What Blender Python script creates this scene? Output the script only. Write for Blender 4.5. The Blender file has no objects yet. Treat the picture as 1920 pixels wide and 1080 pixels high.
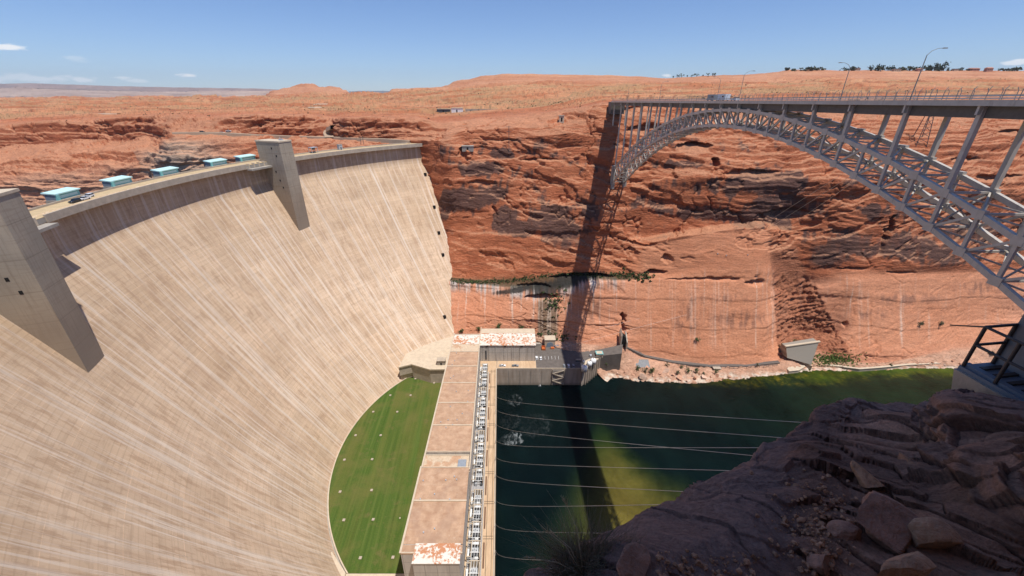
import bpy, math, random
import numpy as np
from mathutils import Vector, Matrix

# ------------------------------------------------------------------ camera, sky, sun
SC = bpy.context.scene
COL = SC.collection
H = 220.0                                   # camera height above the river (z = 0)
FPX = 760.0
PITCH = math.atan((540 - 177.5) / FPX)
CP, SP = math.cos(PITCH), math.sin(PITCH)
cam_d = bpy.data.cameras.new('camera')
cam_d.sensor_width = 36.0
cam_d.lens = 36.0 * FPX / 1920.0
cam_d.clip_start = 0.5
cam_d.clip_end = 90000.0
cam = bpy.data.objects.new('camera', cam_d)
cam.location = (0, 0, H)
cam.rotation_euler = (math.pi / 2 - PITCH, 0, 0)
COL.objects.link(cam)
SC.camera = cam

SUN = Vector((0.245, -0.22, 1.0)).normalized()      # towards the sun
world = bpy.data.worlds.new('World')
SC.world = world
world.use_nodes = True
wn = world.node_tree
wn.nodes.clear()
w_out = wn.nodes.new('ShaderNodeOutputWorld')
w_bg = wn.nodes.new('ShaderNodeBackground')
w_bg.inputs['Strength'].default_value = 0.10
w_sky = wn.nodes.new('ShaderNodeTexSky')
w_sky.sky_type = 'NISHITA'
w_sky.sun_disc = False
w_sky.sun_elevation = math.asin(SUN.z)
w_sky.sun_rotation = math.atan2(SUN.x, SUN.y)
w_sky.altitude = 1200
w_sky.air_density = 1.0
w_sky.dust_density = 0.3
w_sky.ozone_density = 3.0
def _dir_of(u, v):
    a, b = (u - 960) / FPX, (540 - v) / FPX
    x, y, z = a, CP + b * SP, -SP + b * CP
    return math.atan2(x, y), math.asin(z / math.sqrt(x * x + y * y + z * z))
# a few small fair-weather clouds: direction, half widths (radians), density
W_CLOUDS = [(*_dir_of(18, 88), .022, .0065, 1.0), (*_dir_of(349, 141), .020, .0045, 1.0), (*_dir_of(1905, 117), .022, .005, .9), (*_dir_of(1250, 142), .018, .005, .9),
            (*_dir_of(90, 148), .085, .007, .55), (*_dir_of(150, 150), .030, .005, .7), (*_dir_of(222, 146), .020, .004, .6), (*_dir_of(10, 146), .05, .009, .5), (*_dir_of(258, 151), .018, .004, .45), (*_dir_of(140, 110), .03, .006, .25)]
wn.links.new(w_bg.outputs[0], w_out.inputs[0])

sun_d = bpy.data.lights.new('sun', 'SUN')
sun_d.energy = 4.9
sun_d.angle = math.radians(0.53)
sun_d.color = (1.0, 0.955, 0.89)
sun_o = bpy.data.objects.new('sun', sun_d)
sun_o.rotation_euler = SUN.to_track_quat('Z', 'Y').to_euler()
sun_o.location = (0, 0, 600)
COL.objects.link(sun_o)

SC.view_settings.view_transform = 'Standard'
SC.view_settings.look = 'None'
SC.view_settings.exposure = 0.0
SC.view_settings.gamma = 1.0
SC.view_settings.use_curve_mapping = False
SC.cycles.max_bounces = 6
SC.cycles.diffuse_bounces = 2
SC.cycles.glossy_bounces = 2
SC.cycles.transparent_max_bounces = 6
SC.cycles.use_denoising = True
SC.cycles.caustics_reflective = False
SC.cycles.caustics_refractive = False
random.seed(7)
RNG = np.random.default_rng(11)

# ------------------------------------------------------------------ survey helpers
def at_z(u, v, z):
    """world point at height z on the sight line of a surveyed direction"""
    Z = z - H
    t = (540 - v) / FPX
    Y = -Z * (CP + t * SP) / (SP - t * CP)
    return np.array([(u - 960) * (Y * CP - Z * SP) / FPX, Y, z])

def at_y(u, v, Y):
    t = (540 - v) / FPX
    Z = Y * (t * CP - SP) / (CP + t * SP)
    return np.array([(u - 960) * (Y * CP - Z * SP) / FPX, Y, Z + H])

def at_d(u, v, d):
    a, b = (u - 960) / FPX, (540 - v) / FPX
    return np.array([a * d, d * (CP + b * SP), d * (-SP + b * CP) + H])

# ------------------------------------------------------------------ numpy noise
_perm = np.random.default_rng(5).permutation(4096).astype(np.int64)
_grad = np.random.default_rng(6).normal(size=(4096, 3))
_grad /= np.linalg.norm(_grad, axis=1)[:, None]

def perlin(x, y, z):
    x = np.asarray(x, float); y = np.asarray(y, float); z = np.asarray(z, float)
    x, y, z = np.broadcast_arrays(x, y, z)
    xi, yi, zi = np.floor(x).astype(np.int64), np.floor(y).astype(np.int64), np.floor(z).astype(np.int64)
    xf, yf, zf = x - xi, y - yi, z - zi
    def fade(t): return t * t * t * (t * (t * 6 - 15) + 10)
    U, V, W = fade(xf), fade(yf), fade(zf)
    res = 0.0
    for dx in (0, 1):
        wx = U if dx else 1 - U
        for dy in (0, 1):
            wy = V if dy else 1 - V
            for dz in (0, 1):
                wz = W if dz else 1 - W
                h = _perm[(_perm[(_perm[(xi + dx) & 4095] + yi + dy) & 4095] + zi + dz) & 4095]
                g = _grad[h]
                res = res + wx * wy * wz * (g[..., 0] * (xf - dx) + g[..., 1] * (yf - dy) + g[..., 2] * (zf - dz))
    return res * 1.6

def fbm(x, y, z, oct=4, lac=2.03, gain=0.5):
    a, s, n = 1.0, 0.0, 0.0
    for _ in range(oct):
        s = s + a * perlin(x, y, z); n += a
        x, y, z = x * lac + 17.3, y * lac + 5.1, z * lac + 9.7
        a *= gain
    return s / n

def ridged(x, y, z, oct=4, gain=0.5):
    a, s, n = 1.0, 0.0, 0.0
    for _ in range(oct):
        s = s + a * (1 - 2 * np.abs(perlin(x, y, z))); n += a
        x, y, z = x * 2.1 + 3.3, y * 2.1 + 8.1, z * 2.1 + 1.7
        a *= gain
    return s / n

def sstep(a, b, x):
    t = np.clip((x - a) / (b - a), 0, 1)
    return t * t * (3 - 2 * t)

# ------------------------------------------------------------------ materials
def new_mat(name):
    m = bpy.data.materials.new(name)
    m.use_nodes = True
    nt = m.node_tree
    b = nt.nodes['Principled BSDF']
    return m, nt, b

class NT:
    """tiny node-graph writer"""
    def __init__(s, nt): s.nt = nt
    def n(s, typ, **kw):
        nd = s.nt.nodes.new(typ)
        for k, v in kw.items():
            if k.startswith('i_'):
                key = k[2:]
                key = int(key) if key.isdigit() else key.replace('_', ' ')
                s.set(nd, key, v)
            else: setattr(nd, k, v)
        return nd
    def set(s, nd, key, v):
        if isinstance(v, bpy.types.NodeSocket): s.nt.links.new(v, nd.inputs[key])
        else: nd.inputs[key].default_value = v
    def coord(s, which='Object'):
        return s.n('ShaderNodeTexCoord').outputs[which]
    def mapping(s, vec, scale=(1, 1, 1), loc=(0, 0, 0), rot=(0, 0, 0)):
        nd = s.n('ShaderNodeMapping'); s.set(nd, 'Vector', vec)
        nd.inputs['Scale'].default_value = scale; nd.inputs['Location'].default_value = loc
        nd.inputs['Rotation'].default_value = rot
        return nd.outputs[0]
    def noise(s, vec, scale, detail=4, rough=0.55, dist=0.0):
        nd = s.n('ShaderNodeTexNoise'); s.set(nd, 'Vector', vec)
        nd.inputs['Scale'].default_value = scale; nd.inputs['Detail'].default_value = detail
        nd.inputs['Roughness'].default_value = rough; nd.inputs['Distortion'].default_value = dist
        return nd.outputs[0]
    def ramp(s, fac, stops, interp='LINEAR'):
        nd = s.n('ShaderNodeValToRGB'); s.set(nd, 'Fac', fac)
        cr = nd.color_ramp; cr.interpolation = interp
        while len(cr.elements) < len(stops): cr.elements.new(0.5)
        for e, (p, c) in zip(cr.elements, stops):
            e.position = p
            e.color = (c, c, c, 1) if isinstance(c, (int, float)) else (*c, 1)
        return nd.outputs[0]
    def mix(s, fac, a, b, mode='MIX'):
        nd = s.n('ShaderNodeMix', data_type='RGBA', blend_type=mode)
        s.set(nd, 0, fac)
        for i, c in ((6, a), (7, b)):
            if isinstance(c, tuple): c = (*c[:3], 1)
            s.set(nd, i, c)
        return nd.outputs[2]
    def math(s, op, a, b=0.0, c=0.0):
        nd = s.n('ShaderNodeMath', operation=op)
        s.set(nd, 0, a); s.set(nd, 1, b); s.set(nd, 2, c)
        return nd.outputs[0]
    def bump(s, h, strength=0.5, dist=1.0):
        nd = s.n('ShaderNodeBump'); s.set(nd, 'Height', h)
        nd.inputs['Strength'].default_value = strength; nd.inputs['Distance'].default_value = dist
        return nd.outputs[0]

_g = NT(wn)
_dir = _g.coord('Generated')
_s = _g.n('ShaderNodeSeparateXYZ', i_0=_dir)
_az = _g.math('ARCTAN2', _s.outputs[0], _s.outputs[1]); _el = _g.math('ARCSINE', _s.outputs[2])
_nz = _g.noise(_g.mapping(_dir, (38, 38, 110)), 1.0, 6, .6)
_cl = None
for a0, e0, wa, we, st in W_CLOUDS:
    p = _g.math('DIVIDE', _g.math('SUBTRACT', _az, a0), wa); q = _g.math('DIVIDE', _g.math('SUBTRACT', _el, e0), we)
    r = _g.math('SQRT', _g.math('ADD', _g.math('MULTIPLY', p, p), _g.math('MULTIPLY', q, q)))
    m = _g.ramp(_g.math('ADD', _g.math('MULTIPLY', r, .5), _g.math('MULTIPLY', _g.math('SUBTRACT', .55, _nz), 1.3)), [(.22, st), (.48, 0.0)])
    _cl = m if _cl is None else _g.math('MAXIMUM', _cl, m)
_sky = _g.mix(1.0, w_sky.outputs[0], (.88, 1.0, 1.26), 'MULTIPLY')
_sky = _g.mix(_cl, _sky, (10.5, 10.6, 10.8))
wn.links.new(_sky, w_bg.inputs[0])

def mat_simple(name, col, rough=0.7, var=0.15, scale=1.0, metal=0.0, bump=0.0, spec=0.3):
    m, nt, b = new_mat(name); g = NT(nt)
    co = g.coord()
    n = g.noise(co, scale, 5, 0.6)
    dark = tuple(c * (1 - var) for c in col); lite = tuple(min(1, c * (1 + var)) for c in col)
    c = g.ramp(n, [(0.3, dark), (0.7, lite)])
    nt.links.new(c, b.inputs['Base Color'])
    b.inputs['Roughness'].default_value = rough
    b.inputs['Metallic'].default_value = metal
    b.inputs['Specular IOR Level'].default_value = spec
    if bump: nt.links.new(g.bump(n, bump, 0.3), b.inputs['Normal'])
    return m

# ------------------------------------------------------------------ object helpers
def tag(o, label=None, cat=None, group=None, kind=None):
    if label: o['label'] = label
    if cat: o['category'] = cat
    if group: o['group'] = group
    if kind: o['kind'] = kind
    return o

def empty(name, loc, rz=0.0):
    o = bpy.data.objects.new(name, None)
    o.location = loc; o.rotation_euler = (0, 0, rz)
    o.empty_display_size = 0.5
    COL.objects.link(o)
    return o

def obj_from(name, me, parent=None, loc=None):
    o = bpy.data.objects.new(name, me)
    COL.objects.link(o)
    if parent: o.parent = parent
    if loc is not None: o.location = loc
    return o

def copy_tree(o, parent=None):
    c = o.copy(); COL.objects.link(c)
    if parent: c.parent = parent
    for ch in list(o.children): copy_tree(ch, c)
    return c

def np_mesh(name, V, F, mat=None, smooth=False, col=None, uv=None):
    """V (n,3); F (m,4) int; col per-vertex rgb; uv per-vertex"""
    me = bpy.data.meshes.new(name)
    V = np.asarray(V, np.float32); F = np.asarray(F, np.int32)
    k = F.shape[1]
    me.vertices.add(len(V)); me.vertices.foreach_set('co', V.ravel())
    me.loops.add(F.size); me.loops.foreach_set('vertex_index', F.ravel())
    me.polygons.add(len(F)); me.polygons.foreach_set('loop_start', np.arange(0, F.size, k, dtype=np.int32))
    me.update(calc_edges=True)
    if smooth: me.polygons.foreach_set('use_smooth', np.ones(len(F), bool))
    if col is not None:
        a = me.color_attributes.new('Col', 'FLOAT_COLOR', 'POINT')
        c4 = np.ones((len(V), 4), np.float32); c4[:, :col.shape[1]] = col
        a.data.foreach_set('color', c4.ravel())
    if uv is not None:
        l = me.uv_layers.new(name='UVMap')
        l.data.foreach_set('uv', np.asarray(uv, np.float32)[F.ravel()].ravel())
    if mat: me.materials.append(mat)
    me.validate()
    return me

def grid_faces(nr, nc):
    i = np.arange(nr - 1)[:, None] * nc + np.arange(nc - 1)[None, :]
    return np.stack([i, i + 1, i + nc + 1, i + nc], -1).reshape(-1, 4)

class MB:
    """collects shapes into one mesh"""
    def __init__(s): s.v = []; s.f = []
    def add(s, vs, fs):
        o = len(s.v); s.v += [tuple(map(float, p)) for p in vs]
        s.f += [tuple(i + o for i in f) for f in fs]
        return s
    def box(s, c, d, rz=0.0):
        cx, cy, cz = c; x, y, z = d[0] / 2, d[1] / 2, d[2] / 2
        cs, sn = math.cos(rz), math.sin(rz)
        P = []
        for dz in (-z, z):
            for dx, dy in ((-x, -y), (x, -y), (x, y), (-x, y)):
                P.append((cx + dx * cs - dy * sn, cy + dx * sn + dy * cs, cz + dz))
        return s.add(P, [(0, 3, 2, 1), (4, 5, 6, 7), (0, 1, 5, 4), (1, 2, 6, 5), (2, 3, 7, 6), (3, 0, 4, 7)])
    def bbox(s, x0, x1, y0, y1, z0, z1):
        return s.box(((x0 + x1) / 2, (y0 + y1) / 2, (z0 + z1) / 2), (x1 - x0, y1 - y0, z1 - z0))
    def prism(s, poly, z0, z1):
        """poly: list of (x,y) counter-clockwise; z0/z1 scalars or lists"""
        n = len(poly)
        b = z0 if hasattr(z0, '__len__') else [z0] * n
        t = z1 if hasattr(z1, '__len__') else [z1] * n
        P = [(x, y, b[i]) for i, (x, y) in enumerate(poly)] + [(x, y, t[i]) for i, (x, y) in enumerate(poly)]
        F = [tuple(range(n))[::-1], tuple(range(n, 2 * n))]
        for i in range(n):
            j = (i + 1) % n
            F.append((i, j, n + j, n + i))
        return s.add(P, F)
    def bar(s, p0, p1, w, h, up=(0, 0, 1)):
        """square bar from p0 to p1, w across, h along 'up'"""
        p0, p1 = Vector(p0), Vector(p1)
        d = (p1 - p0).normalized(); up = Vector(up)
        if abs(d.dot(up)) > 0.98: up = Vector((0, 1, 0))
        sd = d.cross(up).normalized(); u2 = sd.cross(d).normalized()
        P = []
        for p in (p0, p1):
            for a, b in ((-1, -1), (1, -1), (1, 1), (-1, 1)):
                P.append(p + sd * (a * w / 2) + u2 * (b * h / 2))
        return s.add(P, [(0, 1, 2, 3), (7, 6, 5, 4), (0, 4, 5, 1), (1, 5, 6, 2), (2, 6, 7, 3), (3, 7, 4, 0)])
    def tube(s, pts, r, n=6):
        pts = [Vector(p) for p in pts]
        m = len(pts)
        rr = r if hasattr(r, '__len__') else [r] * m
        rings = []
        for i, p in enumerate(pts):
            d = (pts[min(i + 1, m - 1)] - pts[max(i - 1, 0)]).normalized()
            up = Vector((0, 0, 1)) if abs(d.z) < 0.95 else Vector((1, 0, 0))
            a = d.cross(up).normalized(); b = a.cross(d)
            rings.append([p + (a * math.cos(2 * math.pi * k / n) + b * math.sin(2 * math.pi * k / n)) * rr[i] for k in range(n)])
        P = [q for r_ in rings for q in r_]
        F = []
        for i in range(m - 1):
            for k in range(n):
                F.append((i * n + k, i * n + (k + 1) % n, (i + 1) * n + (k + 1) % n, (i + 1) * n + k))
        F.append(tuple(range(n))[::-1]); F.append(tuple(range((m - 1) * n, m * n)))
        return s.add(P, F)
    def cyl(s, c, r, z0, z1, n=12, r1=None, dome=0.0):
        r1 = r if r1 is None else r1
        P = []
        for z, q in ((z0, r), (z1, r1)):
            P += [(c[0] + q * math.cos(2 * math.pi * k / n), c[1] + q * math.sin(2 * math.pi * k / n), z) for k in range(n)]
        F = [tuple(range(n))[::-1]]
        for k in range(n): F.append((k, (k + 1) % n, n + (k + 1) % n, n + k))
        if dome:
            P += [(c[0] + r1 * .6 * math.cos(2 * math.pi * k / n), c[1] + r1 * .6 * math.sin(2 * math.pi * k / n), z1 + dome * .75) for k in range(n)]
            P.append((c[0], c[1], z1 + dome))
            for k in range(n):
                F.append((n + k, n + (k + 1) % n, 2 * n + (k + 1) % n, 2 * n + k))
                F.append((2 * n + k, 2 * n + (k + 1) % n, 3 * n))
        else: F.append(tuple(range(n, 2 * n)))
        return s.add(P, F)
    def build(s, name, mat, parent=None, smooth=False, bevel=0.0):
        off = Vector((0, 0, 0))
        if parent is not None:
            q = parent
            while q is not None: off += q.location; q = q.parent
        me = bpy.data.meshes.new(name)
        me.from_pydata([(x - off.x, y - off.y, z - off.z) for x, y, z in s.v], [], s.f)
        me.update()
        if mat: me.materials.append(mat)
        if smooth: me.polygons.foreach_set('use_smooth', np.ones(len(s.f), bool))
        o = obj_from(name, me, parent)
        if bevel:
            md = o.modifiers.new('bevel', 'BEVEL'); md.width = bevel; md.segments = 2
            md.limit_method = 'ANGLE'
        return o
# ------------------------------------------------------------------ far side: canyon wall and plateau
ROWS = [
 # 0 under water / buried foot
 [(0,640,430),(700,640,425),(800,655,330),(845,655,312),(1000,650,316),(1060,664,300),(1112,690,290),(1135,716,276),(1200,728,272),(1300,731,270),(1400,722,276),(1480,712,283),(1520,705,286),(1600,706,286),(1790,704,290),(1925,704,292)],
 # 1 shoreline / wall foot
 [(0,600,430),(700,600,425),(800,640,330),(845,642,309),(1000,637,314),(1055,655,300),(1112,668,292),(1135,700,None,0.3),(1200,714,None,0.3),(1300,717,None,0.3),(1400,708,None,0.3),(1480,698,None,0.3),(1520,692,None,0.3),(1600,692,None,0.3),(1700,689,None,0.3),(1790,689,None,0.3),(1925,689,None,0.3)],
 # 2 bench above the water
 [(0,590,430),(700,590,425),(800,630,332),(845,632,311),(1000,630,317),(1060,648,304),(1112,652,300),(1135,684,292),(1200,698,286),(1300,701,285),(1400,694,290),(1480,690,292),(1520,685,296),(1600,684,297),(1700,680,299),(1790,672,303),(1925,665,310)],
 # 3 foot of the cliff
 [(0,580,430),(700,580,425),(800,620,335),(845,625,313),(1000,622,319),(1060,640,308),(1112,645,305),(1165,640,306),(1200,664,304),(1300,683,299),(1400,686,296),(1450,682,298),(1490,652,312),(1516,652,312),(1555,672,304),(1640,684,301),(1700,672,303),(1790,650,313),(1925,640,320)],
 # 4
 [(0,560,430),(700,560,425),(800,595,345),(845,600,321),(900,600,321),(1000,598,322),(1045,600,319),(1075,600,317),(1165,605,317),(1185,605,315),(1300,608,314),(1440,612,312),(1462,615,325),(1490,618,331),(1560,625,326),(1600,615,318),(1700,605,320),(1800,600,328),(1925,595,336)],
 # 5 under the ledge
 [(0,520,430),(700,520,425),(800,530,370),(842,530,345),(900,537,340),(1000,556,330),(1050,548,330),(1100,531,328),(1160,530,331),(1250,523,332),(1350,525,330),(1430,530,328),(1458,540,342),(1500,545,346),(1540,540,340),(1600,535,334),(1700,530,336),(1800,525,342),(1925,515,350)],
 # 6 above the ledge
 [(0,500,430),(700,500,425),(800,510,380),(842,519,351),(900,524,347),(1000,519,344),(1050,512,345),(1100,510,341),(1160,514,337),(1250,515,335),(1350,490,336),(1430,480,336),(1460,488,348),(1500,500,350),(1545,508,345),(1600,505,341),(1700,510,340),(1800,505,346),(1925,495,355)],
 # 7
 [(0,430,430),(200,430,430),(500,430,428),(700,420,420),(800,440,400),(838,440,377),(900,435,370),(1000,430,362),(1150,432,354),(1215,455,345),(1260,446,344),(1350,432,345),(1420,426,347),(1450,432,350),(1500,430,357),(1540,428,354),(1600,430,353),(1700,430,352),(1800,430,357),(1925,430,364)],
 # 7b set back above the buttress
 [(0,420,430),(200,420,430),(500,420,428),(700,405,419),(800,425,402),(836,425,380),(900,420,374),(1000,417,365),(1150,420,356),(1205,446,356),(1260,436,357),(1350,421,358),(1420,415,360),(1455,420,360),(1500,418,360),(1540,416,357),(1600,418,355),(1700,418,354),(1800,418,359),(1925,418,366)],
 # 8
 [(0,385,432),(200,370,432),(400,340,430),(500,325,427),(700,305,415),(790,350,420),(814,350,404),(843,335,385),(900,335,388),(1000,335,384),(1150,345,372),(1250,345,368),(1300,330,364),(1400,338,362),(1500,340,362),(1600,340,362),(1750,340,366),(1925,340,372)],
 # 9
 [(0,345,442),(200,325,442),(300,305,442),(330,298,428),(480,296,432),(700,280,418),(785,290,425),(804,290,414),(840,285,394),(900,283,398),(1000,282,396),(1100,275,392),(1150,275,388),(1280,278,384),(1450,275,384),(1600,275,386),(1750,270,391),(1925,265,400)],
 # 10
 [(0,305,470),(200,288,470),(300,282,455),(320,262,442),(480,270,448),(620,268,440),(770,267,426),(800,266,417),(838,262,402),(860,258,406),(950,258,404),(1050,252,396),(1130,240,396),(1200,240,396),(1300,245,397),(1500,245,399),(1700,243,404),(1925,240,414)],
 # 11 foot of the upper band
 [(0,282,520),(150,264,540),(290,261,520),(318,252,452),(480,258,470),(600,258,500),(628,258,480),(640,263,442),(780,264,432),(810,258,424),(850,246,410),(950,238,410),(1050,234,410),(1130,217,406),(1200,217,406),(1300,226,408),(1500,228,410),(1700,228,418),(1925,225,430)],
 # 12 top of the upper band
 [(0,240,538),(150,227,553),(300,219,534),(480,217,482),(600,220,512),(625,225,540),(645,224,450),(790,225,446),(808,232,446),(850,228,450),(950,220,450),(1050,212,450),(1130,194,412),(1200,196,425),(1400,196,450),(1925,200,470)],
 # 13
 [(0,212,850),(480,205,850),(700,208,750),(850,205,700),(1000,196,650),(1130,187,520),(1300,184,560),(1600,182,600),(1925,182,620)],
 # 14
 [(0,198,1500),(480,194,1400),(700,190,1200),(850,184,1100),(1000,178,1000),(1200,174,900),(1600,170,900),(1925,168,900)],
 # 15
 [(0,189,2800),(480,186,2400),(620,184,2000),(760,177,1600),(850,172,1450),(1000,165,1350),(1200,163,1250),(1600,156,1300),(1925,155,1300)],
 # 16 skyline
 [(-60,183,6000),(300,183,5600),(480,182.5,4600),(497,181,2700),(506,171,2650),(540,163,2600),(562,158,2600),(575,154,2600),(590,158,2600),(603,164,2600),(615,160.5,2600),(632,162,2600),(650,171,2500),(666,180,2400),(700,181,2400),(727,179,2100),(734,166,2000),(800,165,1950),(832,163,1900),(852,153,1850),(872,149,1800),(905,142,1750),(950,139,1700),(985,137,1700),(1040,138.5,1700),(1090,141,1750),(1150,141,1800),(1235,145.5,1850),(1250,146,1850),(1330,143,1750),(1400,139,1700),(1460,135,1700),(1480,132,1700),(1600,131.5,1750),(1760,133,1800),(1925,134,1800)],
 # 17 beyond the skyline
 [(-60,187,9000),(480,188,8000),(500,187,3600),(700,185,3600),(800,170,2600),(985,150,2400),(1250,155,2500),(1480,143,2400),(1925,145,2500)],
]
NCOL = 1750
A0, A1 = -1.46, 1.72
acol = np.linspace(A0, A1, NCOL)

def _row(pts):
    P = []
    for q in pts:
        P.append(at_z(q[0], q[1], q[3]) if len(q) == 4 else at_y(*q))
    P = np.array(P); a = P[:, 0] / P[:, 1]
    o = np.argsort(a); a = a[o]; P = P[o]
    Y = np.exp(np.interp(acol, a, np.log(P[:, 1])))
    # keep heights as slopes so that the interpolation follows the sight lines
    T = np.interp(acol, a, (P[:, 2] - H) / P[:, 1])
    return Y, T

def _smooth(a, k):
    ker = np.exp(-0.5 * (np.arange(-3 * k, 3 * k + 1) / k) ** 2); ker /= ker.sum()
    return np.convolve(np.pad(a, 3 * k, mode='edge'), ker, 'valid')

RY, RT = zip(*[_row(r) for r in ROWS])
RY = [_smooth(y, 5) for y in RY]
RT = [_smooth(t, 5 if i < 16 else 2) for i, t in enumerate(RT)]
NSUB = [10, 14, 12, 44, 44, 14, 46, 9, 50, 40, 26, 22, 26, 22, 20, 22, 22, 6]
RLAB = [0, 1, 2, 3, 4, 5, 6, 7, 7.15, 8, 9, 10, 11, 12, 13, 14, 15, 16, 17]
Yg, Tg, Rg = [], [], []
for i in range(len(ROWS) - 1):
    n = NSUB[i]
    for k in range(n):
        w = k / n
        Yg.append(np.exp((1 - w) * np.log(RY[i]) + w * np.log(RY[i + 1])))
        Tg.append((1 - w) * RT[i] + w * RT[i + 1]); Rg.append(RLAB[i] * (1 - w) + RLAB[i + 1] * w)
Yg.append(RY[-1]); Tg.append(RT[-1]); Rg.append(RLAB[-1])
Yg = np.array(Yg); Tg = np.array(Tg); Rg = np.array(Rg)
Zg = Yg * Tg + H
Xg = Yg * acol[None, :]
NR = len(Rg)
# light smoothing across rows so that profile corners are rounded, not folded
for _ in range(2):
    for G in (Yg, Zg):
        G[1:-1] = 0.25 * G[:-2] + 0.5 * G[1:-1] + 0.25 * G[2:]
Xg = Yg * acol[None, :]

def _normals(X, Y, Z):
    du = [np.gradient(G, axis=1) for G in (X, Y, Z)]
    dv = [np.gradient(G, axis=0) for G in (X, Y, Z)]
    n = np.stack([du[1] * dv[2] - du[2] * dv[1], du[2] * dv[0] - du[0] * dv[2], du[0] * dv[1] - du[1] * dv[0]], -1)
    return n / (np.linalg.norm(n, axis=-1, keepdims=True) + 1e-9)
Ng = _normals(Xg, Yg, Zg)
Rr = np.broadcast_to(Rg[:, None], Xg.shape)
right = sstep(-0.24, -0.16, Xg / Yg)                         # 1 downstream of the dam
# how strongly each zone is carved
lower = (1 - sstep(5.3, 5.9, Rr)) * sstep(2.6, 3.4, Rr) * right
upper = sstep(5.8, 6.4, Rr) * (1 - sstep(11.9, 12.4, Rr))
plat = sstep(12.0, 12.8, Rr)
bench = (1 - sstep(2.5, 3.3, Rr)) * right

wx = fbm(Xg / 95, Yg / 95, Zg / 60, 3) * 14
wz = fbm(Xg / 60 + 40, Yg / 60, Zg / 45, 3) * 10
big = fbm(Xg / 70, Yg / 70 + 9, Zg / 42, 4)
s1 = Zg + wz + 0.05 * Xg
def terrace(s, h, sharp=0.22):
    t = s / h; f = t - np.floor(t)
    hsh = np.sin(np.floor(t) * 12.9898) * 43758.5453; hsh = hsh - np.floor(hsh)
    # stick-out grows upward inside a bed, then drops back sharply: little overhangs
    return (0.35 + 0.65 * hsh) * (sstep(0, 1 - sharp, f) * (1 - sstep(1 - sharp, 1, f)))
xb = fbm(Xg / 30 + 3, Yg / 30, Zg / 16, 3)
_d = Yg * CP - (Zg - H) * SP
UU = 960 + FPX * Xg / _d; VV = 540 - FPX * ((Zg - H) * CP + Yg * SP) / _d
calm = 0.35 + 0.65 * sstep(.35, .6, Xg / Yg)
dip = .45 * fbm(Xg / 110 + 21, Yg / 110, Zg / 26, 2)          # crossbedding changes its dip from set to set
sb = Zg + dip * (Xg % 4000) * 0 + dip * 22 * np.sin(Xg / 60.0) + wz * .6
ter = 1.7 * terrace(s1 + 5 * xb, 15.0) + calm * (1.0 * terrace(s1 * 1.03 + 5 * xb, 4.6) + .4 * terrace(Zg + wz * .5 + 2.5 * xb, 1.9))
blk = ridged(Xg / 21 + wx * .03, Yg / 21, Zg / 12 + wz * .03, 4)
slab = perlin(Xg / 34 + big, Yg / 34, Zg / 20) + 0.5 * perlin(Xg / 15 + 2 * big, Yg / 15, Zg / 9)
slabs = np.abs(slab) ** 0.7 * np.sign(slab)
# spalled scars: plates with sharp edges, flat floors
zd_ = Zg + .22 * Xg * np.sin(Xg / 170.0 + 1.0)
scn = fbm(Xg / 74 + 5, Yg / 74, zd_ / 21 + .2 * big, 4); scn2 = fbm(Xg / 34 + 15, Yg / 34, zd_ / 9, 3)
scar = sstep(0.11, 0.135, scn) * 2.0 + sstep(0.26, 0.285, scn) * 1.6 + sstep(0.16, 0.185, scn2) * .9
crack = sstep(0.030, 0.0, np.abs(fbm(Xg / 52 + 8, Yg / 52, Zg / 60, 5))) * sstep(-.1, .15, fbm(Xg / 70 + 1, Yg / 70, Zg / 50, 2)) * 1.5
zt_ = Zg + .10 * Xg * np.sin(Xg / 140.0) + .5 * wz
fine = fbm(Xg / 11, Yg / 11, zt_ / 2.4, 4)
micro = fbm(Xg / 4.5, Yg / 4.5, zt_ / 1.0, 3)
beds = terrace(sb, 1.5) + .6 * terrace(sb * 1.02 + 3, .62)
bedm = sstep(-.12, .22, fbm(Xg / 60 + 31, Yg / 60, Zg / 30, 3))
D_up = 4.2 * big + 0.75 * ter + 0.35 * slabs - scar - 1.2 * crack + 0.12 * blk + 0.34 * fine + 0.18 * micro + (.10 + .42 * bedm) * beds
leftb = 1 - right
D_up = D_up + leftb * (2.6 * terrace(Zg + wz * .5 + 3 * xb, 11.0) + 1.3 * terrace(Zg + wz * .4 + 2 * xb, 4.2) + .8 * blk + 1.0 * np.abs(perlin(Xg / 9, Yg / 9, Zg / 5)))
D_lo = 1.8 * big + 0.3 * ter * calm - 0.35 * scar - 0.9 * crack + 0.16 * fine + 0.06 * micro + .10 * bedm * beds
# fractured bays beside the smooth buttress
az = Xg / Yg
fc_ = 1478 + (VV - 470) * .34
fe_ = 7 * fbm(Xg / 8, Yg / 8, Zg / 8 + 20, 3)
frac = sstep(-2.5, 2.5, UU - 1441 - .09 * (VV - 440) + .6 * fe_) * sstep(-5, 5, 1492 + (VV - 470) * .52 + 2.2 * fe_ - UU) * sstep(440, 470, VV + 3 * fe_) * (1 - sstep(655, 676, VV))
irr = np.abs(perlin(Xg / 7, Yg / 7, Zg / 4.5)) + .6 * np.abs(perlin(Xg / 3.2, Yg / 3.2, Zg / 2.2))
D_lo = D_lo + frac * (1.5 * terrace(Zg + 7 * xb + wz * .5 - .25 * Xg, 4.3) + 1.0 * terrace(Zg + 4 * xb - .25 * Xg, 1.7) + 3.4 * irr - 3.0)
part = np.abs(((Zg + .5 * wz + 1.5 * xb + .02 * Xg) / 23.0) % 1 - .5)
D_lo = D_lo - 1.0 * sstep(.022, .004, part) * sstep(-.15, .15, fbm(Xg / 40 + 80, Yg / 40, Zg / 30, 2)) + .8 * sstep(.5, .0, ((Zg + .5 * wz + 1.5 * xb + .02 * Xg) / 23.0 + .5) % 1)
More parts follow.
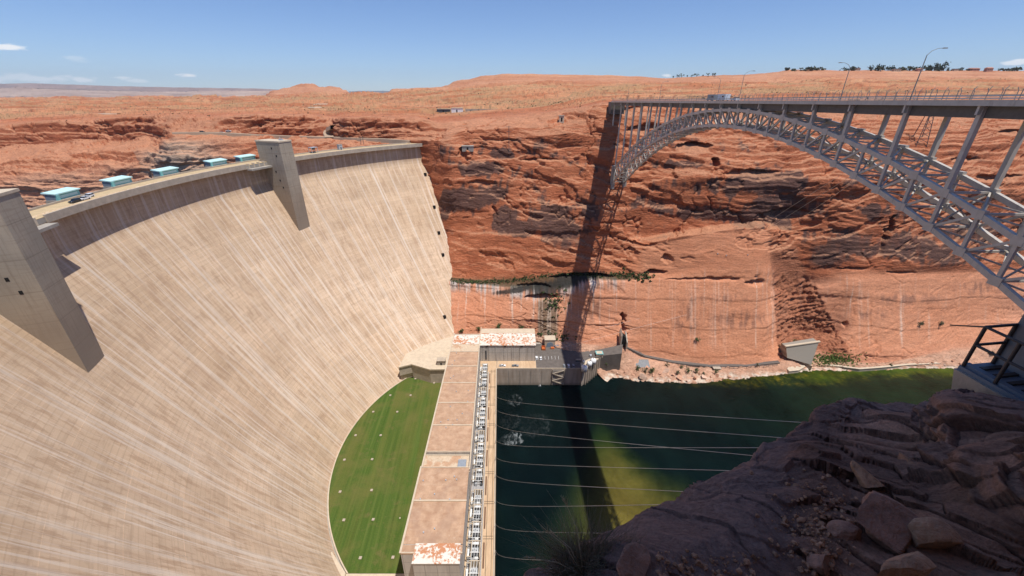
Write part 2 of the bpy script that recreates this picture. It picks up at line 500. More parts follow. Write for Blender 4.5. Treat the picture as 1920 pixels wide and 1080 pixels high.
ck2 = np.abs(fbm(Xg / 24 + 90, Yg / 24, Zg / 30, 5)); D_lo = D_lo - 1.1 * sstep(.022, 0, ck2) * sstep(0, .2, fbm(Xg / 36 + 4, Yg / 36, Zg / 36, 2))
vj = np.abs(fbm(Xg / 13 + 60, Yg / 60, Zg / 90, 3)); D_lo = D_lo - .9 * sstep(.03, 0, vj) * sstep(0, .2, fbm(Xg / 30, Yg / 30, Zg / 16 + 50, 2))
thin = sstep(0.45, 0.7, az) * sstep(7.5, 9, Rr)               # thin crossbedding, right part of the wall
D_up = D_up * (1 - 0.3 * thin) + thin * (2.2 * terrace(Zg + wz * .6 + 0.03 * Xg, 6.0) + 1.0 * terrace(Zg + wz * .4, 2.2))
D = lower * D_lo + upper * D_up + bench * (1.3 * fine + 0.6 * blk + 1.6 * np.abs(perlin(Xg / 4.2, Yg / 4.2, Zg / 3.2)) + .8 * np.abs(perlin(Xg / 1.9, Yg / 1.9, Zg / 1.6)) - .6)
# smooth buttress stays smooth
vt_ = np.interp(UU, [1170, 1195, 1250, 1350, 1430, 1450], [500, 470, 448, 429, 426, 436])
butt = sstep(1172, 1215, UU) * (1 - sstep(1438, 1452, UU - .06 * (VV - 440))) * sstep(0, 7, VV - vt_) * (1 - sstep(676, 690, VV))
rsm = sstep(0, 30, UU - fc_ - 52) * sstep(500, 514, VV + 6 * xb) * (1 - sstep(640, 668, VV)) * (1 - sstep(1850, 1900, UU))
butt = np.maximum(butt, .8 * rsm)
D = D * (1 - 0.55 * butt)
# recesses seen in the wall: overhung alcoves, slots and caves (centre direction, half sizes, depth)
_wob = 7 * fbm(Xg / 9, Yg / 9, Zg / 6, 3)
def recess(u0, v0, hu, hv, dep, lean=0.0):
    a = (UU - u0 - lean * (VV - v0) + 1.6 * _wob) / hu; q = np.clip(1 - a * a, 0, 1)
    t = VV - (v0 - hv * (.35 + .65 * q)) + .5 * _wob; dpt = hv * (.25 + 1.75 * q)
    return dep * np.sqrt(q) * sstep(0, 2.2, t) * (1 - sstep(.15, 1.0, t / dpt))
CAVE = 0
for q in [(1300, 280, 36, 17, 9), (1341, 318, 6, 22, 8), (1661, 448, 9, 46, 9, -.42), (1092, 522, 66, 11, 12), (1015, 559, 36, 8, 9), (1000, 540, 34, 10, 5), (1230, 512, 26, 6, 6), (1330, 524, 90, 4, 4), (1420, 533, 22, 8, 4), (1168, 622, 7, 36, 6, -.05),
          (1480, 404, 48, 15, 6), (1410, 326, 60, 8, 5), (1215, 243, 44, 12, 6), (1228, 511, 20, 6, 5), (1585, 610, 6, 8, 6), (1600, 505, 34, 4, 4), (1690, 512, 30, 4, 4), (1740, 380, 22, 9, 5),
          (1420, 520, 14, 5, 2), (1190, 478, 12, 16, 3, .5), (1255, 490, 12, 14, 3, .5), (1180, 205, 30, 6, 3), (1560, 210, 40, 6, 4), (1810, 300, 34, 6, 5), (1890, 250, 26, 6, 5), (1870, 335, 50, 9, 6), (930, 410, 5, 24, 2.5, .2), (905, 345, 30, 7, 4), (1010, 300, 40, 6, 4), (955, 262, 20, 4, 3), (870, 300, 10, 30, 5, .2)]:
    CAVE = CAVE + recess(*q)
# excavated dam abutment: keep contact clean
abut = np.exp(-((az + 0.185) / 0.03) ** 2) * (Rr < 10)
D = D * (1 - 0.6 * abut)
vfade = sstep(0, 1.2, Rr)
D = D * vfade
far_amp = np.clip(Yg / 900, 0.6, 3.0)
gul = ridged(Xg / 160, Yg / 160, 0 * Zg, 5)
stepz = fbm(Xg / 420, Yg / 70, 0 * Zg + 11, 5)
dz = plat * (far_amp * 2.6 * (sstep(-.02, .02, stepz) + sstep(-.17, -.14, stepz) + sstep(.14, .17, stepz)) * (1 - .5 * sstep(15, 15.6, Rr)) + far_amp * (2.2 * fbm(Xg / 140, Yg / 140, 0 * Zg + 3, 5) + 1.6 * np.floor(3 * fbm(Xg / 220, Yg / 220, 0 * Zg + 8, 4) * 2) * .5 - 1.3 * sstep(.55, .9, gul))
             + 0.7 * fbm(Xg / 14, Yg / 14, 0 * Zg, 4))
skyk = sstep(15.2, 15.9, Rr)
rockhill = skyk * sstep(2.5e2, 5e2, Yg)
dz = dz * (1 - 0.75 * skyk) + rockhill * (far_amp * 2.4 * (terrace(Zg + 6 * fbm(Xg / 200, Yg / 200, 0 * Zg, 3), 16) - .25) + 2.2 * fbm(Xg / 55, Yg / 80, Zg / 9, 4))
Vx = Xg + Ng[..., 0] * D; Vy = Yg + Ng[..., 1] * D + CAVE * 1.25; Vz = Zg + Ng[..., 2] * D + dz
N2 = _normals(Vx, Vy, Vz)
flat = sstep(0.55, 0.85, N2[..., 2])

# ---- colour of the rock itself
def C(r, g, b): return np.array([r, g, b])
def lerp(a, b, t): return a * (1 - t[..., None]) + b * t[..., None]
n1 = fbm(Xg / 45, Yg / 45, Zg / 22, 5) * .5 + .5
n2 = fbm(Xg / 9 + 4, Yg / 9, Zg / 3.5, 5) * .5 + .5
nb = fbm(0 * Xg + 2, 0 * Yg, (Zg + wz * .6 + .04 * Xg) / 5.0, 4) * .5 + .5
col = lerp(C(.315, .092, .042), C(.475, .170, .082), np.clip(n1 * 1.5 - .25 + .3 * (nb - .5), 0, 1))
col = lerp(col, C(.60, .29, .165), sstep(.55, .8, n2) * .4)
bl = fbm(0 * Xg + 5, 0 * Yg, sb / 2.2, 3)
col = col * (1 + .34 * np.clip(bl, -.7, .7) * (.35 + .65 * bedm) * (Rr < 12.4))[..., None]
lowc = lerp(C(.50, .200, .105), C(.64, .325, .200), np.clip(n1 * .9 + .35 * n2 - .2, 0, 1))
rose = lower * (1 - .8 * frac)
col = lerp(col, lowc, rose)
col = lerp(col, lerp(C(.50, .195, .098), C(.62, .290, .165), np.clip(.6 * n2 + .5 * n1 - .05, 0, 1)), butt * .85)
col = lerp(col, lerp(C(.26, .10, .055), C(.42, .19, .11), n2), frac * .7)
# desert varnish: dark, hanging in vertical curtains under beds
vn = fbm(Xg / 26 + 7, Yg / 26, Zg / 17, 5) + .55 * fbm(Xg / 5, Yg / 5, Zg / 40, 3)
zone = upper * right * sstep(6.3, 7.0, Rr) * (1 - sstep(9.2, 10.4, Rr))
zone = np.maximum(zone, .9 * upper * right * sstep(1500, 1540, UU) * sstep(5.9, 6.2, Rr) * (1 - sstep(8.0, 8.8, Rr)))
zone = zone * (1 - np.clip(butt * 1.2, 0, 1)) * (1 - frac)
VP_ = 0
for (u0, v0, hu, hv, wt) in [(885, 372, 46, 22, 1), (905, 315, 40, 14, .8), (950, 290, 50, 10, .6), (975, 430, 34, 14, .9), (1030, 405, 50, 18, .9), (1060, 440, 40, 22, .9), (940, 405, 18, 22, .7), (1095, 395, 30, 40, .5), (1215, 385, 40, 14, .5), (1265, 395, 50, 10, .6),
        (1300, 310, 60, 8, .5), (1430, 345, 80, 18, .9), (1470, 390, 70, 20, 1), (1400, 405, 60, 12, .8), (1330, 400, 60, 14, .6), (1600, 455, 80, 26, .9), (1560, 490, 50, 16, .8), (1700, 460, 60, 26, .9), (1760, 490, 50, 16, .7), (1650, 400, 50, 14, .6), (1820, 440, 60, 20, .7), (1750, 340, 70, 10, .4)]:
    VP_ = np.maximum(VP_, wt * np.exp(-((UU - u0) / (1.2 * hu)) ** 2 - ((VV - v0) / (1.2 * hv)) ** 2))
varn = sstep(.10, .24, .75 * vn + .30 * VP_ - .06) * zone * sstep(.02, .35, VP_ + .35 * np.clip(vn, 0, 1)) + .35 * sstep(.25, .5, VP_) * zone * sstep(-.1, .2, fbm(Xg / 3.2, Yg / 3.2, Zg / 30 + 4, 4))
varn = np.clip(varn + .95 * sstep(.28, .46, VP_ + .7 * vn + .25 * fbm(Xg / 7, Yg / 7, Zg / 5 + 9, 4)) * zone, 0, 1)
col = lerp(col, lerp(C(.072, .046, .043), C(.13, .075, .058), n2), varn * .9)
# wet band and white salt curtains below the ledge
strk = fbm(Xg / 1.6, 0 * Yg + 2, Zg / 60, 4)
strk2 = fbm(Xg / 5.0 + 11, 0 * Yg + 2, Zg / 80, 4)
below = lower * sstep(3.4, 4.6, Rr)
lft = (1 - sstep(.27, .33, az))
whi = sstep(.10, .30, strk) * below * sstep(.0, .25, strk2 + .16 * lft) * (.35 + .35 * lft) * (1 - .6 * frac)
nearl = sstep(4.72, 4.98, Rr + .15 * strk) * (1 - sstep(5.35, 5.6, Rr)) * right * (1 - sstep(.25, .32, az))
col = lerp(col, C(.66, .53, .43), np.clip(whi, 0, .75))
col = lerp(col, C(.50, .47, .44), nearl * sstep(-.2, .15, strk2) * .8)
col = lerp(col, C(.11, .10, .09), nearl * sstep(.0, .25, fbm(Xg / 3 + 31, 0 * Yg, Zg / 30, 3)) * .8)
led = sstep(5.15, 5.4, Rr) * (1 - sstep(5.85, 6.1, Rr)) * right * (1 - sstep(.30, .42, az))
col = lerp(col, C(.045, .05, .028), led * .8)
wet_shade = 0  # alcove shade painted near-black into the rock colour, together with seep stain
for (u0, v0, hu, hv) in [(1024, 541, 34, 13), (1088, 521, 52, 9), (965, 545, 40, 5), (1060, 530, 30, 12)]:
    wet_shade = np.maximum(wet_shade, sstep(1.25, .75, np.sqrt(((UU - u0) / hu) ** 2 + ((VV - v0 - .12 * (u0 - UU)) / hv) ** 2) + .7 * strk))
col = lerp(col, C(.028, .027, .024), wet_shade * right * .92)
stain = 0
for (u0, v0, hu, hv) in [(1395, 600, 55, 16), (1320, 565, 30, 8), (1290, 600, 24, 30), (1365, 560, 40, 8), (1700, 560, 60, 9), (1840, 540, 40, 14), (1620, 590, 40, 8), (1115, 580, 18, 26)]:
    stain = np.maximum(stain, np.exp(-((UU - u0) / hu) ** 2 - ((VV - v0) / hv) ** 2))
col = lerp(col, C(.25, .125, .085), np.clip(stain * sstep(-.15, .3, fbm(Xg / 4, 0 * Yg + 5, Zg / 14, 5)) * 1.1, 0, .75) * (1 - plat))
pst = 0
for (u0, hu) in [(1218, 4), (1300, 9), (1262, 6), (1345, 12), (1612, 3), (1450, 3), (1690, 4)]:
    pst = np.maximum(pst, np.exp(-((UU - u0 - 3 * strk) / hu) ** 2))
col = lerp(col, C(.72, .50, .38), pst * sstep(-.1, .25, strk + .2 * strk2) * np.clip(lower + butt, 0, 1) * sstep(515, 540, VV) * (1 - sstep(640, 665, VV)) * .42)
# white wash lines lower on the buttress
col = lerp(col, C(.70, .52, .40), butt * sstep(.22, .34, strk) * sstep(.1, .3, strk2) * (1 - sstep(5, 6, Rr)) * .7)
# alcove seep, brown, near the portal
seep = sstep(1004, 1012, UU + 4 * strk) * (1 - sstep(1042, 1050, UU + 4 * strk)) * sstep(558, 566, VV) * (1 - sstep(645, 660, VV)) * right
col = lerp(col, lerp(C(.16, .12, .08), C(.40, .33, .26), sstep(-.1, .3, strk)), seep * .85)
# bench rubble and bleached shoreline
col = lerp(col, lerp(C(.40, .215, .135), C(.62, .40, .28), n2), bench * .9)
shore = np.exp(-((Vz - 0.5) / .75) ** 2) * bench * sstep(-.25, .15, fbm(Xg / 6, Yg / 6, 0 * Zg, 3))
col = lerp(col, C(.66, .58, .47), shore * .85)
# left bank of the reservoir, pale bathtub ring low down
ring = (1 - right) * (1 - sstep(8.6, 9.7, Rr + .8 * big)) * sstep(-.62, -.75, az)
col = lerp(col, C(.52, .34, .235), ring * .55)
prom = np.exp(-((az + .79) / .10) ** 2) * (1 - sstep(9.6, 10.3, Rr + .5 * big)) * (az > -.885)
col = lerp(col, lerp(C(.40, .27, .185), C(.55, .42, .31), n2), prom * .85)
redband = (1 - right) * sstep(10.7, 11.05, Rr) * (1 - sstep(11.9, 12.05, Rr))
col = lerp(col, lerp(C(.22, .062, .030), C(.38, .125, .060), nb), redband * .9)
# plateau: sand, slickrock and scrub
sand = lerp(C(.45, .175, .080), C(.54, .285, .150), np.clip(fbm(Xg / 130, Yg / 130, 0 * Zg, 5) + .5, 0, 1))
scr = fbm(Xg / 180 + 3, Yg / 180, 0 * Zg, 4) + .35 * fbm(Xg / 9, Yg / 9, 0 * Zg, 3)
grn = sstep(-.02, .25, scr + .16 * sstep(13.0, 13.6, Rr) - .3 * sstep(14.6, 15.6, Rr))
sand = lerp(sand, C(.33, .215, .105), grn * .6)
sand = lerp(sand, C(.40, .135, .06), sstep(.0, .16, fbm(Xg / 300, Yg / 55, 0 * Zg + 5, 5)) * .8)
stepl = sstep(.03, .0, np.minimum(np.minimum(np.abs(stepz), np.abs(stepz + .155)), np.abs(stepz - .155))) * sstep(-.1, .15, fbm(Xg / 150, Yg / 150, 0 * Zg + 2, 3))
sand = lerp(sand, C(.26, .085, .042), stepl * .8)
dots = sstep(.22, .34, perlin(Xg / 2.6, Yg / 3.5, 0 * Zg)) * (flat > .4)
sand = lerp(sand, C(.105, .10, .055), dots * .55 * np.clip(700 / Yg, .2, 1))
hill = lerp(C(.40, .165, .085), C(.55, .29, .17), np.clip(fbm(Xg / 240, Yg / 240, Zg / 9, 5) + .5, 0, 1))
sand = lerp(sand, hill, sstep(15.0, 15.4, Rr + .25 * fbm(Xg / 200, Yg / 200, 0 * Zg, 3)) * .9)
col = lerp(col, sand, plat * (.55 + .45 * flat))
# dust on ledges
col = lerp(col, C(.50, .26, .15), upper * flat * .6)
TERR = dict(X=Vx, Y=Vy, Z=Vz, R=Rg)

mROCK, nt_, b_ = new_mat('red_sandstone')
g = NT(nt_)
vc = g.n('ShaderNodeVertexColor', layer_name='Col').outputs[0]
va = g.n('ShaderNodeVertexColor', layer_name='Col').outputs[1]
co = g.coord()
f1 = g.noise(g.mapping(co, (1, 1, 2.2)), 0.55, 8, 0.65)
f2 = g.noise(g.mapping(co, (.6, .6, 3.0)), 0.16, 6, 0.6, 0.6)
cc = g.mix(1.0, vc, g.ramp(f1, [(0.25, 0.66), (0.5, 1.0), (0.75, 1.24)]), 'MULTIPLY')
cc = g.mix(va, cc, g.mix(1.0, cc, g.ramp(f2, [(0.3, 0.80), (0.7, 1.16)]), 'MULTIPLY'))
nt_.links.new(cc, b_.inputs['Base Color'])
b_.inputs['Roughness'].default_value = 0.92
b_.inputs['Specular IOR Level'].default_value = 0.15
nt_.links.new(g.bump(g.math('MULTIPLY', g.math('ADD', f1, g.math('MULTIPLY', f2, 1.3)), va), 0.8, 1.2), b_.inputs['Normal'])

V = np.stack([Vx, Vy, Vz], -1).reshape(-1, 3)
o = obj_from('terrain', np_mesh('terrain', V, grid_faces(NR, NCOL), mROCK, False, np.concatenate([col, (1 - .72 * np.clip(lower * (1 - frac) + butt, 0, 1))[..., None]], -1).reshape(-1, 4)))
tag(o, 'red sandstone canyon wall with the desert plateau and slickrock hills above it', 'canyon wall', kind='structure')

def ground_z(x, y):
    """height of the plateau surface under (x, y), from the terrain grid"""
    j = int(np.clip(np.searchsorted(acol, x / y), 1, NCOL - 2))
    k0 = int(np.searchsorted(Rg, 11.9))
    k = k0 + int(np.argmin(np.abs(Vy[k0:, j] - y)))
    return float(Vz[k, j])

def wall_point(u, v, r0=1.0, r1=13.0):
    """point of the carved terrain that a surveyed sight line meets"""
    k0, k1 = int(np.searchsorted(Rg, r0)), int(np.searchsorted(Rg, r1))
    X, Y, Z = Vx[k0:k1], Vy[k0:k1], Vz[k0:k1] - H
    d = Y * CP - Z * SP
    uu = 960 + FPX * X / d; vv = 540 - FPX * (Z * CP + Y * SP) / d
    i = np.argmin((uu - u) ** 2 + (vv - v) ** 2)
    i = np.unravel_index(i, uu.shape)
    return np.array([X[i], Y[i], Z[i] + H])
# ------------------------------------------------------------------ river
mWATER, nt_, b_ = new_mat('river_water')
g = NT(nt_)
co = g.coord()
sep = g.n('ShaderNodeSeparateXYZ', i_0=co)
x, y = sep.outputs[0], sep.outputs[1]
wob = g.noise(co, 0.02, 5, 0.6)
wv = g.math('SUBTRACT', wob, 0.5)
def band(v, a, b):            # smooth 0..1 from a to b
    nd = g.n('ShaderNodeMapRange', interpolation_type='SMOOTHSTEP')
    g.set(nd, 0, v); nd.inputs[1].default_value = a; nd.inputs[2].default_value = b
    return nd.outputs[0]
deep = g.mix(g.ramp(g.noise(co, 0.012, 4), [(0.35, 0.0), (0.65, 1.0)]), (.0014, .0048, .0056), (.0026, .0078, .0070))
# greener downstream
deep = g.mix(band(x, 120, 330), deep, (.0075, .017, .0075))
# gravel bar that rises towards the near bank
bx = g.math('ADD', x, g.math('MULTIPLY', wv, 26.0))
by = g.math('ADD', y, g.math('MULTIPLY', wv, 40.0))
cent = g.math('ADD', 68.0, g.math('MULTIPLY', g.math('SUBTRACT', 190.0, by), .08))
half = g.math('ADD', 13.0, g.math('MULTIPLY', g.math('SUBTRACT', 206.0, by), .40))
dist = g.math('DIVIDE', g.math('ABSOLUTE', g.math('SUBTRACT', bx, cent)), g.math('MAXIMUM', half, 1.0))
bar = g.math('MULTIPLY', band(dist, 1.7, .05), band(by, 240, 196))
sandc = g.mix(g.noise(co, .45, 6, .65), (.085, .072, .012), (.16, .125, .030))
c1 = g.mix(g.math('MULTIPLY', bar, .75), deep, (.022, .048, .009))
c1 = g.mix(g.math('MULTIPLY', g.math('POWER', bar, 2.2), band(by, 228, 160)), c1, sandc)
# weedy shallows along the far shore
sh = g.math('MULTIPLY', band(g.math('ADD', g.math('SUBTRACT', y, g.math('MULTIPLY', x, .055)), g.math('MULTIPLY', wv, 22.0)), 255, 274), band(x, 110, 190))
weed = g.ramp(g.noise(co, .16, 7, .7), [(.38, (.004, .012, .006)), (.52, (.035, .045, .006)), (.66, (.16, .12, .012))])
c1 = g.mix(g.math('MULTIPLY', sh, .9), c1, weed)
gy_ = g.math('ADD', g.math('SUBTRACT', y, g.math('MULTIPLY', x, .045)), g.math('MULTIPLY', wv, 34.0))
green = g.math('MULTIPLY', g.math('MULTIPLY', band(x, 235, 262), band(gy_, 262, 277)), g.ramp(g.noise(co, .03, 3), [(.38, .35), (.55, 1.0)]))
c1 = g.mix(g.math('MULTIPLY', green, .85), c1, g.mix(g.noise(co, .05, 5), (.020, .050, .004), (.085, .110, .012)))
# boil foam where the turbines discharge
def foam(cx, cy, r, str_):
    dx = g.math('SUBTRACT', x, cx); dy = g.math('SUBTRACT', y, cy)
    rr = g.math('SQRT', g.math('ADD', g.math('MULTIPLY', dx, dx), g.math('MULTIPLY', dy, dy)))
    rr = g.math('ADD', rr, g.math('MULTIPLY', g.math('SUBTRACT', g.noise(co, .22, 4), .5), 7.0))
    ring = g.math('MULTIPLY', g.math('MULTIPLY', band(rr, r * .35, r * .95), band(rr, r * 1.2, r * .97)), band(g.math('ADD', dx, g.math('MULTIPLY', dy, -.5)), -r * 1.1, r * .5))
    fl = g.ramp(g.noise(g.mapping(co, (1, .55, 1)), .55, 8, .74, .8), [(.46, 0.0), (.66, 1.0)])
    inner = g.math('MULTIPLY', band(rr, r * 1.3, r * .1), .5)
    return g.math('MULTIPLY', g.math('MULTIPLY', g.math('ADD', ring, inner), fl), str_)
F = None
E_FOAM = [(at_z(962, 822, 0), 6.0, .5), (at_z(964, 750, 0), 6.0, .18), (at_z(955, 788, 0), 8.0, .06), (at_z(1000, 795, 0), 12.0, .05), (at_z(946, 826, 0), 4.0, .2)]
for p_, r_, s_ in E_FOAM:
    q = foam(float(p_[0]), float(p_[1]), r_, s_)
    F = q if F is None else g.math('MAXIMUM', F, q)
c1 = g.mix(g.math('MINIMUM', F, 1.0), c1, (.55, .60, .60))
nt_.links.new(c1, b_.inputs['Base Color'])
b_.inputs['Roughness'].default_value = 0.12
b_.inputs['IOR'].default_value = 1.33
b_.inputs['Specular IOR Level'].default_value = 0.13
rip = g.math('ADD', g.noise(g.mapping(co, (1, 1.6, 1)), .35, 6, .6, .4), g.math('MULTIPLY', g.noise(co, .05, 3), 1.5))
mott = g.noise(g.mapping(co, (1, .6, 1)), .035, 7, .65, 1.2)
c1b = g.mix(1.0, c1, g.ramp(mott, [(.3, .65), (.7, 1.45)]), 'MULTIPLY')
nt_.links.new(c1b, b_.inputs['Base Color'])
nt_.links.new(g.bump(rip, .35, .8), b_.inputs['Normal'])
me = bpy.data.meshes.new('water')
me.from_pydata([(-130, 15, 0), (900, 15, 0), (900, 420, 0), (-130, 420, 0)], [], [(0, 1, 2, 3)])
me.materials.append(mWATER)
tag(obj_from('water', me), 'dark green river below the power plant with a yellow gravel bar', 'river', kind='structure')

# ------------------------------------------------------------------ dam
CREST_C, CREST_R = (63.0, 213.0), 257.0
TOE_C, TOE_R = (-2.3, 196.6), 111.2
Z_CREST, Z_TOE = 177.0, 8.0
A_C0, A_C1 = math.radians(126.5), math.radians(238)      # crest angles, far abutment to near abutment
A_T0, A_T1 = math.radians(62), math.radians(268)

_PW = np.linspace(-0.1, 1, 221)
_PP = np.interp(_PW, [-.1, 0, .3, .6, .80, .90, 1.0], [-.125, 0, .36, .68, .885, .992, 1.0])
_PP = np.convolve(np.pad(_PP, 3, mode='edge'), np.ones(7) / 7, 'valid'); _PP[-4:] = np.linspace(_PP[-5], 1.0, 5)[1:]

def dam_face(t, h):
    """t 0..1 far to near abutment, h 0 (toe) .. 1 (crest) -> point of the downstream face"""
    w = h
    prof = np.interp(w, _PW, _PP)                                    # near vertical under the crest
    cx = TOE_C[0] + (CREST_C[0] - TOE_C[0]) * prof
    cy = TOE_C[1] + (CREST_C[1] - TOE_C[1]) * prof
    r = TOE_R + (CREST_R - TOE_R) * prof
    a = (A_T0 + (A_C0 - A_T0) * w) * (1 - t) + (A_T1 + (A_C1 - A_T1) * w) * t
    return np.stack([cx + r * np.cos(a), cy + r * np.sin(a), Z_TOE + (Z_CREST - Z_TOE) * h + 0 * t], -1)

mDAM, nt_, b_ = new_mat('dam_concrete')
g = NT(nt_)
uv = g.n('ShaderNodeUVMap', uv_map='UVMap').outputs[0]
sep = g.n('ShaderNodeSeparateXYZ', i_0=uv)
U_, V_ = sep.outputs[0], sep.outputs[1]
base = g.ramp(g.noise(g.mapping(uv, (.02, .02, 1)), 1.0, 4), [(.3, (.56, .402, .268)), (.7, (.67, .508, .362))])
# browner and greyer towards the crest
base = g.mix(g.math('MULTIPLY', g.ramp(V_, [(0, 0.0), (1, 1.0)]), .0), base, (.42, .30, .2))
top = g.n('ShaderNodeMapRange', interpolation_type='SMOOTHSTEP'); g.set(top, 0, V_)
top.inputs[1].default_value = 60; top.inputs[2].default_value = 185
base = g.mix(g.math('MULTIPLY', top.outputs[0], .6), base, (.52, .37, .235))
# lift lines and joints
br = g.n('ShaderNodeTexBrick', offset=0.0, squash=1.0); g.set(br, 'Vector', uv)
br.inputs['Scale'].default_value = 1.0; br.inputs['Brick Width'].default_value = 15.4; br.inputs['Row Height'].default_value = 2.3
br.inputs['Mortar Size'].default_value = .22; br.inputs['Mortar Smooth'].default_value = .2; br.inputs['Bias'].default_value = 0
br.inputs['Color1'].default_value = (.93, .93, .93, 1); br.inputs['Color2'].default_value = (1.05, 1.05, 1.05, 1); br.inputs['Mortar'].default_value = (.84, .825, .81, 1)
br2 = g.n('ShaderNodeTexBrick', offset=0.0); g.set(br2, 'Vector', uv)
br2.inputs['Scale'].default_value = 1.0; br2.inputs['Brick Width'].default_value = 15.4; br2.inputs['Row Height'].default_value = 20.7
br2.inputs['Mortar Size'].default_value = .16; br2.inputs['Bias'].default_value = 0
br2.inputs['Color1'].default_value = (.93, .92, .91, 1); br2.inputs['Color2'].default_value = (1.05, 1.05, 1.05, 1); br2.inputs['Mortar'].default_value = (1.24, 1.22, 1.2, 1)
wash = g.noise(g.mapping(uv, (.06, .06, 1)), 1.0, 4)
c = g.mix(g.ramp(wash, [(.3, .25), (.7, .75)]), base, g.mix(1.0, base, br.outputs[0], 'MULTIPLY'))
c = g.mix(1.0, c, br2.outputs[0], 'MULTIPLY')
# form-board panels: short vertical dashes, brown
d1 = g.noise(g.mapping(uv, (.42, .075, 1)), 1.0, 6, .7)
d2 = g.noise(g.mapping(uv, (.07, .42, 1), (40, 9, 0)), 1.0, 5, .65)
c = g.mix(g.math('MULTIPLY', g.ramp(d1, [(.51, 0.0), (.58, 1.0)]), .48), c, (.36, .225, .135))
c = g.mix(g.math('MULTIPLY', g.ramp(d2, [(.54, 0.0), (.60, 1.0)]), .26), c, (.38, .26, .17))
# pale water marks running down the face
s1_ = g.noise(g.mapping(uv, (.50, .0065, 1), (3, 7, 0)), 1.0, 7, .72)
c = g.mix(g.math('MULTIPLY', g.ramp(s1_, [(.525, 0.0), (.585, 1.0)]), g.math('SUBTRACT', .58, g.math('MULTIPLY', top.outputs[0], .24))), c, (.76, .66, .55))
s2_ = g.noise(g.mapping(uv, (.26, .007, 1), (13, 3, 0)), 1.0, 6, .7)
c = g.mix(g.math('MULTIPLY', g.ramp(s2_, [(.52, 0.0), (.575, 1.0)]), .36), c, (.47, .32, .215))
blot = g.noise(g.mapping(uv, (.045, .075, 1), (2, 9, 0)), 1.0, 6, .6)
c = g.mix(1.0, c, g.ramp(blot, [(.32, .93), (.68, 1.07)]), 'MULTIPLY')
# lime bleeding from the joints
jf = g.math('ABSOLUTE', g.math('SUBTRACT', g.math('FRACT', g.math('DIVIDE', g.math('ADD', U_, 7.7), 15.4)), .5))
jw = g.noise(g.mapping(uv, (.065, .012, 1), (5, 1, 0)), 1.0, 6, .7)
jl = g.math('MULTIPLY', g.ramp(g.math('ADD', jf, g.math('MULTIPLY', g.math('SUBTRACT', s1_, .5), .10)), [(.0, 1.0), (.025, .8), (.07, 0.0)]), g.ramp(jw, [(.40, 0.0), (.52, 1.0)]))
jv = g.noise(g.mapping(uv, (.045, .0, 1), (0, 4, 0)), 1.0, 2, .5)
c = g.mix(g.math('MULTIPLY', jl, g.ramp(jv, [(.38, .12), (.62, .8)])), c, (.75, .67, .57))
dj = g.ramp(jf, [(.004, 1.0), (.010, 0.0)])
c = g.mix(g.math('MULTIPLY', dj, .35), c, (.28, .2, .15))
nt_.links.new(c, b_.inputs['Base Color'])
b_.inputs['Roughness'].default_value = .9; b_.inputs['Specular IOR Level'].default_value = .15
nt_.links.new(g.bump(g.math('ADD', d1, br.outputs[0]), .25, .25), b_.inputs['Normal'])

mCONC = mat_simple('weathered_concrete', (.44, .37, .29), .9, .16, .35, bump=.2)
mCONCG = mat_simple('grey_concrete', (.36, .325, .28), .9, .18, .25, bump=.2)
mPALE = mat_simple('pale_concrete', (.56, .46, .34), .9, .12, .4)
mROAD = mat_simple('crest_roadway', (.50, .375, .215), .9, .12, .3)
mASPH = mat_simple('asphalt', (.135, .115, .10), .9, .18, .3)
mDARK = mat_simple('dark_opening', (.015, .014, .013), .9)
mSTEEL = mat_simple('grey_steel', (.27, .26, .24), .55, .12, .6, metal=.15, spec=.4)
mGALV = mat_simple('galvanised_steel', (.50, .52, .54), .45, .12, .8, metal=.3, spec=.5)
mWHITE = mat_simple('white_paint', (.80, .80, .78), .5, .06, .5)
mTEAL = mat_simple('teal_sheet_metal', (.20, .50, .49), .45, .08, .6, spec=.4)
mTEALR = mat_simple('pale_teal_roof', (.52, .74, .72), .5, .05, .6)
mGLASS = mat_simple('dark_glass', (.012, .014, .017), .12, .1, spec=.6)
mTYRE = mat_simple('rubber', (.02, .02, .02), .85)

# tower concrete with board marks
mTOWER, nt_, b_ = new_mat('tower_concrete'); g = NT(nt_)
co = g.coord()
t1 = g.noise(g.mapping(co, (1.2, 1.2, .08)), 1.0, 5, .65)
t2 = g.noise(g.mapping(co, (.12, .12, 1.3)), 1.0, 4, .6)
t3 = g.noise(co, .06, 3)
c = g.mix(g.ramp(t3, [(.35, 0.0), (.65, 1.0)]), (.33, .29, .235), (.42, .36, .28))
c = g.mix(g.math('MULTIPLY', g.ramp(t1, [(.5, 0.0), (.68, 1.0)]), .55), c, (.24, .19, .145))
c = g.mix(g.math('MULTIPLY', g.ramp(t2, [(.5, 0.0), (.66, 1.0)]), .35), c, (.27, .22, .165))
zz = g.n('ShaderNodeSeparateXYZ', i_0=co).outputs[2]
lf = g.math('ABSOLUTE', g.math('SUBTRACT', g.math('FRACT', g.math('DIVIDE', zz, 11.5)), .5))
c = g.mix(g.math('MULTIPLY', g.ramp(lf, [(.008, 1.0), (.02, 0.0)]), .5), c, (.22, .18, .14))
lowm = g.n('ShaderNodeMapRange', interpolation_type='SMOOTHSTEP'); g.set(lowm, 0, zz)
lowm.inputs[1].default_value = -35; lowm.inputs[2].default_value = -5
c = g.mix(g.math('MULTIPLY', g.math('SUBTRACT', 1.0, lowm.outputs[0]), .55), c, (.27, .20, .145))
nt_.links.new(c, b_.inputs['Base Color']); b_.inputs['Roughness'].default_value = .9
b_.inputs['Specular IOR Level'].default_value = .15

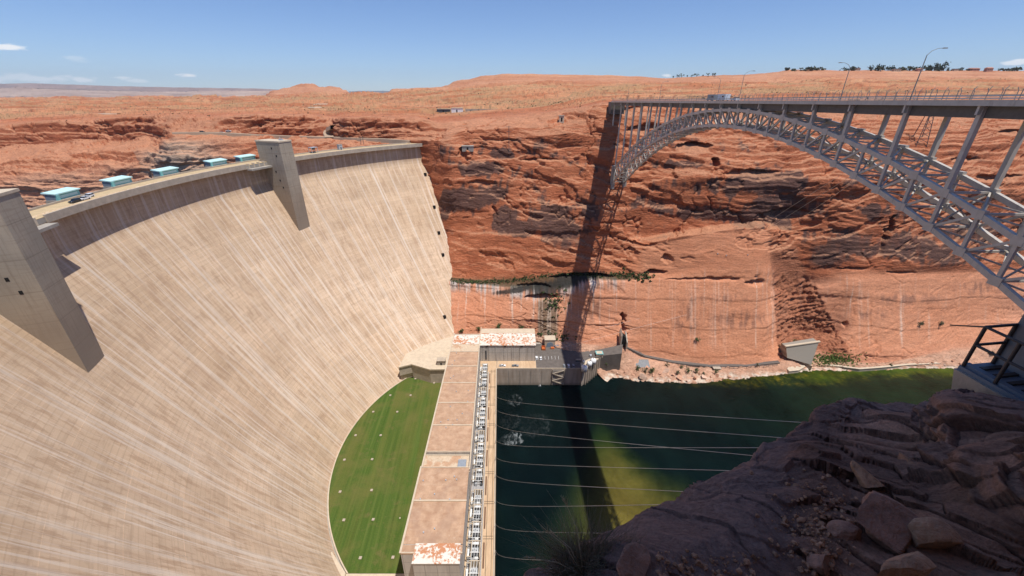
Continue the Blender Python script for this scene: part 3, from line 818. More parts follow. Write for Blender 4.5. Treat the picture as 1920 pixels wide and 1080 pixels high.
DAM = empty('concrete_dam', (-194, 213, 177))
tag(DAM, 'huge pale concrete arch dam curving across the canyon with two square towers', 'dam')
NT_, NH = 320, 150
T_, H_ = np.meshgrid(np.linspace(0, 1, NT_), np.linspace(-.06, 1, NH))
Pd = dam_face(T_, H_)
Pd = Pd - np.array(DAM.location)
_az = np.arctan2(Pd[..., 1] + DAM.location[1] - CREST_C[1], Pd[..., 0] + DAM.location[0] - CREST_C[0]) % (2 * np.pi)
uvd = np.stack([_az * 235, H_ * 190], -1)               # joints are vertical radial planes
def ring_pt(t, dr, z):
    """point at crest parameter t, dr metres upstream (+) of the downstream crest edge"""
    a = A_C0 * (1 - t) + A_C1 * t
    r = CREST_R + dr
    return (CREST_C[0] + r * math.cos(a), CREST_C[1] + r * math.sin(a), z)
# upstream face closes the wall behind
tt = np.linspace(0, 1, NT_)
aa = A_C0 * (1 - tt) + A_C1 * tt
def ringrow(dr, z): return np.stack([CREST_C[0] + (CREST_R + dr) * np.cos(aa), CREST_C[1] + (CREST_R + dr) * np.sin(aa), 0 * aa + z], -1) - np.array(DAM.location)
ext = [ringrow(.3, 176.6), ringrow(9.0, 176.6), ringrow(9.0, 90)]
Pall = np.concatenate([Pd.reshape(-1, 3)] + ext)
uall = np.concatenate([uvd.reshape(-1, 2)] + [np.stack([tt * 400, 0 * tt + 191 + i], -1) for i in range(3)])
me = np_mesh('dam_wall', Pall, grid_faces(NH + 3, NT_), mDAM, False, uv=uall)
obj_from('dam_wall', me, DAM)

def arc_strip(mb, t0, t1, dr0, dr1, z0, z1, n=60):
    """solid curved beam between two radii and two heights"""
    P = []; F = []
    for i in range(n + 1):
        t = t0 + (t1 - t0) * i / n
        P += [ring_pt(t, dr0, z0), ring_pt(t, dr1, z0), ring_pt(t, dr1, z1), ring_pt(t, dr0, z1)]
    for i in range(n):
        a, b = 4 * i, 4 * i + 4
        for k in range(4):
            l = (k + 1) % 4
            F.append((a + k, a + l, b + l, b + k))
    F += [(3, 2, 1, 0), (4 * n, 4 * n + 1, 4 * n + 2, 4 * n + 3)]
    mb.add(P, F); return mb

TW_R, TW_L = .352, .670                                     # crest parameters of the two towers (adjusted below)
def crest_t(p):
    a = math.atan2(p[1] - CREST_C[1], p[0] - CREST_C[0]) % (2 * math.pi)
    return (a - A_C0) / (A_C1 - A_C0)
TW_R, TW_L = crest_t((-158.6, 299.3)), crest_t((-162.3, 129.0))
dT = 1 / (CREST_R * (A_C1 - A_C0))                         # one metre along the crest
arc_strip(MB(), 0, 1, -3.8, 8.6, 176.62, 176.75, 120).build('roadway', mROAD, DAM)
arc_strip(MB(), 0.0, TW_R - 6.5 * dT, -4.3, -3.5, 174.3, 177.3, 60).build('parapet', mCONC, DAM)
arc_strip(MB(), TW_R + 23 * dT, TW_L - 33 * dT, -4.3, -3.5, 174.3, 177.5, 90).build('parapet', mCONC, DAM)
arc_strip(MB(), TW_L + 6.5 * dT, 1, -4.3, -3.5, 174.3, 177.3, 40).build('parapet', mCONC, DAM)
arc_strip(MB(), 0, 1, -3.8, .4, 174.6, 176.55, 120).build('cantilever_slab', mCONCG, DAM)
arc_strip(MB(), 0, 1, 8.6, 9.2, 174.9, 177.6, 120).build('upstream_wall', mCONC, DAM)
for s_, tt_ in ((1, TW_R), (-1, TW_L)):
    w0, w1 = (5.6, 23) if s_ > 0 else (-32, -6.2)
    arc_strip(MB(), tt_ + w0 * dT, tt_ + w1 * dT, -8.0, -3.8, 173.2, 174.4, 8).build('balcony', mCONCG, DAM)
    for q in range(4):
        ta = tt_ + (w0 + (w1 - w0) * (q + .6) / 4.2) * dT
        m_ = MB(); m_.box(ring_pt(ta, -3.0, 176.0), (1.7, 1.1, 3.0), A_C0 + (A_C1 - A_C0) * ta)
        m_.build('balcony_pier', mPALE, DAM)
def tower(tc, rin, wid, zt, zb, nm):
    a = A_C0 + (A_C1 - A_C0) * tc
    c = (CREST_C[0] + math.cos(a) * (CREST_R + rin) , CREST_C[1] + math.sin(a) * (CREST_R + rin))
    e = Vector((math.cos(a), math.sin(a), 0)); sd = Vector((-math.sin(a), math.cos(a), 0))
    depth = 22.0
    c3 = Vector((c[0], c[1], 0))
    def pt(x, y, z): return tuple(c3 + e * x + sd * y + Vector((0, 0, z)))
    m_ = MB()
    P = [pt(0, -wid / 2, zb), pt(depth, -wid / 2, zb), pt(depth, wid / 2, zb), pt(0, wid / 2, zb),
         pt(0, -wid / 2, zt), pt(depth, -wid / 2, zt), pt(depth, wid / 2, zt), pt(0, wid / 2, zt)]
    m_.add(P, [(0, 3, 2, 1), (4, 5, 6, 7), (0, 1, 5, 4), (1, 2, 6, 5), (2, 3, 7, 6), (3, 0, 4, 7)])
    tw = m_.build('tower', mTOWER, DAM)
    k = MB(); k.prism([pt(-.25, -wid / 2 - .25, 0)[:2], pt(depth + .25, -wid / 2 - .25, 0)[:2], pt(depth + .25, wid / 2 + .25, 0)[:2], pt(-.25, wid / 2 + .25, 0)[:2]], zt - .02, zt + .9)
    k.build('tower_cap', mPALE, tw)
    # vent openings on the flank that faces the valley side
    for x, z in ((8, zt - 4), (5, zt - 9), (9, zt - 20), (7, zt - 26), (5.5, zt - 31)):
        MB().bar(pt(x - .5, wid / 2 + .03, z), pt(x + .5, wid / 2 + .03, z), .12, 1.3).build('vent', mDARK, tw)
    MB().tube([pt(4, 0, zt + .9), pt(4, 0, zt + 3.4)], .12).build('mast', mGALV, tw)
    MB().bar(pt(3, -1, zt + 1.2), pt(6, -1, zt + 1.2), 1.6, 1.2).build('roof_cabinet', mGALV, tw)
    return tw
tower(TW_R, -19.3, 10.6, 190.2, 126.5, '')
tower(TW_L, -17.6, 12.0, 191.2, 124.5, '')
# gallery openings along the far abutment
for (u_, v_) in ((797, 327), (814, 388), (822, 436), (830, 477), (833, 594)):
    P_ = dam_face(*np.meshgrid(np.linspace(.03, .4, 500), np.linspace(.02, .98, 500)))
    Z_ = P_[..., 2] - H; d_ = P_[..., 1] * CP - Z_ * SP
    uu = 960 + FPX * P_[..., 0] / d_; vv = 540 - FPX * (Z_ * CP + P_[..., 1] * SP) / d_
    i_ = np.unravel_index(np.argmin((uu - u_) ** 2 + (vv - v_) ** 2), uu.shape)
    p_ = P_[i_]
    MB().box((p_[0] + .4, p_[1] - .5, p_[2]), (2.2, 2.2, 2.6), .6).build('gallery_opening', mDARK, DAM)

# ------------------------------------------------------------------ toe of the dam: lawn
ZL = 10.0
LX = -50.6
mLAWN, nt_, b_ = new_mat('mown_lawn'); g = NT(nt_)
co = g.coord()
rot = g.mapping(co, (1, 1, 1), (0, 0, 0), (0, 0, math.radians(-3)))
st = g.noise(g.mapping(rot, (.55, .012, 1)), 1.0, 4, .6)
st2 = g.noise(g.mapping(rot, (.11, .006, 1), (7, 0, 0)), 1.0, 3, .5)
pt_ = g.noise(co, .05, 5, .6)
c = g.ramp(st, [(.30, (.046, .084, .014)), (.52, (.070, .113, .021)), (.72, (.105, .140, .032))])
c = g.mix(g.math('MULTIPLY', g.ramp(st2, [(.48, 0.0), (.60, 1.0)]), .45), c, (.125, .125, .030))
c = g.mix(g.math('MULTIPLY', g.ramp(pt_, [(.48, 0.0), (.62, 1.0)]), .55), c, (.135, .128, .038))
c = g.mix(g.math('MULTIPLY', g.ramp(g.noise(co, .16, 6, .7), [(.56, 0.0), (.70, 1.0)]), .5), c, (.17, .13, .055))
c = g.mix(1.0, c, g.ramp(g.noise(co, 1.8, 4, .7), [(.3, .78), (.7, 1.2)]), 'MULTIPLY')
nt_.links.new(c, b_.inputs['Base Color']); b_.inputs['Roughness'].default_value = .95
b_.inputs['Specular IOR Level'].default_value = .1
nt_.links.new(g.bump(g.noise(co, 3.0, 4), .5, .2), b_.inputs['Normal'])

hL = (ZL - Z_TOE) / (Z_CREST - Z_TOE)
def toe_arc(dr, y0, y1, n=70):
    """points on the lawn-level circle, dr metres inside the dam face"""
    prof = float(np.interp(hL, _PW, _PP))
    cx = TOE_C[0] + (CREST_C[0] - TOE_C[0]) * prof; cy = TOE_C[1] + (CREST_C[1] - TOE_C[1]) * prof
    r = TOE_R + (CREST_R - TOE_R) * prof - dr
    a0 = math.pi - math.asin(max(-1, min(1, (y0 - cy) / r))); a1 = math.pi - math.asin(max(-1, min(1, (y1 - cy) / r)))
    return [(cx + r * math.cos(a0 + (a1 - a0) * i / n), cy + r * math.sin(a0 + (a1 - a0) * i / n)) for i in range(n + 1)]
pA = at_z(649, 1075, ZL); pB = at_z(773, 708, ZL); pC = at_z(826, 716, ZL)
inner = toe_arc(2.3, pA[1], pB[1])
poly = inner + [(pB[0] + 1, pB[1] - .3), (pC[0], pC[1]), (LX, pC[1] + 2), (LX, pA[1])]
MBl = MB(); MBl.prism(poly[::-1], ZL - 3, ZL)
tag(MBl.build('grass', mLAWN), 'mown striped green lawn between the dam and the power plant', 'lawn', kind='stuff')
m_ = MB(); o1, o2 = toe_arc(2.3, pA[1], pB[1]), toe_arc(1.7, pA[1], pB[1])
for i in range(len(o1) - 1):
    m_.prism([o1[i], o1[i + 1], o2[i + 1], o2[i]], ZL - 2.5, ZL + .35)
tag(m_.build('curb', mPALE), 'thin pale concrete kerb running along the curved edge of the lawn', 'kerb', kind='structure')
m_ = MB(); m_.prism([(-135, 20), (-26.5, 20), (-26.5, 330), (-135, 330)], 2.0, ZL - 1.6)
tag(m_.build('ground', mCONCG), 'concrete floor under the toe of the dam', 'ground', kind='structure')
m_ = MB()
m_.prism([(pA[0] - 14, pA[1] - 30), (LX, pA[1] - 30), (LX, pA[1] - .1), (pA[0] - 2, pA[1] - .1)], ZL - 3, ZL - .05)
q0 = at_z(609, 1052, ZL + 1.2); q1 = at_z(622, 1034, ZL + 1.2); q2 = at_z(648, 1074, ZL + 1.2); q3 = at_z(640, 1100, ZL + 1.2)
m_.prism([tuple(q[:2]) for q in (q3, q2, q1, q0)], ZL - 2, ZL + 1.2)
tag(m_.build('pavement', mPALE), 'pale concrete apron at the near end of the lawn', 'pavement', kind='structure')
# small drain boxes in the lawn
lb = [(607 + 0, 672 + 0)]
LAWNBOX = [(779, 711), (814, 719), (770, 742), (732, 742), (745, 773), (700, 773), (714, 817), (667, 817), (698, 862), (646, 863),
           (697, 920), (638, 923), (700, 975), (645, 976), (750, 972), (676, 1047), (737, 1046)]
BOXW = ['far tip of the lawn beside the bent wall', 'far end of the lawn close to the power plant', 'lawn, second row from the far wall on the right', 'lawn, second row from the far wall by the kerb',
        'lawn, third row, away from the kerb', 'lawn, third row, near the kerb', 'lawn, fourth row, away from the kerb', 'lawn, fourth row, near the kerb',
        'lawn, fifth row, away from the kerb', 'lawn, fifth row, near the kerb', 'lawn, sixth row, away from the kerb', 'lawn, sixth row, near the kerb at its widest',
        'lawn, seventh row, in the middle', 'lawn, seventh row, near the kerb', 'lawn, tiny white one close to the plant wall', 'lawn, nearest row on the left', 'lawn, nearest row beside the plant corner']
bx0 = None
for k, (u_, v_) in enumerate(LAWNBOX):
    p_ = at_z(u_, v_, ZL)
    if bx0 is None:
        bx0 = empty('drain_box', tuple(p_))
        MB().bbox(p_[0] - .6, p_[0] + .6, p_[1] - .6, p_[1] + .6, ZL - .3, ZL + .5).build('box', mCONC, bx0)
        MB().bbox(p_[0] - .7, p_[0] + .7, p_[1] - .7, p_[1] + .7, ZL + .5, ZL + .65).build('lid', mCONC, bx0)
        t_ = bx0
    else:
        t_ = copy_tree(bx0); t_.location = tuple(p_)
        if k == 14: t_.scale = (.55, .55, .7)
    tag(t_, 'small pale concrete box on the ' + BOXW[k], 'drain box', 'drain boxes set in the lawn')
# ------------------------------------------------------------------ power plant
ZD = 16.4                                                    # tailrace deck
def sx(x0, y): return x0 + .0275 * (270 - y)                 # the plant's river side runs slightly askew
def slant(mb, x0, x1, y0, y1, z0, z1):
    mb.prism([(sx(x0, y0), y0), (sx(x1, y0), y0), (sx(x1, y1), y1), (sx(x0, y1), y1)], z0, z1); return mb

mROOF, nt_, b_ = new_mat('tan_roof_membrane'); g = NT(nt_); co = g.coord()
br = g.n('ShaderNodeTexBrick', offset=.3); g.set(br, 'Vector', co)
br.inputs['Scale'].default_value = 1.0; br.inputs['Brick Width'].default_value = 4.6; br.inputs['Row Height'].default_value = 3.7
br.inputs['Mortar Size'].default_value = .12; br.inputs['Bias'].default_value = 0
br.inputs['Color1'].default_value = (.90, .90, .90, 1); br.inputs['Color2'].default_value = (1.05, 1.05, 1.05, 1); br.inputs['Mortar'].default_value = (.93, .91, .9, 1)
c = g.ramp(g.noise(co, .28, 6, .6), [(.32, (.39, .235, .148)), (.68, (.54, .36, .238))])
c = g.mix(.8, c, g.mix(1.0, c, br.outputs[0], 'MULTIPLY'))
c = g.mix(g.math('MULTIPLY', g.ramp(g.noise(co, .9, 5, .7), [(.56, 0.0), (.72, 1.0)]), .5), c, (.60, .46, .36))
c = g.mix(g.math('MULTIPLY', g.ramp(g.noise(co, .10, 3, .5), [(.55, 0.0), (.62, 1.0)]), .35), c, (.36, .235, .17))
nt_.links.new(c, b_.inputs['Base Color']); b_.inputs['Roughness'].default_value = .9; b_.inputs['Specular IOR Level'].default_value = .15

mPEEL, nt_, b_ = new_mat('peeling_white_roof'); g = NT(nt_); co = g.coord()
n_ = g.noise(co, .55, 7, .68, .4); n2_ = g.noise(co, .12, 3)
c = g.mix(g.ramp(g.math('ADD', n_, g.math('MULTIPLY', n2_, .5)), [(.74, 0.0), (.80, 1.0)]), (.72, .68, .60), (.50, .215, .10))
c = g.mix(g.ramp(g.noise(co, 2.2, 4, .6), [(.5, 0.0), (.7, .4)]), c, (.55, .42, .32))
nt_.links.new(c, b_.inputs['Base Color']); b_.inputs['Roughness'].default_value = .85

mPWALL, nt_, b_ = new_mat('plant_wall_panels'); g = NT(nt_); co = g.coord()
br = g.n('ShaderNodeTexBrick', offset=0.0); g.set(br, 'Vector', g.mapping(co, (1, 1, 1), (0, 0, 0), (math.radians(90), 0, 0)))
br.inputs['Scale'].default_value = 1.0; br.inputs['Brick Width'].default_value = 5.2; br.inputs['Row Height'].default_value = 8.5
br.inputs['Mortar Size'].default_value = .16; br.inputs['Bias'].default_value = 0
br.inputs['Color1'].default_value = (.50, .46, .41, 1); br.inputs['Color2'].default_value = (.55, .51, .455, 1); br.inputs['Mortar'].default_value = (.36, .33, .29, 1)
c = g.mix(1.0, br.outputs[0], g.ramp(g.noise(g.mapping(co, (.6, .6, .08)), 1, 5), [(.3, .82), (.7, 1.08)]), 'MULTIPLY')
nt_.links.new(c, b_.inputs['Base Color']); b_.inputs['Roughness'].default_value = .85

mDECK, nt_, b_ = new_mat('tan_deck'); g = NT(nt_); co = g.coord()
c = g.ramp(g.noise(g.mapping(co, (.5, .12, 1)), 1, 5, .6), [(.3, (.49, .33, .20)), (.7, (.62, .445, .285))])
nt_.links.new(c, b_.inputs['Base Color']); b_.inputs['Roughness'].default_value = .9; b_.inputs['Specular IOR Level'].default_value = .15
mBROWN = mat_simple('brown_slot_cover', (.16, .085, .05), .8)
mGRATE = mat_simple('grey_grating', (.37, .355, .35), .7, .25, 1.2, metal=.1)

PP = empty('power_plant', (-37, 190, ZL))
tag(PP, 'long flat tan-roofed power plant building between the lawn and the river', 'power plant')
YB = [105, 110.4, 133.5, 153.4, 166.1, 186.5, 206.4, 226.7, 245.8, 264.7, 275.6, 289]
ZR = 38.5
RX0 = -48.3
# walls of the three height steps
w_ = MB(); w_.prism([(RX0, 166.0), (sx(-26.3, 166), 166.0), (sx(-26.3, 291), 291), (RX0, 291)], ZL - 3, ZR - .3); w_.build('wall', mPWALL, PP)
w_ = MB(); w_.prism([(RX0, 153.4), (sx(-26.3, 153.4), 153.4), (sx(-26.3, 165.9), 165.9), (RX0, 165.9)], ZL - 3, 36.45); w_.build('wall', mPWALL, PP)
w_ = MB(); w_.prism([(-48.0, 108.3), (sx(-27.0, 108.3), 108.3), (sx(-26.9, 153.3), 153.3), (-48.0, 153.3)], ZL - 3, 41.2); w_.build('wall', mPWALL, PP)
w_ = MB(); w_.prism([(-41.9, 104), (-22.1, 104), (-22.0, 108.1), (-41.9, 108.1)], ZL - 3, 41.9); w_.build('wall', mPWALL, PP)
w_ = MB(); w_.prism([(-42.2, 103.7), (-21.9, 103.7), (-22.5, 112.3), (-42.2, 112.3)], 41.95, 42.35); w_.build('roof', mPEEL, PP)
def roof(y0, y1, z, mat, xl=RX0):
    r_ = MB(); r_.prism([(xl - .3, y0), (sx(-26.0, y0), y0), (sx(-26.0, y1), y1), (xl - .3, y1)], z - .3, z)
    return r_.build('roof', mat, PP)
def lip(y, z, xl=RX0, w=.8):
    r_ = MB(); r_.prism([(xl - .5, y - w / 2), (sx(-25.8, y), y - w / 2), (sx(-25.8, y), y + w / 2), (xl - .5, y + w / 2)], z + .004, z + .45)
    r_.build('roof_lip', mPALE, PP)
roof(112.5, 133.3, 41.5, mROOF, -48.0); roof(133.7, 153.2, 41.5, mROOF, -48.0); roof(108.2, 112.1, 41.5, mROOF, -48.0)
lip(133.5, 41.5, -48.0); lip(153.0, 41.5, -48.0, .5); lip(108.6, 41.5, -48.0, .5)
mPROOF, nt_, b_ = new_mat('stained_pale_roof'); g = NT(nt_); co = g.coord()
n_ = g.noise(co, .13, 6, .6, .3)
c = g.mix(g.ramp(n_, [(.54, 0.0), (.60, .75)]), (.60, .47, .33), (.48, .265, .15)); c = g.mix(1.0, c, g.ramp(g.noise(co, .8, 6, .7), [(.3, .8), (.7, 1.1)]), 'MULTIPLY')
nt_.links.new(c, b_.inputs['Base Color']); b_.inputs['Roughness'].default_value = .9
roof(154, 165.6, 36.8, mPROOF)
lip(154.3, 36.8, RX0, .6); lip(165.2, 36.8, RX0, .7)
r_ = MB(); r_.bbox(-29.6, -25.2, 154.6, 161.6, 36.8, 37.9); r_.build('roof_hatch', mat_simple('blue_grey_sheet', (.27, .30, .34), .6), PP)
for i in range(5, 10):
    y0, y1 = YB[i - 1] + .1, YB[i] - .1
    roof(y0, y1, ZR, mROOF); lip(YB[i], ZR)
lip(166.3, ZR, RX0, .5)
roof(264.9, 275.4, ZR, mPROOF); roof(275.6, 289, ZR + .1, mPEEL); lip(289.2, ZR, RX0, .5)
e_ = MB(); e_.prism([(RX0 - .6, 153.8), (RX0 + .3, 153.8), (RX0 + .3, 291), (RX0 - .6, 291)], ZR + .46, ZR + .75); e_.build('parapet', mPALE, PP)
e_ = MB(); e_.prism([(-48.6, 108.2), (-47.7, 108.2), (-47.7, 153.4), (-48.6, 153.4)], 41.96, 42.25); e_.build('parapet', mPALE, PP)
e_ = MB(); e_.prism([(sx(-26.3, 154), 154), (sx(-25.6, 154), 154), (sx(-25.6, 289), 289), (sx(-26.3, 289), 289)], ZR + .46, ZR + .7); e_.build('parapet', mPALE, PP)
rv = None
for k in range(26):
    x_, y_ = -46 + RNG.random() * 18, 115 + RNG.random() * 148
    if 150 < y_ < 169: continue
    z_ = 41.5 if y_ < 153 else ZR
    m_ = MB(); m_.cyl((x_, y_), .35, z_, z_ + .7, 8); m_.build('roof_vent', mGALV, PP)

# tailrace deck between the building and the river
TD = empty('tailrace_deck', (-20, 190, ZD))
tag(TD, 'tan concrete deck strip along the river side of the power plant', 'deck')
slant(MB(), -27.2, -12.6, 85, 283.2, -6, ZD).build('deck_slab', mDECK, TD)
slant(MB(), -26.2, -18.9, 90, 268, ZD + .006, ZD + .05).build('transformer_pad', mGRATE, TD)
slant(MB(), -13.1, -12.5, 85, 272, ZD + .006, ZD + .8).build('river_kerb', mPALE, TD)
slant(MB(), -19.0, -18.7, 90, 268, ZD + .06, ZD + .35).build('rail', mPALE, TD)
for x0 in (-16.9, -14.2):
    slant(MB(), x0 - .09, x0 + .09, 85, 271, ZD + .006, ZD + .04).build('crane_rail', mDARK, TD)
for k in range(9):
    y0 = 97 + k * 19.6
    slant(MB(), -18.4, -17.6, y0, y0 + 12.5, ZD + .006, ZD + .06).build('slot_cover', mBROWN, TD)
    for q in (-1.4, 0):
        slant(MB(), -18.6, -13.4, y0 + 15.6 + q, y0 + 15.8 + q, ZD + .045, ZD + .08).build('cross_rail', mDARK, TD)

# transformers, one per bay
TY = [272.8, 263.6, 253.7, 243.0, 231.4, 220.8, 212.0, 199.4, 189.2, 180.0, 169.5, 155.3, 146.2, 136.4, 126.5, 117.0, 108.0, 99.0]
ORD = ['next to the annex', 'second', 'third', 'fourth', 'fifth', 'sixth', 'seventh', 'eighth', 'ninth', 'tenth', 'eleventh', 'twelfth', 'thirteenth', 'fourteenth', 'fifteenth', 'sixteenth', 'seventeenth', 'eighteenth']
TRK = None; BUS = None
mLG = mat_simple('light_grey_paint', (.50, .51, .51), .5, .12, 1.0)
mDGREY = mat_simple('dark_grey_metal', (.075, .08, .085), .6, .2, 1.2)
for k, y in enumerate(TY):
    y = y - 3.5
    bx, by = sx(-22.0, y), y
    nm = ORD[k] if k == 0 else ORD[k] + ' from the annex end'
    if TRK is None:
        T = empty('transformer', (bx, by, ZD)); TRK = T
        MB().bbox(bx - 1.6, bx + 1.6, by - 1.3, by + 1.3, ZD + .3, ZD + 3.6).build('tank', mLG, T)
        for s_ in (-1, 1):
            rr_ = MB()
            for q in range(6): rr_.bbox(bx - 1.5 + q * .55, bx - 1.2 + q * .55, by + s_ * 1.45 - .55 * (s_ < 0), by + s_ * 1.45 + .55 * (s_ > 0), ZD + .6, ZD + 3.2)
            rr_.bbox(bx - 1.5, bx + 1.55, by + s_ * 2.1 - .12, by + s_ * 2.1 + .12, ZD + 2.9, ZD + 3.25)
            rr_.build('radiator', mDGREY, T)
        MB().tube([(bx - 1.7, by + 2.9, ZD + 4.3), (bx + 1.7, by + 2.9, ZD + 4.3)], .62, 10).build('conservator', mWHITE, T, True)
        for q in (-1.0, 0, 1.0):
            m_ = MB(); m_.cyl((bx + q, by - .3), .22, ZD + 3.6, ZD + 5.4, 8, .12)
            m_.build('bushing', mGALV, T)
        m_ = MB()
        m_.bar((bx + 2.3, by + 3.6, ZD + 2.2), (bx + 2.3, by - 3.4, ZD + 2.2), .3, 4.2); m_.build('fire_wall', mPALE, T)
        m_ = MB(); m_.bbox(bx - 2.6, bx + 2.4, by + 3.9, by + 4.3, ZD, ZD + 4.6); m_.build('bay_wall', mPALE, T)
        m_ = MB()
        for q in (-1.5, -.2, 1.2): m_.bar((bx + q, by - 4.6, ZD + 4.6), (bx + q, by + 3.9, ZD + 4.6), .16, .16)
        for q in (-4.4, -1.6): m_.bar((bx - 2.4, by + q, ZD + 4.75), (bx + 2.2, by + q, ZD + 4.75), .2, .2)
        m_.build('pipe_rack', mWHITE, T)
        MB().bbox(bx - 2.3, bx - 1.0, by - 4.6, by - 3.3, ZD, ZD + 2.2).build('cooler', mGALV, T)
        MB().bbox(bx + .9, bx + 2.2, by - 4.4, by - 3.4, ZD, ZD + 1.6).build('breaker_box', mDGREY, T)
        m_ = MB(); m_.bbox(bx - .6, bx + .9, by - 3.2, by - 1.9, ZD, ZD + 1.9); m_.build('control_cabinet', mWHITE, T)
    else:
        T = copy_tree(TRK); T.location = (bx, by, ZD)
        for ch in list(T.children):
            if ch.name.startswith('conservator') and k % 3 == 1: ch.scale = (.8, 1, 1)
            if ch.name.startswith('control_cabinet'): ch.location = (RNG.uniform(-.9, .9), RNG.uniform(-.3, .4), 0); ch.scale = (1, RNG.uniform(.7, 1.2), RNG.uniform(.7, 1.2))
            if k % 4 == 3 and ch.name.startswith(('radiator', 'conservator')): bpy.data.objects.remove(ch)
    tag(T, f'grey transformer in its walled bay on the plant deck, {nm}', 'transformer', 'transformers along the plant deck')
    fx = sx(-25.0, y)
    if BUS is None:
        B = empty('switch_cabinet_row', (fx, by, ZD)); BUS = B
        MB().bbox(fx - .75, fx + .1, by - 3.0, by + 2.6, ZD, ZD + 2.6).build('white_cabinet', mWHITE, B)
        MB().bbox(fx + .15, fx + .95, by - 2.4, by + 1.8, ZD, ZD + 2.0).build('dark_cabinet', mDGREY, B)
        m_ = MB()
        for yy in (-3.4, 3.2):
            for xx in (-.9, 1.1): m_.bar((fx + xx, by + yy, ZD), (fx + xx, by + yy, ZD + 4.4), .25, .25)
            m_.bar((fx - 1.1, by + yy, ZD + 4.4), (fx + 1.3, by + yy, ZD + 4.4), .3, .3)
        m_.bar((fx + 1.1, by - 3.6, ZD + 4.5), (fx + 1.1, by + 3.5, ZD + 4.5), .28, .28); m_.bar((fx - .9, by - 3.6, ZD + 4.5), (fx - .9, by + 3.5, ZD + 4.5), .2, .2)
        m_.build('bus_frame', mPALE, B)
    else:
        B = copy_tree(BUS); B.location = (fx, by, ZD)
        for ch in list(B.children):
            if ch.name.startswith('white_cabinet'): ch.scale = (1, RNG.uniform(.55, 1.0), RNG.uniform(.6, 1.1)); ch.location = (0, RNG.uniform(-.8, .8), 0)
            if ch.name.startswith('dark_cabinet') and k % 3 == 0: ch.scale = (1.3, .6, 1)
    tag(B, f'white switch cabinets beside the plant wall, {nm}', 'switchgear', 'switchgear bays along the plant wall')

# bent retaining wall between lawn and annex fill
WW = empty('retaining_wall', tuple(at_z(800, 715, ZL)))
tag(WW, 'bent concrete retaining wall with a dark capped edge at the far end of the lawn', 'retaining wall')
wt = 23.0
a_ = [at_y(748, 684, at_z(752, 700, ZL + 8)[1]), at_y(772, 683, pB[1]), at_y(806, 693, at_z(806, 718, ZL)[1]), at_y(832, 692, at_z(826, 716, ZL)[1])]
pl = [(float(q[0]), float(q[1])) for q in a_]
pl[0] = (pl[1][0] - 9.5, pl[1][1] - 4.0); pl[3] = (RX0, pl[2][1] + .3)
m_ = MB()
for i in range(3):
    (x0, y0), (x1, y1) = pl[i], pl[i + 1]
    m_.prism([(x0, y0), (x1, y1), (x1, y1 + 1.2), (x0, y0 + 1.2)], ZL - 2 if i else ZL + 5, wt)
m_.build('wall', mCONC, WW)
m_ = MB()
for i in range(3):
    (x0, y0), (x1, y1) = pl[i], pl[i + 1]
    m_.prism([(x0, y0 - .9), (x1, y1 - .9), (x1, y1 + 1.4), (x0, y0 + 1.4)], wt + .003, wt + 1.1)
m_.build('coping', mPALE, WW)
m_ = MB(); m_.prism([(pl[0][0], pl[0][1] + 1.5), (pl[1][0], pl[1][1] + 1.5), (pl[2][0], pl[2][1] + 1.5), (RX0 + .5, pl[3][1] + 1.5), (RX0 + .5, 318), (-75, 318), (-88, 300)], ZL, wt + .3)
tag(m_.build('pavement', mPALE), 'pale concrete yard between the dam foot and the far end of the plant', 'pavement', kind='structure')
KB = empty('service_hut', tuple(at_z(828, 684, wt + .3)))
tag(KB, 'small flat-roofed brown concrete hut on the yard behind the bent wall', 'hut')
p_ = at_z(828, 682, wt + .3)
MB().bbox(p_[0] - 3.2, p_[0] + 3.2, p_[1] - 2, p_[1] + 2.5, wt + .3, wt + 4.2).build('wall', mCONCG, KB)
MB().bbox(p_[0] - 3.6, p_[0] + 3.6, p_[1] - 2.4, p_[1] + 2.9, wt + 4.2, wt + 4.7).build('roof', mCONC, KB)
MB().bbox(p_[0] - .6, p_[0] + .6, p_[1] - 2.06, p_[1] - 1.95, wt + .3, wt + 2.6).build('door', mDARK, KB)

# annex
AX = empty('annex_building', (-4, 295, ZD))
tag(AX, 'wide grey annex building with a peeling white roof against the canyon wall', 'building')
MB().bbox(-27.0, 19.6, 283.3, 309, ZD - 2, 31.9).build('wall', mPWALL, AX)
MB().bbox(-27.4, 20.0, 282.8, 301.5, 31.95, 32.5).build('roof', mPEEL, AX)
MB().bbox(-27.4, 20.0, 301.6, 309.2, 31.95, 32.6).build('roof', mPALE, AX)
MB().bbox(-27.5, -27.0, 283, 309.4, 32.61, 34.2).build('end_parapet', mPALE, AX)
for q in (-21, -6, 8):
    MB().bbox(q - .9, q + .9, 282.95, 283.28, 30.6, 31.7).build('vent', mDARK, AX)
MB().bbox(-22.5, -21.3, 283.1, 283.28, 18, 27).build('ladder', mDGREY, AX)
m_ = MB()
for q in range(8): m_.bbox(-26.5 + q * 6.55, -26.2 + q * 6.55, 283.05, 283.28, ZD, 31.8)
m_.build('pilaster_row', mPWALL, AX)

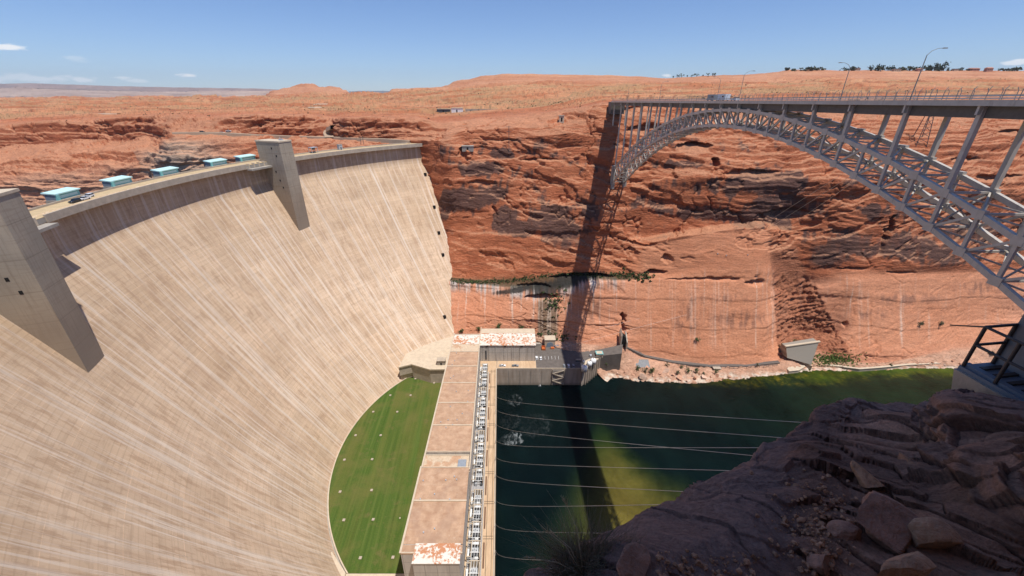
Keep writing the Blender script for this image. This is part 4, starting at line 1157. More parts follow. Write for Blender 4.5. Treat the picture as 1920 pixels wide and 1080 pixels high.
# quay and yard on the far bank
mQUAY, nt_, b_ = new_mat('quay_wall'); g = NT(nt_); co = g.coord()
q1 = g.noise(g.mapping(co, (.35, .35, .05)), 1, 6, .65); q2 = g.noise(g.mapping(co, (.05, .05, .35)), 1, 4)
c = g.ramp(q1, [(.3, (.36, .29, .225)), (.68, (.56, .475, .385))])
c = g.mix(g.math('MULTIPLY', g.ramp(q2, [(.5, 0.0), (.7, 1.0)]), .3), c, (.38, .28, .2))
zz = g.n('ShaderNodeSeparateXYZ', i_0=co).outputs[2]
lo = g.n('ShaderNodeMapRange'); g.set(lo, 0, zz); lo.inputs[1].default_value = 3.2; lo.inputs[2].default_value = .6
c = g.mix(g.math('MULTIPLY', lo.outputs[0], .6), c, (.17, .14, .10))
nt_.links.new(c, b_.inputs['Base Color']); b_.inputs['Roughness'].default_value = .9
QY = empty('quay', (20, 280, 0))
tag(QY, 'concrete quay wall and deck at the far river bank below the annex', 'quay')
MB().prism([(sx(-12.6, 272), 272.1), (57.6, 272.1), (57.6, 312), (-12.6, 312)], -8, ZD - .02).build('wall', mQUAY, QY)
MB().prism([(57.7, 270.5), (64, 276), (81, 294.5), (80, 304), (57.7, 304)], -8, ZD - .03).build('corner_wall', mQUAY, QY)
m_ = MB()
for q in range(9): 
    fx_ = 61 + q * 2.3; fy_ = 273.4 + q * 2.47
    m_.bar((fx_ + .5, fy_ - .9, -4), (fx_ + .5, fy_ - .9, ZD + .3), .9, .6)
m_.build('buttress_row', mQUAY, QY)
MB().bbox(-12.4, 20, 272.4, 283.2, ZD, ZD + .05).build('lane', mDECK, QY)
MB().prism([(20.1, 272.4), (57.5, 272.4), (57.5, 300), (44, 310), (20.1, 310)], ZD, ZD + .05).build('parking_lot', mASPH, QY)
MB().prism([(57.7, 271.5), (63.5, 276.4), (80, 294.6), (79, 300), (57.7, 296)], ZD, ZD + .06).build('tank_pad', mPALE, QY)
MB().bbox(-12, 57, 272.15, 272.6, ZD + .051, ZD + .75).build('edge_kerb', mPALE, QY)
for q in range(6): MB().bbox(-3 + q * 9.2, -2.75 + q * 9.2, 271.95, 272.08, 1, 15).build('wall_joint', mCONCG, QY)
for q in range(7): MB().box((22.5 + q * 2.9, 288, ZD + .055), (.16, 5, .006)).build('bay_line', mWHITE, QY)
# access road climbing to the tunnel
rp = [at_z(1060, 668, ZD), at_z(1090, 660, ZD + .3), at_z(1125, 655, 18.5), at_z(1168, 646, 21.5)]
rq = [at_z(1070, 690, ZD), at_z(1105, 672, ZD + .3), at_z(1130, 667, 18.5), at_z(1166, 663, 20.5)]
P = []; F_ = []
for i in range(4): P += [tuple(rp[i] + [0, 0, .1]), tuple(rq[i] + [0, 0, .1]), (rq[i][0], rq[i][1], 2), (rp[i][0], rp[i][1], 2)]
for i in range(3):
    for k in range(4): F_.append((4 * i + k, 4 * i + (k + 1) % 4, 4 * i + 4 + (k + 1) % 4, 4 * i + 4 + k))
F_ += [(3, 2, 1, 0), (12, 13, 14, 15)]
m_ = MB(); m_.add(P, F_)
tag(m_.build('road', mASPH), 'paved ramp climbing from the yard to the tunnel mouth', 'road', kind='structure')
# shore track past the tunnel
pts = [(1175, 652), (1210, 668), (1260, 680), (1330, 687), (1400, 686), (1460, 680)]
tr = [wall_point(u_, v_, 2.0, 3.6) for u_, v_ in pts]
P = []; F_ = []
for q in tr: P += [(q[0], q[1] + 2.0, q[2] + 1.0), (q[0], q[1] - 1.2, q[2] + .8), (q[0], q[1] - 1.2, q[2] - 3), (q[0], q[1] + 2.0, q[2] - 3)]
for i in range(len(tr) - 1):
    for k in range(4): F_.append((4 * i + k, 4 * i + (k + 1) % 4, 4 * i + 4 + (k + 1) % 4, 4 * i + 4 + k))
m_ = MB(); m_.add(P, F_)
tag(m_.build('path', mASPH), 'narrow shore path along the foot of the far cliff', 'path', kind='structure')

# tunnel portal in the cliff
TP = empty('tunnel_portal', tuple(at_z(1168, 650, 20.5)))
tag(TP, 'tall dark tunnel slot with a concrete cheek where the ramp enters the cliff', 'tunnel portal')
p_ = at_y(1168, 645, 303.5)
MB().prism([(p_[0] - 1.8, p_[1] - 1), (p_[0] + 2.0, p_[1] - 1), (p_[0] + 2.0, p_[1] + 5), (p_[0] - 1.8, p_[1] + 5)], 19, [30, 27, 27, 30]).build('opening', mDARK, TP)
MB().prism([(p_[0] - 3.0, p_[1] - 2.2), (p_[0] - 1.9, p_[1] - 2.2), (p_[0] - 1.9, p_[1] + 5), (p_[0] - 3.0, p_[1] + 5)], 17, [29, 31, 34, 32]).build('cheek_wall', mCONC, TP)
MB().prism([(p_[0] + 2.1, p_[1] - 3.5), (p_[0] + 3.2, p_[1] - 3.5), (p_[0] + 3.2, p_[1] + 5), (p_[0] + 2.1, p_[1] + 5)], 17, [24, 24, 30, 30]).build('cheek_wall', mCONC, TP)

# gate house of the yard
GH = empty('portal_house', tuple(at_z(1031, 650, ZD)))
tag(GH, 'small cream concrete house with a blue-grey arched door at the back of the yard', 'building')
p_ = at_z(1031, 651, ZD)
MB().bbox(p_[0] - 4.6, p_[0] + 4.6, p_[1], p_[1] + 7, ZD, ZD + 7.2).build('wall', mPALE, GH)
MB().bbox(p_[0] - 4.9, p_[0] + 4.9, p_[1] - .3, p_[1] + 7.3, ZD + 7.2, ZD + 7.8).build('roof', mPALE, GH)
m_ = MB(); pts_ = [(p_[0] - 3, ZD)] + [(p_[0] + 3 * math.cos(math.pi * (1 - k / 8)), ZD + 2.6 + 2.6 * math.sin(math.pi * k / 8)) for k in range(9)] + [(p_[0] + 3, ZD)]
m_.add([(x_, p_[1] - .12, z_) for x_, z_ in pts_] + [(x_, p_[1] + .3, z_) for x_, z_ in pts_], [tuple(range(11))] + [(i, i + 11, (i + 1) % 11 + 11, (i + 1) % 11) for i in range(11)])
m_.build('door', mat_simple('blue_grey_door', (.22, .29, .35), .5), GH)
# orange skip and yard clutter
p_ = at_z(1019, 654, ZD)
SK = empty('skip', tuple(p_)); tag(SK, 'rust-orange open metal skip parked in front of the small cream house', 'skip')
mORANGE = mat_simple('orange_paint', (.50, .13, .035), .6)
MB().prism([(p_[0] - 1.6, p_[1] - 2.6), (p_[0] + 1.6, p_[1] - 2.6), (p_[0] + 1.6, p_[1] + 2.6), (p_[0] - 1.6, p_[1] + 2.6)], ZD + .06, ZD + .3).build('floor', mORANGE, SK)
for a_, b_2 in (((-1.6, -2.6), (1.6, -2.6)), ((1.6, -2.6), (1.6, 2.6)), ((1.6, 2.6), (-1.6, 2.6)), ((-1.6, 2.6), (-1.6, -2.6))):
    MB().bar((p_[0] + a_[0], p_[1] + a_[1], ZD + 1), (p_[0] + b_2[0], p_[1] + b_2[1], ZD + 1), .14, 1.5).build('side_panel', mORANGE, SK)
for k, (u_, v_, w_, h_, mt, lb_) in enumerate([(1009, 648, 1.6, 2.2, mCONCG, 'grey equipment crate at the foot of the cliff left of the orange skip'), (1036, 653.5, 1.5, .9, mORANGE, 'low orange crate right of the orange skip'), (1043, 650, 2.2, 1.6, mat_simple('blue_tarp', (.10, .17, .26), .6), 'blue tarpaulin covered stack beside the small cream house')]):
    p_ = at_z(u_, v_, ZD); E = empty('crate', tuple(p_)); tag(E, lb_, 'crate')
    MB().bbox(p_[0] - w_, p_[0] + w_, p_[1] - 1.2, p_[1] + 1.2, ZD + .06, ZD + h_).build('body', mt, E)
    MB().bbox(p_[0] - w_ - .08, p_[0] + w_ + .08, p_[1] - 1.28, p_[1] + 1.28, ZD + h_, ZD + h_ + .2).build('lid', mt, E)
# tanks on the quay corner
TK = None
TL = [(1095, 695, 2.6, 4.2, 'white domed oil tank nearest the river on the quay corner'), (1105, 686, 2.1, 3.6, 'white domed tank in the middle of the quay corner group'),
      (1112, 681, 2.4, 3.8, 'white domed tank at the far right of the quay corner group'), (1094, 681, 1.2, 2.4, 'small pale tank behind the domed tanks'), (1107, 669, 1.1, 2.2, 'small pale tank farthest back on the quay corner')]
for u_, v_, r_, h_, lb_ in TL:
    p_ = at_z(u_, v_, ZD + .06)
    E = empty('oil_tank', tuple(p_)); tag(E, lb_, 'tank', 'tanks on the quay corner')
    MB().cyl((p_[0], p_[1]), r_, ZD + .06, ZD + h_, 20, dome=r_ * .45).build('shell', mGALV if r_ < 1.5 else mWHITE, E, True)
    MB().cyl((p_[0], p_[1]), .3, ZD + h_ + r_ * .4, ZD + h_ + r_ * .45 + .5, 8).build('vent_cap', mDGREY, E)
    MB().bar((p_[0] - r_ - .15, p_[1] - .3, ZD + .06), (p_[0] - r_ - .15, p_[1] - .3, ZD + h_), .3, .15).build('ladder', mDGREY, E)
p_ = at_z(1123, 668, ZD + .06); E = empty('pump_house', tuple(p_)); tag(E, 'small square hut with a green-edged roof at the back of the quay corner', 'hut')
MB().bbox(p_[0] - 2.8, p_[0] + 2.8, p_[1] - 2.2, p_[1] + 2.2, ZD + .06, ZD + 3.6).build('wall', mPALE, E)
MB().bbox(p_[0] - 3.1, p_[0] + 3.1, p_[1] - 2.5, p_[1] + 2.5, ZD + 3.6, ZD + 4.0).build('roof', mTEAL, E)
MB().bbox(p_[0] - 2.4, p_[0] + 2.4, p_[1] - 1.8, p_[1] + 1.8, ZD + 4.0, ZD + 4.12).build('roof_top', mPALE, E)
p_ = at_z(1084, 677, ZD + .06); E = empty('equipment_skid', tuple(p_)); tag(E, 'low dark pump skid with pipes beside the parked cars on the yard', 'pump')
MB().bbox(p_[0] - 2.4, p_[0] + 2.4, p_[1] - 1.2, p_[1] + 1.2, ZD + .06, ZD + .9).build('base', mDGREY, E)
MB().tube([(p_[0] - 2, p_[1], ZD + 1.5), (p_[0] + 2, p_[1], ZD + 1.5)], .6, 10).build('pump_body', mCONC, E)
# zigzag steel frames hung on the quay wall
ZF = empty('zigzag_frame', (35, 271.5, 8)); tag(ZF, 'rusty zigzag steel stair frame hung on the far quay wall', 'stair frame')
mRUST = mat_simple('pale_rusty_steel', (.48, .40, .31), .8)
xa, xb_ = 33.5, 43.0
for x_ in (xa, xb_): MB().bar((x_, 271.6, .5), (x_, 271.6, ZD), .5, .5).build('post', mRUST, ZF)
zs = [ZD - .6, 11.6, 7.0, 2.2]
for i, (za, zb) in enumerate([(15.6, 12.2), (12.2, 8.4), (8.4, 5.0), (5.0, 1.4)]):
    a_, b_2 = (xa, xb_) if i % 2 else (xb_, xa)
    MB().bar((a_, 271.2, za), (b_2, 271.2, zb), .5, .7).build('stair_flight', mRUST, ZF)
MB().bbox(xa + .2, xb_ - .2, 271.75, 272.05, 1, 15.5).build('back_panel', mCONCG, ZF)
p_ = at_z(1012, 724, 0); E = empty('mooring_float', tuple(p_)); tag(E, 'small dark float with a white drum moored under the quay wall', 'float')
MB().bbox(p_[0] - 1.2, p_[0] + 1.2, p_[1] - .9, p_[1] + .9, -.2, .5).build('hull', mDGREY, E)
MB().cyl((p_[0] + .3, p_[1] - .3), .4, .5, 1.4, 10).build('drum', mWHITE, E)
# ------------------------------------------------------------------ steel arch bridge
BX0, BG = 101.0, -.027
def bx(y, off=0): return BX0 + off + BG * y
TRUSS_W = 10.6
def deck_z(y): return H - .9 - (y - 87) * .0135             # top of the edge beam
def top_z(y): return H - 5.6 - .00158 * (y - 187) ** 2 - .4
def bot_z(y): return H - 12.5 - .00175 * (y - 187) ** 2
CY = [391.4, 369.1, 350.7, 332.8, 314.8, 296.0, 278.9, 261.9, 246.6, 231.4, 216.6, 201.7, 186.8, 171.6, 156.7, 141.8, 126.8, 109.5, 92.5, 75.3, 57.8, 40.3, 22.5, 4.5]
BR = empty('arch_bridge', (bx(187) + 5, 187, H - 10))
tag(BR, 'grey steel truss arch road bridge spanning the canyon downstream of the dam', 'bridge')
YD0, YD1 = -14.0, 399.0
mBRG, nt_, b_ = new_mat('bridge_steel'); g = NT(nt_); co = g.coord()
c = g.ramp(g.noise(co, .5, 5, .6), [(.3, (.45, .405, .34)), (.7, (.55, .50, .43))])
c = g.mix(g.math('MULTIPLY', g.ramp(g.noise(g.mapping(co, (1.2, 1.2, .25)), 1, 4), [(.55, 0.0), (.75, 1.0)]), .4), c, (.17, .135, .105))
nt_.links.new(c, b_.inputs['Base Color']); b_.inputs['Roughness'].default_value = .38; b_.inputs['Specular IOR Level'].default_value = .6
def along(mb, off, dz0, dz1, w, n=26):
    for i in range(n):
        y0, y1 = YD0 + (YD1 - YD0) * i / n, YD0 + (YD1 - YD0) * (i + 1) / n
        xa, xb = bx(y0, off), bx(y1, off)
        za, zb = deck_z(y0), deck_z(y1)
        mb.add([(xa - w / 2, y0, za + dz0), (xa + w / 2, y0, za + dz0), (xb + w / 2, y1, zb + dz0), (xb - w / 2, y1, zb + dz0),
                (xa - w / 2, y0, za + dz1), (xa + w / 2, y0, za + dz1), (xb + w / 2, y1, zb + dz1), (xb - w / 2, y1, zb + dz1)],
               [(0, 3, 2, 1), (4, 5, 6, 7), (1, 2, 6, 5), (3, 0, 4, 7)] + ([(0, 1, 5, 4)] if i == 0 else []) + ([(2, 3, 7, 6)] if i == n - 1 else []))
    return mb
along(MB(), TRUSS_W / 2, -.75, -.25, TRUSS_W + 2.6).build('deck_slab', mCONCG, BR)
along(MB(), TRUSS_W / 2, -.246, -.18, TRUSS_W - .6).build('road_surface', mASPH, BR)
for off in (-1.35, TRUSS_W + 1.35):
    along(MB(), off, -1.15, 0, .45).build('edge_beam', mBRG, BR)
mGIRD = mat_simple('bridge_shade_dark', (.13, .115, .10), .6)  # girder steel coloured darker to paint in the shade under the deck
for off in (.5, TRUSS_W - .5):
    along(MB(), off, -3.5, -.76, .55).build('girder', mGIRD, BR)
for off in (-.95, TRUSS_W + .95):
    along(MB(), off, .25, .42, .12).build('rail', mGALV, BR); along(MB(), off, .75, .92, .12).build('rail', mGALV, BR)
for off in (3.5, 7.1): along(MB(), off, -3.0, -.76, .4).build('stringer', mBRG, BR)
# fence: posts are far more than a hundred, wire mesh is hinted by three strands
nearp, farp = [], []
for off, sgn in ((-1.2, -1), (TRUSS_W + 1.2, 1)):
    y = YD1 - 1; k = 0
    rest = MB(); cnt = 0
    ys = []
    while y > YD0: ys.append(y); y -= 3.0
    for j, y in enumerate(ys):
        z = deck_z(y); x_ = bx(y, off)
        m_ = MB(); m_.bar((x_, y, z - .1), (x_, y, z + 1.9), .10, .10); m_.bar((x_, y, z + 1.9), (x_ - sgn * .45, y, z + 2.55), .09, .09)
        if y < 330 and sgn < 0 and cnt < 95 or (sgn > 0 and False):
            m_.build('fence_post', mSTEEL, BR); cnt += 1
        else:
            o_ = len(rest.v); rest.v += m_.v; rest.f += [tuple(i + o_ for i in f) for f in m_.f]
    if rest.v:
        tag(rest.build('fence_posts', mSTEEL, BR), kind='stuff')
    along(MB(), off, .95, 1.02, .05, 40).build('fence_wire', mSTEEL, BR); along(MB(), off, 1.85, 1.91, .05, 40).build('fence_wire', mSTEEL, BR)
# floor beams
for y in CY:
    if y < YD1: MB().bar((bx(y, -1.2), y, deck_z(y) - 1.9), (bx(y, TRUSS_W + 1.2), y, deck_z(y) - 1.9), .5, 2.0).build('floor_beam', mBRG, BR)
YS0, YS1 = 4.5, 369.1
nodes = []
for i in range(1, len(CY) - 1):
    nodes.append(CY[i]); nodes.append((CY[i] + CY[i + 1]) / 2)
nodes = [y for y in nodes if YS0 <= y <= YS1] + [4.5]
for off in (0, TRUSS_W):
    for fz, nm, h_ in ((top_z, 'top_chord', 1.15), (bot_z, 'bottom_chord', 1.15)):
        m_ = MB()
        for a_, b_2 in zip(nodes[:-1], nodes[1:]):
            m_.bar((bx(a_, off), a_, fz(a_)), (bx(b_2, off), b_2, fz(b_2)), .95, h_)
        # gussets
        for y in nodes:
            m_.box((bx(y, off), y, fz(y)), (1.02, 2.3, 1.9))
        m_.build(nm, mBRG, BR)
    for y in nodes:
        MB().bar((bx(y, off), y, bot_z(y)), (bx(y, off), y, top_z(y)), .6, .75).build('truss_post', mBRG, BR)
    for a_, b_2 in zip(nodes[:-1], nodes[1:]):            # a_ is the farther node
        if a_ > 187: p0, p1 = (b_2, bot_z(b_2)), (a_, top_z(a_))
        else: p0, p1 = (a_, bot_z(a_)), (b_2, top_z(b_2))
        MB().bar((bx(p0[0], off), p0[0], p0[1]), (bx(p1[0], off), p1[0], p1[1]), .45, .55).build('diagonal', mBRG, BR)
    for i, y in enumerate(CY):
        zb = top_z(y) if YS0 <= y <= YS1 else deck_z(y) - (20 if y > 380 else 30)
        zt = deck_z(y) - 1.0
        if zt - zb > 1:
            MB().bar((bx(y, off), y, zb), (bx(y, off), y, zt), .95, .95).build('column', mBRG, BR)
# bracing between the two trusses
for fz, nm in ((top_z, 'top_lateral'), (bot_z, 'bottom_lateral')):
    for a_, b_2 in zip(nodes[:-1], nodes[1:]):
        m_ = MB()
        m_.bar((bx(a_, .4), a_, fz(a_)), (bx(a_, TRUSS_W - .4), a_, fz(a_)), .45, .5)
        m_.bar((bx(a_, .4), a_, fz(a_)), (bx(b_2, TRUSS_W - .4), b_2, fz(b_2)), .35, .35)
        m_.bar((bx(b_2, .4), b_2, fz(b_2) + .05), (bx(a_, TRUSS_W - .4), a_, fz(a_) + .05), .35, .35)
        m_.build(nm, mBRG, BR)
for y in nodes[::2]:
    m_ = MB()
    m_.bar((bx(y, .4), y, bot_z(y)), (bx(y, TRUSS_W - .4), y, top_z(y)), .3, .3)
    m_.bar((bx(y, .4), y, top_z(y)), (bx(y, TRUSS_W - .4), y, bot_z(y)), .3, .3)
    m_.build('sway_brace', mBRG, BR)
m_ = MB()
for off in (0, TRUSS_W): m_.box((bx(371, off), 372.5, (top_z(370) + bot_z(370)) / 2 - 2), (3.2, 5, 20))
m_.build('far_skewback', mCONCG, BR)
m_ = MB(); m_.prism([(bx(399, -1), 400.5), (bx(399, TRUSS_W + 1), 400.5), (bx(399, TRUSS_W + 1), 412), (bx(399, -1), 412)], H - 16, deck_z(399) - .8); m_.build('far_abutment', mGIRD, BR)  # dark colour paints in the shade at the far abutment

# street lamps on the bridge
def lamp_post(y, off, sgn, label, base=None):
    if base is None:
        x_, z_ = bx(y, off), deck_z(y)
        E = empty('street_lamp', (x_, y, z_))
        MB().tube([(x_, y, z_), (x_, y, z_ + 9.6)], [.14, .09], 8).build('pole', mSTEEL, E)
        MB().tube([(x_, y, z_ + 9.5), (x_ + .8, y, z_ + 10.4), (x_ + 2.0, y, z_ + 10.9), (x_ + 3.2, y, z_ + 11.0)], .06, 6).build('arm', mSTEEL, E)
        MB().box((x_ + 3.6, y, z_ + 10.97), (.95, .36, .2)).build('lamp_head', mSTEEL, E)
    else:
        E = copy_tree(base); E.location = (bx(y, off), y, deck_z(y))
    if sgn < 0: E.rotation_euler = (0, 0, math.pi)
    tag(E, label, 'street lamp', 'street lamps along the bridge')
    return E
L0 = lamp_post(109.0, -1.0, 1, 'tall street lamp nearest the viewer on the bridge, its arm reaching right')
lamp_post(148.0, TRUSS_W + 1.0, -1, 'street lamp on the far bridge kerb with its arm reaching left, second nearest', L0)
lamp_post(187.0, -1.0, 1, 'street lamp on the near kerb above the crown of the arch', L0)
lamp_post(232.0, TRUSS_W + 1.0, -1, 'slim street lamp on the far kerb beyond the crown of the arch', L0)
lamp_post(280.0, -1.0, 1, 'small distant street lamp on the bridge above the slender columns', L0)
lamp_post(350.0, -1.0, 1, 'smallest street lamp near the far end of the bridge', L0)
# ------------------------------------------------------------------ near rim: shaded rock in front of the viewer
NR_ = [
 # behind the crest of the rock (drops away), crest, then down towards the viewer
 [(930,1250,5.6),(1000,1160,6.4),(1160,1090,7.6),(1290,1020,8.8),(1440,930,10.4),(1530,880,11.6),(1600,850,12.6),(1700,860,12.0),(1770,840,10.6),(1850,835,9.6),(1960,860,8.6)],
 [(930,1130,4.7),(1000,1075,5.2),(1090,1042,5.7),(1160,1010,6.1),(1250,962,6.6),(1290,945,7.0),(1330,922,7.4),(1385,880,7.9),(1440,838,8.6),(1485,815,9.1),(1512,793,9.5),(1535,772,9.8),(1570,757,10.2),(1600,754,10.5),(1650,762,10.6),(1700,772,10.6),(1722,779,10.2),(1750,760,9.6),(1790,741,8.8),(1830,741,8.3),(1880,757,7.7),(1960,790,7.1)],
 [(930,1180,4.2),(1010,1120,4.5),(1160,1055,5.0),(1300,985,5.9),(1440,890,7.2),(1530,835,8.3),(1620,800,9.1),(1720,805,8.9),(1800,790,7.8),(1960,830,6.5)],
 [(930,1240,3.9),(1080,1150,4.1),(1200,1085,4.6),(1330,1020,5.3),(1480,930,6.4),(1560,890,7.0),(1640,860,7.6),(1740,850,7.7),(1830,840,7.0),(1960,870,5.9)],
 [(930,1300,3.7),(1100,1220,3.9),(1250,1130,4.4),(1400,1050,5.1),(1520,985,5.8),(1600,960,6.2),(1680,930,6.5),(1780,910,6.3),(1860,900,6.0),(1960,920,5.4)],
 [(930,1360,3.5),(1100,1290,3.6),(1300,1180,4.2),(1450,1100,4.8),(1560,1050,5.2),(1650,1030,5.4),(1720,1010,5.5),(1820,985,5.5),(1960,990,5.0)],
 [(930,1460,3.3),(1100,1400,3.4),(1300,1290,3.8),(1450,1210,4.2),(1600,1150,4.5),(1750,1110,4.7),(1960,1080,4.9)],
 [(930,1700,2.9),(1100,1640,3.0),(1300,1530,3.2),(1500,1430,3.5),(1750,1320,3.8),(1960,1280,3.9)],
]
NC2 = 640
ua = np.linspace(930, 1960, NC2)
rowsP = []
for r in NR_:
    r = np.array(r, float)
    vv = _smooth(np.interp(ua, r[:, 0], r[:, 1]), 3); dd = _smooth(np.interp(ua, r[:, 0], r[:, 2]), 4)
    a_, b_2 = (ua - 960) / FPX, (540 - vv) / FPX
    rowsP.append(np.stack([a_ * dd, dd * (CP + b_2 * SP), dd * (-SP + b_2 * CP) + H], -1))
sub = [24, 56, 60, 60, 60, 56, 20]
G = []
for i in range(len(rowsP) - 1):
    for k in range(sub[i]):
        w = k / sub[i]; G.append(rowsP[i] * (1 - w) + rowsP[i + 1] * w)
G.append(rowsP[-1]); G = np.array(G)
for _ in range(6):
    G[1:-1] = .25 * G[:-2] + .5 * G[1:-1] + .25 * G[2:]
# skirts so that the ledge is a solid mass, not a sheet
dn = [G[0] + np.array([2.0, 5.0, -s]) for s in (8, 30, 80)]
G = np.concatenate([np.array(dn[::-1]), G])
gx, gy, gz = G[..., 0], G[..., 1], G[..., 2]
n_ = -_normals(gx, gy, gz); n_ = np.where((n_[..., 2:3] < 0), -n_, n_)
lx = gx * .8 + gy * .35                                   # tilted crossbeds
warp = 0.75 * fbm(gx / 4, gy / 4, gz / 4, 2)
bed = gz * 1.0 + .42 * gy - .28 * gx + warp
t1_ = terrace(bed, .55); t2_ = terrace(bed * 1.07 + .1, .17, .3)
def plates(x, y, size, seed):
    """flat tilted blocks with sharp joints: nearest of scattered centres"""
    cx, cy = np.floor(x / size).astype(np.int64), np.floor(y / size).astype(np.int64)
    best = np.full(x.shape, 1e9); sec = np.full(x.shape, 1e9); hid = np.zeros(x.shape, np.int64); px = np.zeros(x.shape); py = np.zeros(x.shape)
    for dx in (-1, 0, 1):
        for dy in (-1, 0, 1):
            h = _perm[(_perm[(cx + dx + seed) & 4095] + cy + dy) & 4095]; h2 = _perm[(h + 77) & 4095]
            qx, qy = (cx + dx + .1 + .8 * h / 4096) * size, (cy + dy + .1 + .8 * h2 / 4096) * size
            d = (x - qx) ** 2 + (y - qy) ** 2
            c_ = d < best
            sec = np.where(c_, best, np.minimum(sec, d)); best = np.where(c_, d, best)
            hid = np.where(c_, h, hid); px = np.where(c_, qx, px); py = np.where(c_, qy, py)
    r1, r2, r3 = _grad[hid, 0], _grad[hid, 1], _grad[hid, 2]
    edge = (np.sqrt(sec) - np.sqrt(best)) / size
    return r1 + .9 * ((x - px) * r2 + (y - py) * r3) / size, edge, r2
jx, jy = gx + .25 * fbm(gx / .9, gy / .9, gz / .9, 3), (gy * .55 - gz * .9) + .25 * fbm(gx / .9 + 7, gy / .9, gz / .9, 3)
pa, ea, ra = plates(gx * .36 + gy * .24 + .16 * jx, bed * 1.25 + .25 * (jy - gy), .78, 3)
pb, eb, rb = plates(gx * .55 + gy * .4 + .15 * jy, bed * 1.9 + .2 * jx, .30, 9)
rgh = fbm(gx / .35, gy / .35, gz / .35, 4)
broken = sstep(1455, 1545, ua[None, :] + 60 * fbm(gx / 2, gy / 2, gz / 2, 2)) * sstep(28, 120, np.arange(G.shape[0]))[:, None]
t3_ = terrace(bed * 1.02 + .3 + .03 * rgh, .060, .35)
joint = sstep(.035, .008, ea) * .10 + sstep(.04, .01, eb) * .03 * broken
disp = .26 * fbm(gx / 3.8, gy / 3.8, gz / 3.8, 3) + (.05 + .13 * (.35 + .65 * broken)) * t1_ + (.022 + .055 * (.4 + .6 * broken)) * t2_ + .022 * t3_ + broken * (.27 * pa + .11 * pb) + .05 * (1 - broken) * pa + .035 * (1 - broken) * pb - joint * (.15 + .85 * broken) + .010 * rgh
smooth_l = 1 - broken
G2 = G + n_ * disp[..., None]
cn = fbm(gx / 1.5, gy / 1.5, gz / .8, 5) * .5 + .5
cb = fbm(0 * gx, 0 * gy + 4, bed / .16, 4) * .5 + .5
rc = lerp(C(.34, .175, .118), C(.56, .290, .180), np.clip(.55 * cn + .6 * cb - .08, 0, 1))
rc = lerp(rc, C(.36, .19, .115), sstep(.58, .75, fbm(gx / 1.1 + 9, gy / 1.1, gz / 1.1, 4) * .5 + .5) * (1 - smooth_l) * .8)
rc = lerp(rc, C(.26, .175, .16), smooth_l * .5)
rc = rc * (1 + .30 * ra * broken + .14 * rb * broken)[..., None]
rc = np.clip(rc, .02, 1)
rc = lerp(rc, C(.10, .06, .05), np.clip(joint * 8, 0, 1) * .75)
dirt = np.exp(-(((ua[None, :] - 1530) / 75) ** 2)) * sstep(.08, .2, fbm(gx / 1.2, gy / 1.2 + 2, gz, 3) + .25) * (gz > H - 30)
rc = lerp(rc, C(.22, .105, .07), dirt * .6)
mNEAR, nt_, b_ = new_mat('near_sandstone'); g = NT(nt_)
vc = g.n('ShaderNodeVertexColor', layer_name='Col').outputs[0]
co = g.coord()
f1 = g.noise(co, 14.0, 9, .75); f2 = g.noise(g.mapping(co, (1, 1, 3), (0, 0, 0), (.35, .3, 0)), 3.2, 6, .6, .5)
cc = g.mix(1.0, vc, g.ramp(f1, [(.28, .55), (.5, 1.0), (.72, 1.4)]), 'MULTIPLY')
cc = g.mix(1.0, cc, g.ramp(f2, [(.3, .78), (.7, 1.18)]), 'MULTIPLY')
nt_.links.new(cc, b_.inputs['Base Color']); b_.inputs['Roughness'].default_value = .93; b_.inputs['Specular IOR Level'].default_value = .15
nt_.links.new(g.bump(g.math('ADD', f1, f2), 1.0, .07), b_.inputs['Normal'])
o = obj_from('rock_ledge', np_mesh('rock_ledge', G2.reshape(-1, 3), grid_faces(G2.shape[0], NC2), mNEAR, False, col=rc.reshape(-1, 3)))
tag(o, 'shaded purple-brown sandstone ledge in the near right foreground', 'rock ledge', kind='structure')
_gd = G2[..., 1] * CP - (G2[..., 2] - H) * SP
_gu = 960 + FPX * G2[..., 0] / _gd; _gv = 540 - FPX * ((G2[..., 2] - H) * CP + G2[..., 1] * SP) / _gd
def ledge_point(u, v):
    i = np.unravel_index(np.argmin((_gu[27:] - u) ** 2 + (_gv[27:] - v) ** 2), _gu[27:].shape)
    return G2[27:][i]

mBOULD = mat_simple('boulder_sandstone', (.40, .205, .135), .93, .35, 4.5, bump=.5, spec=.15)
mBOULD2 = mat_simple('orange_boulder', (.52, .265, .15), .93, .3, 5, bump=.5, spec=.15)
mPALEB = mat_simple('pale_shore_boulder', (.62, .42, .31), .92, .25, .5, bump=.4, spec=.15)
mPINKB = mat_simple('pink_shore_boulder', (.60, .34, .225), .92, .25, .5, bump=.4, spec=.15)
import bmesh
def rock_mesh(name, r, seed, mat, flat=1.0, npl=9, sub=3):
    """an angular boulder: a ball cut by random planes, then roughened"""
    rg = np.random.default_rng(seed)
    bm = bmesh.new()
    bmesh.ops.create_icosphere(bm, subdivisions=sub, radius=1.0)
    P = np.array([v.co[:] for v in bm.verts])
    for _ in range(npl):
        n = rg.normal(size=3); n[2] *= .7; n /= np.linalg.norm(n); d = rg.uniform(.26, .60)
        k = P @ n; over = np.maximum(k - d, 0)
        P = P - over[:, None] * n * .96
    nz = fbm(P[:, 0] * 1.6 + seed, P[:, 1] * 1.6, P[:, 2] * 1.6, 4)
    lay = terrace(P[:, 2] * 1.0 + P[:, 0] * .25 + seed, .30) * .05
    P = P * (1 + .035 * nz + lay)[:, None]
    P[:, 2] *= flat
    for v, q in zip(bm.verts, P * np.array(r)): v.co = q
    me = bpy.data.meshes.new(name); bm.to_mesh(me); bm.free()
    me.materials.append(mat)
    return me
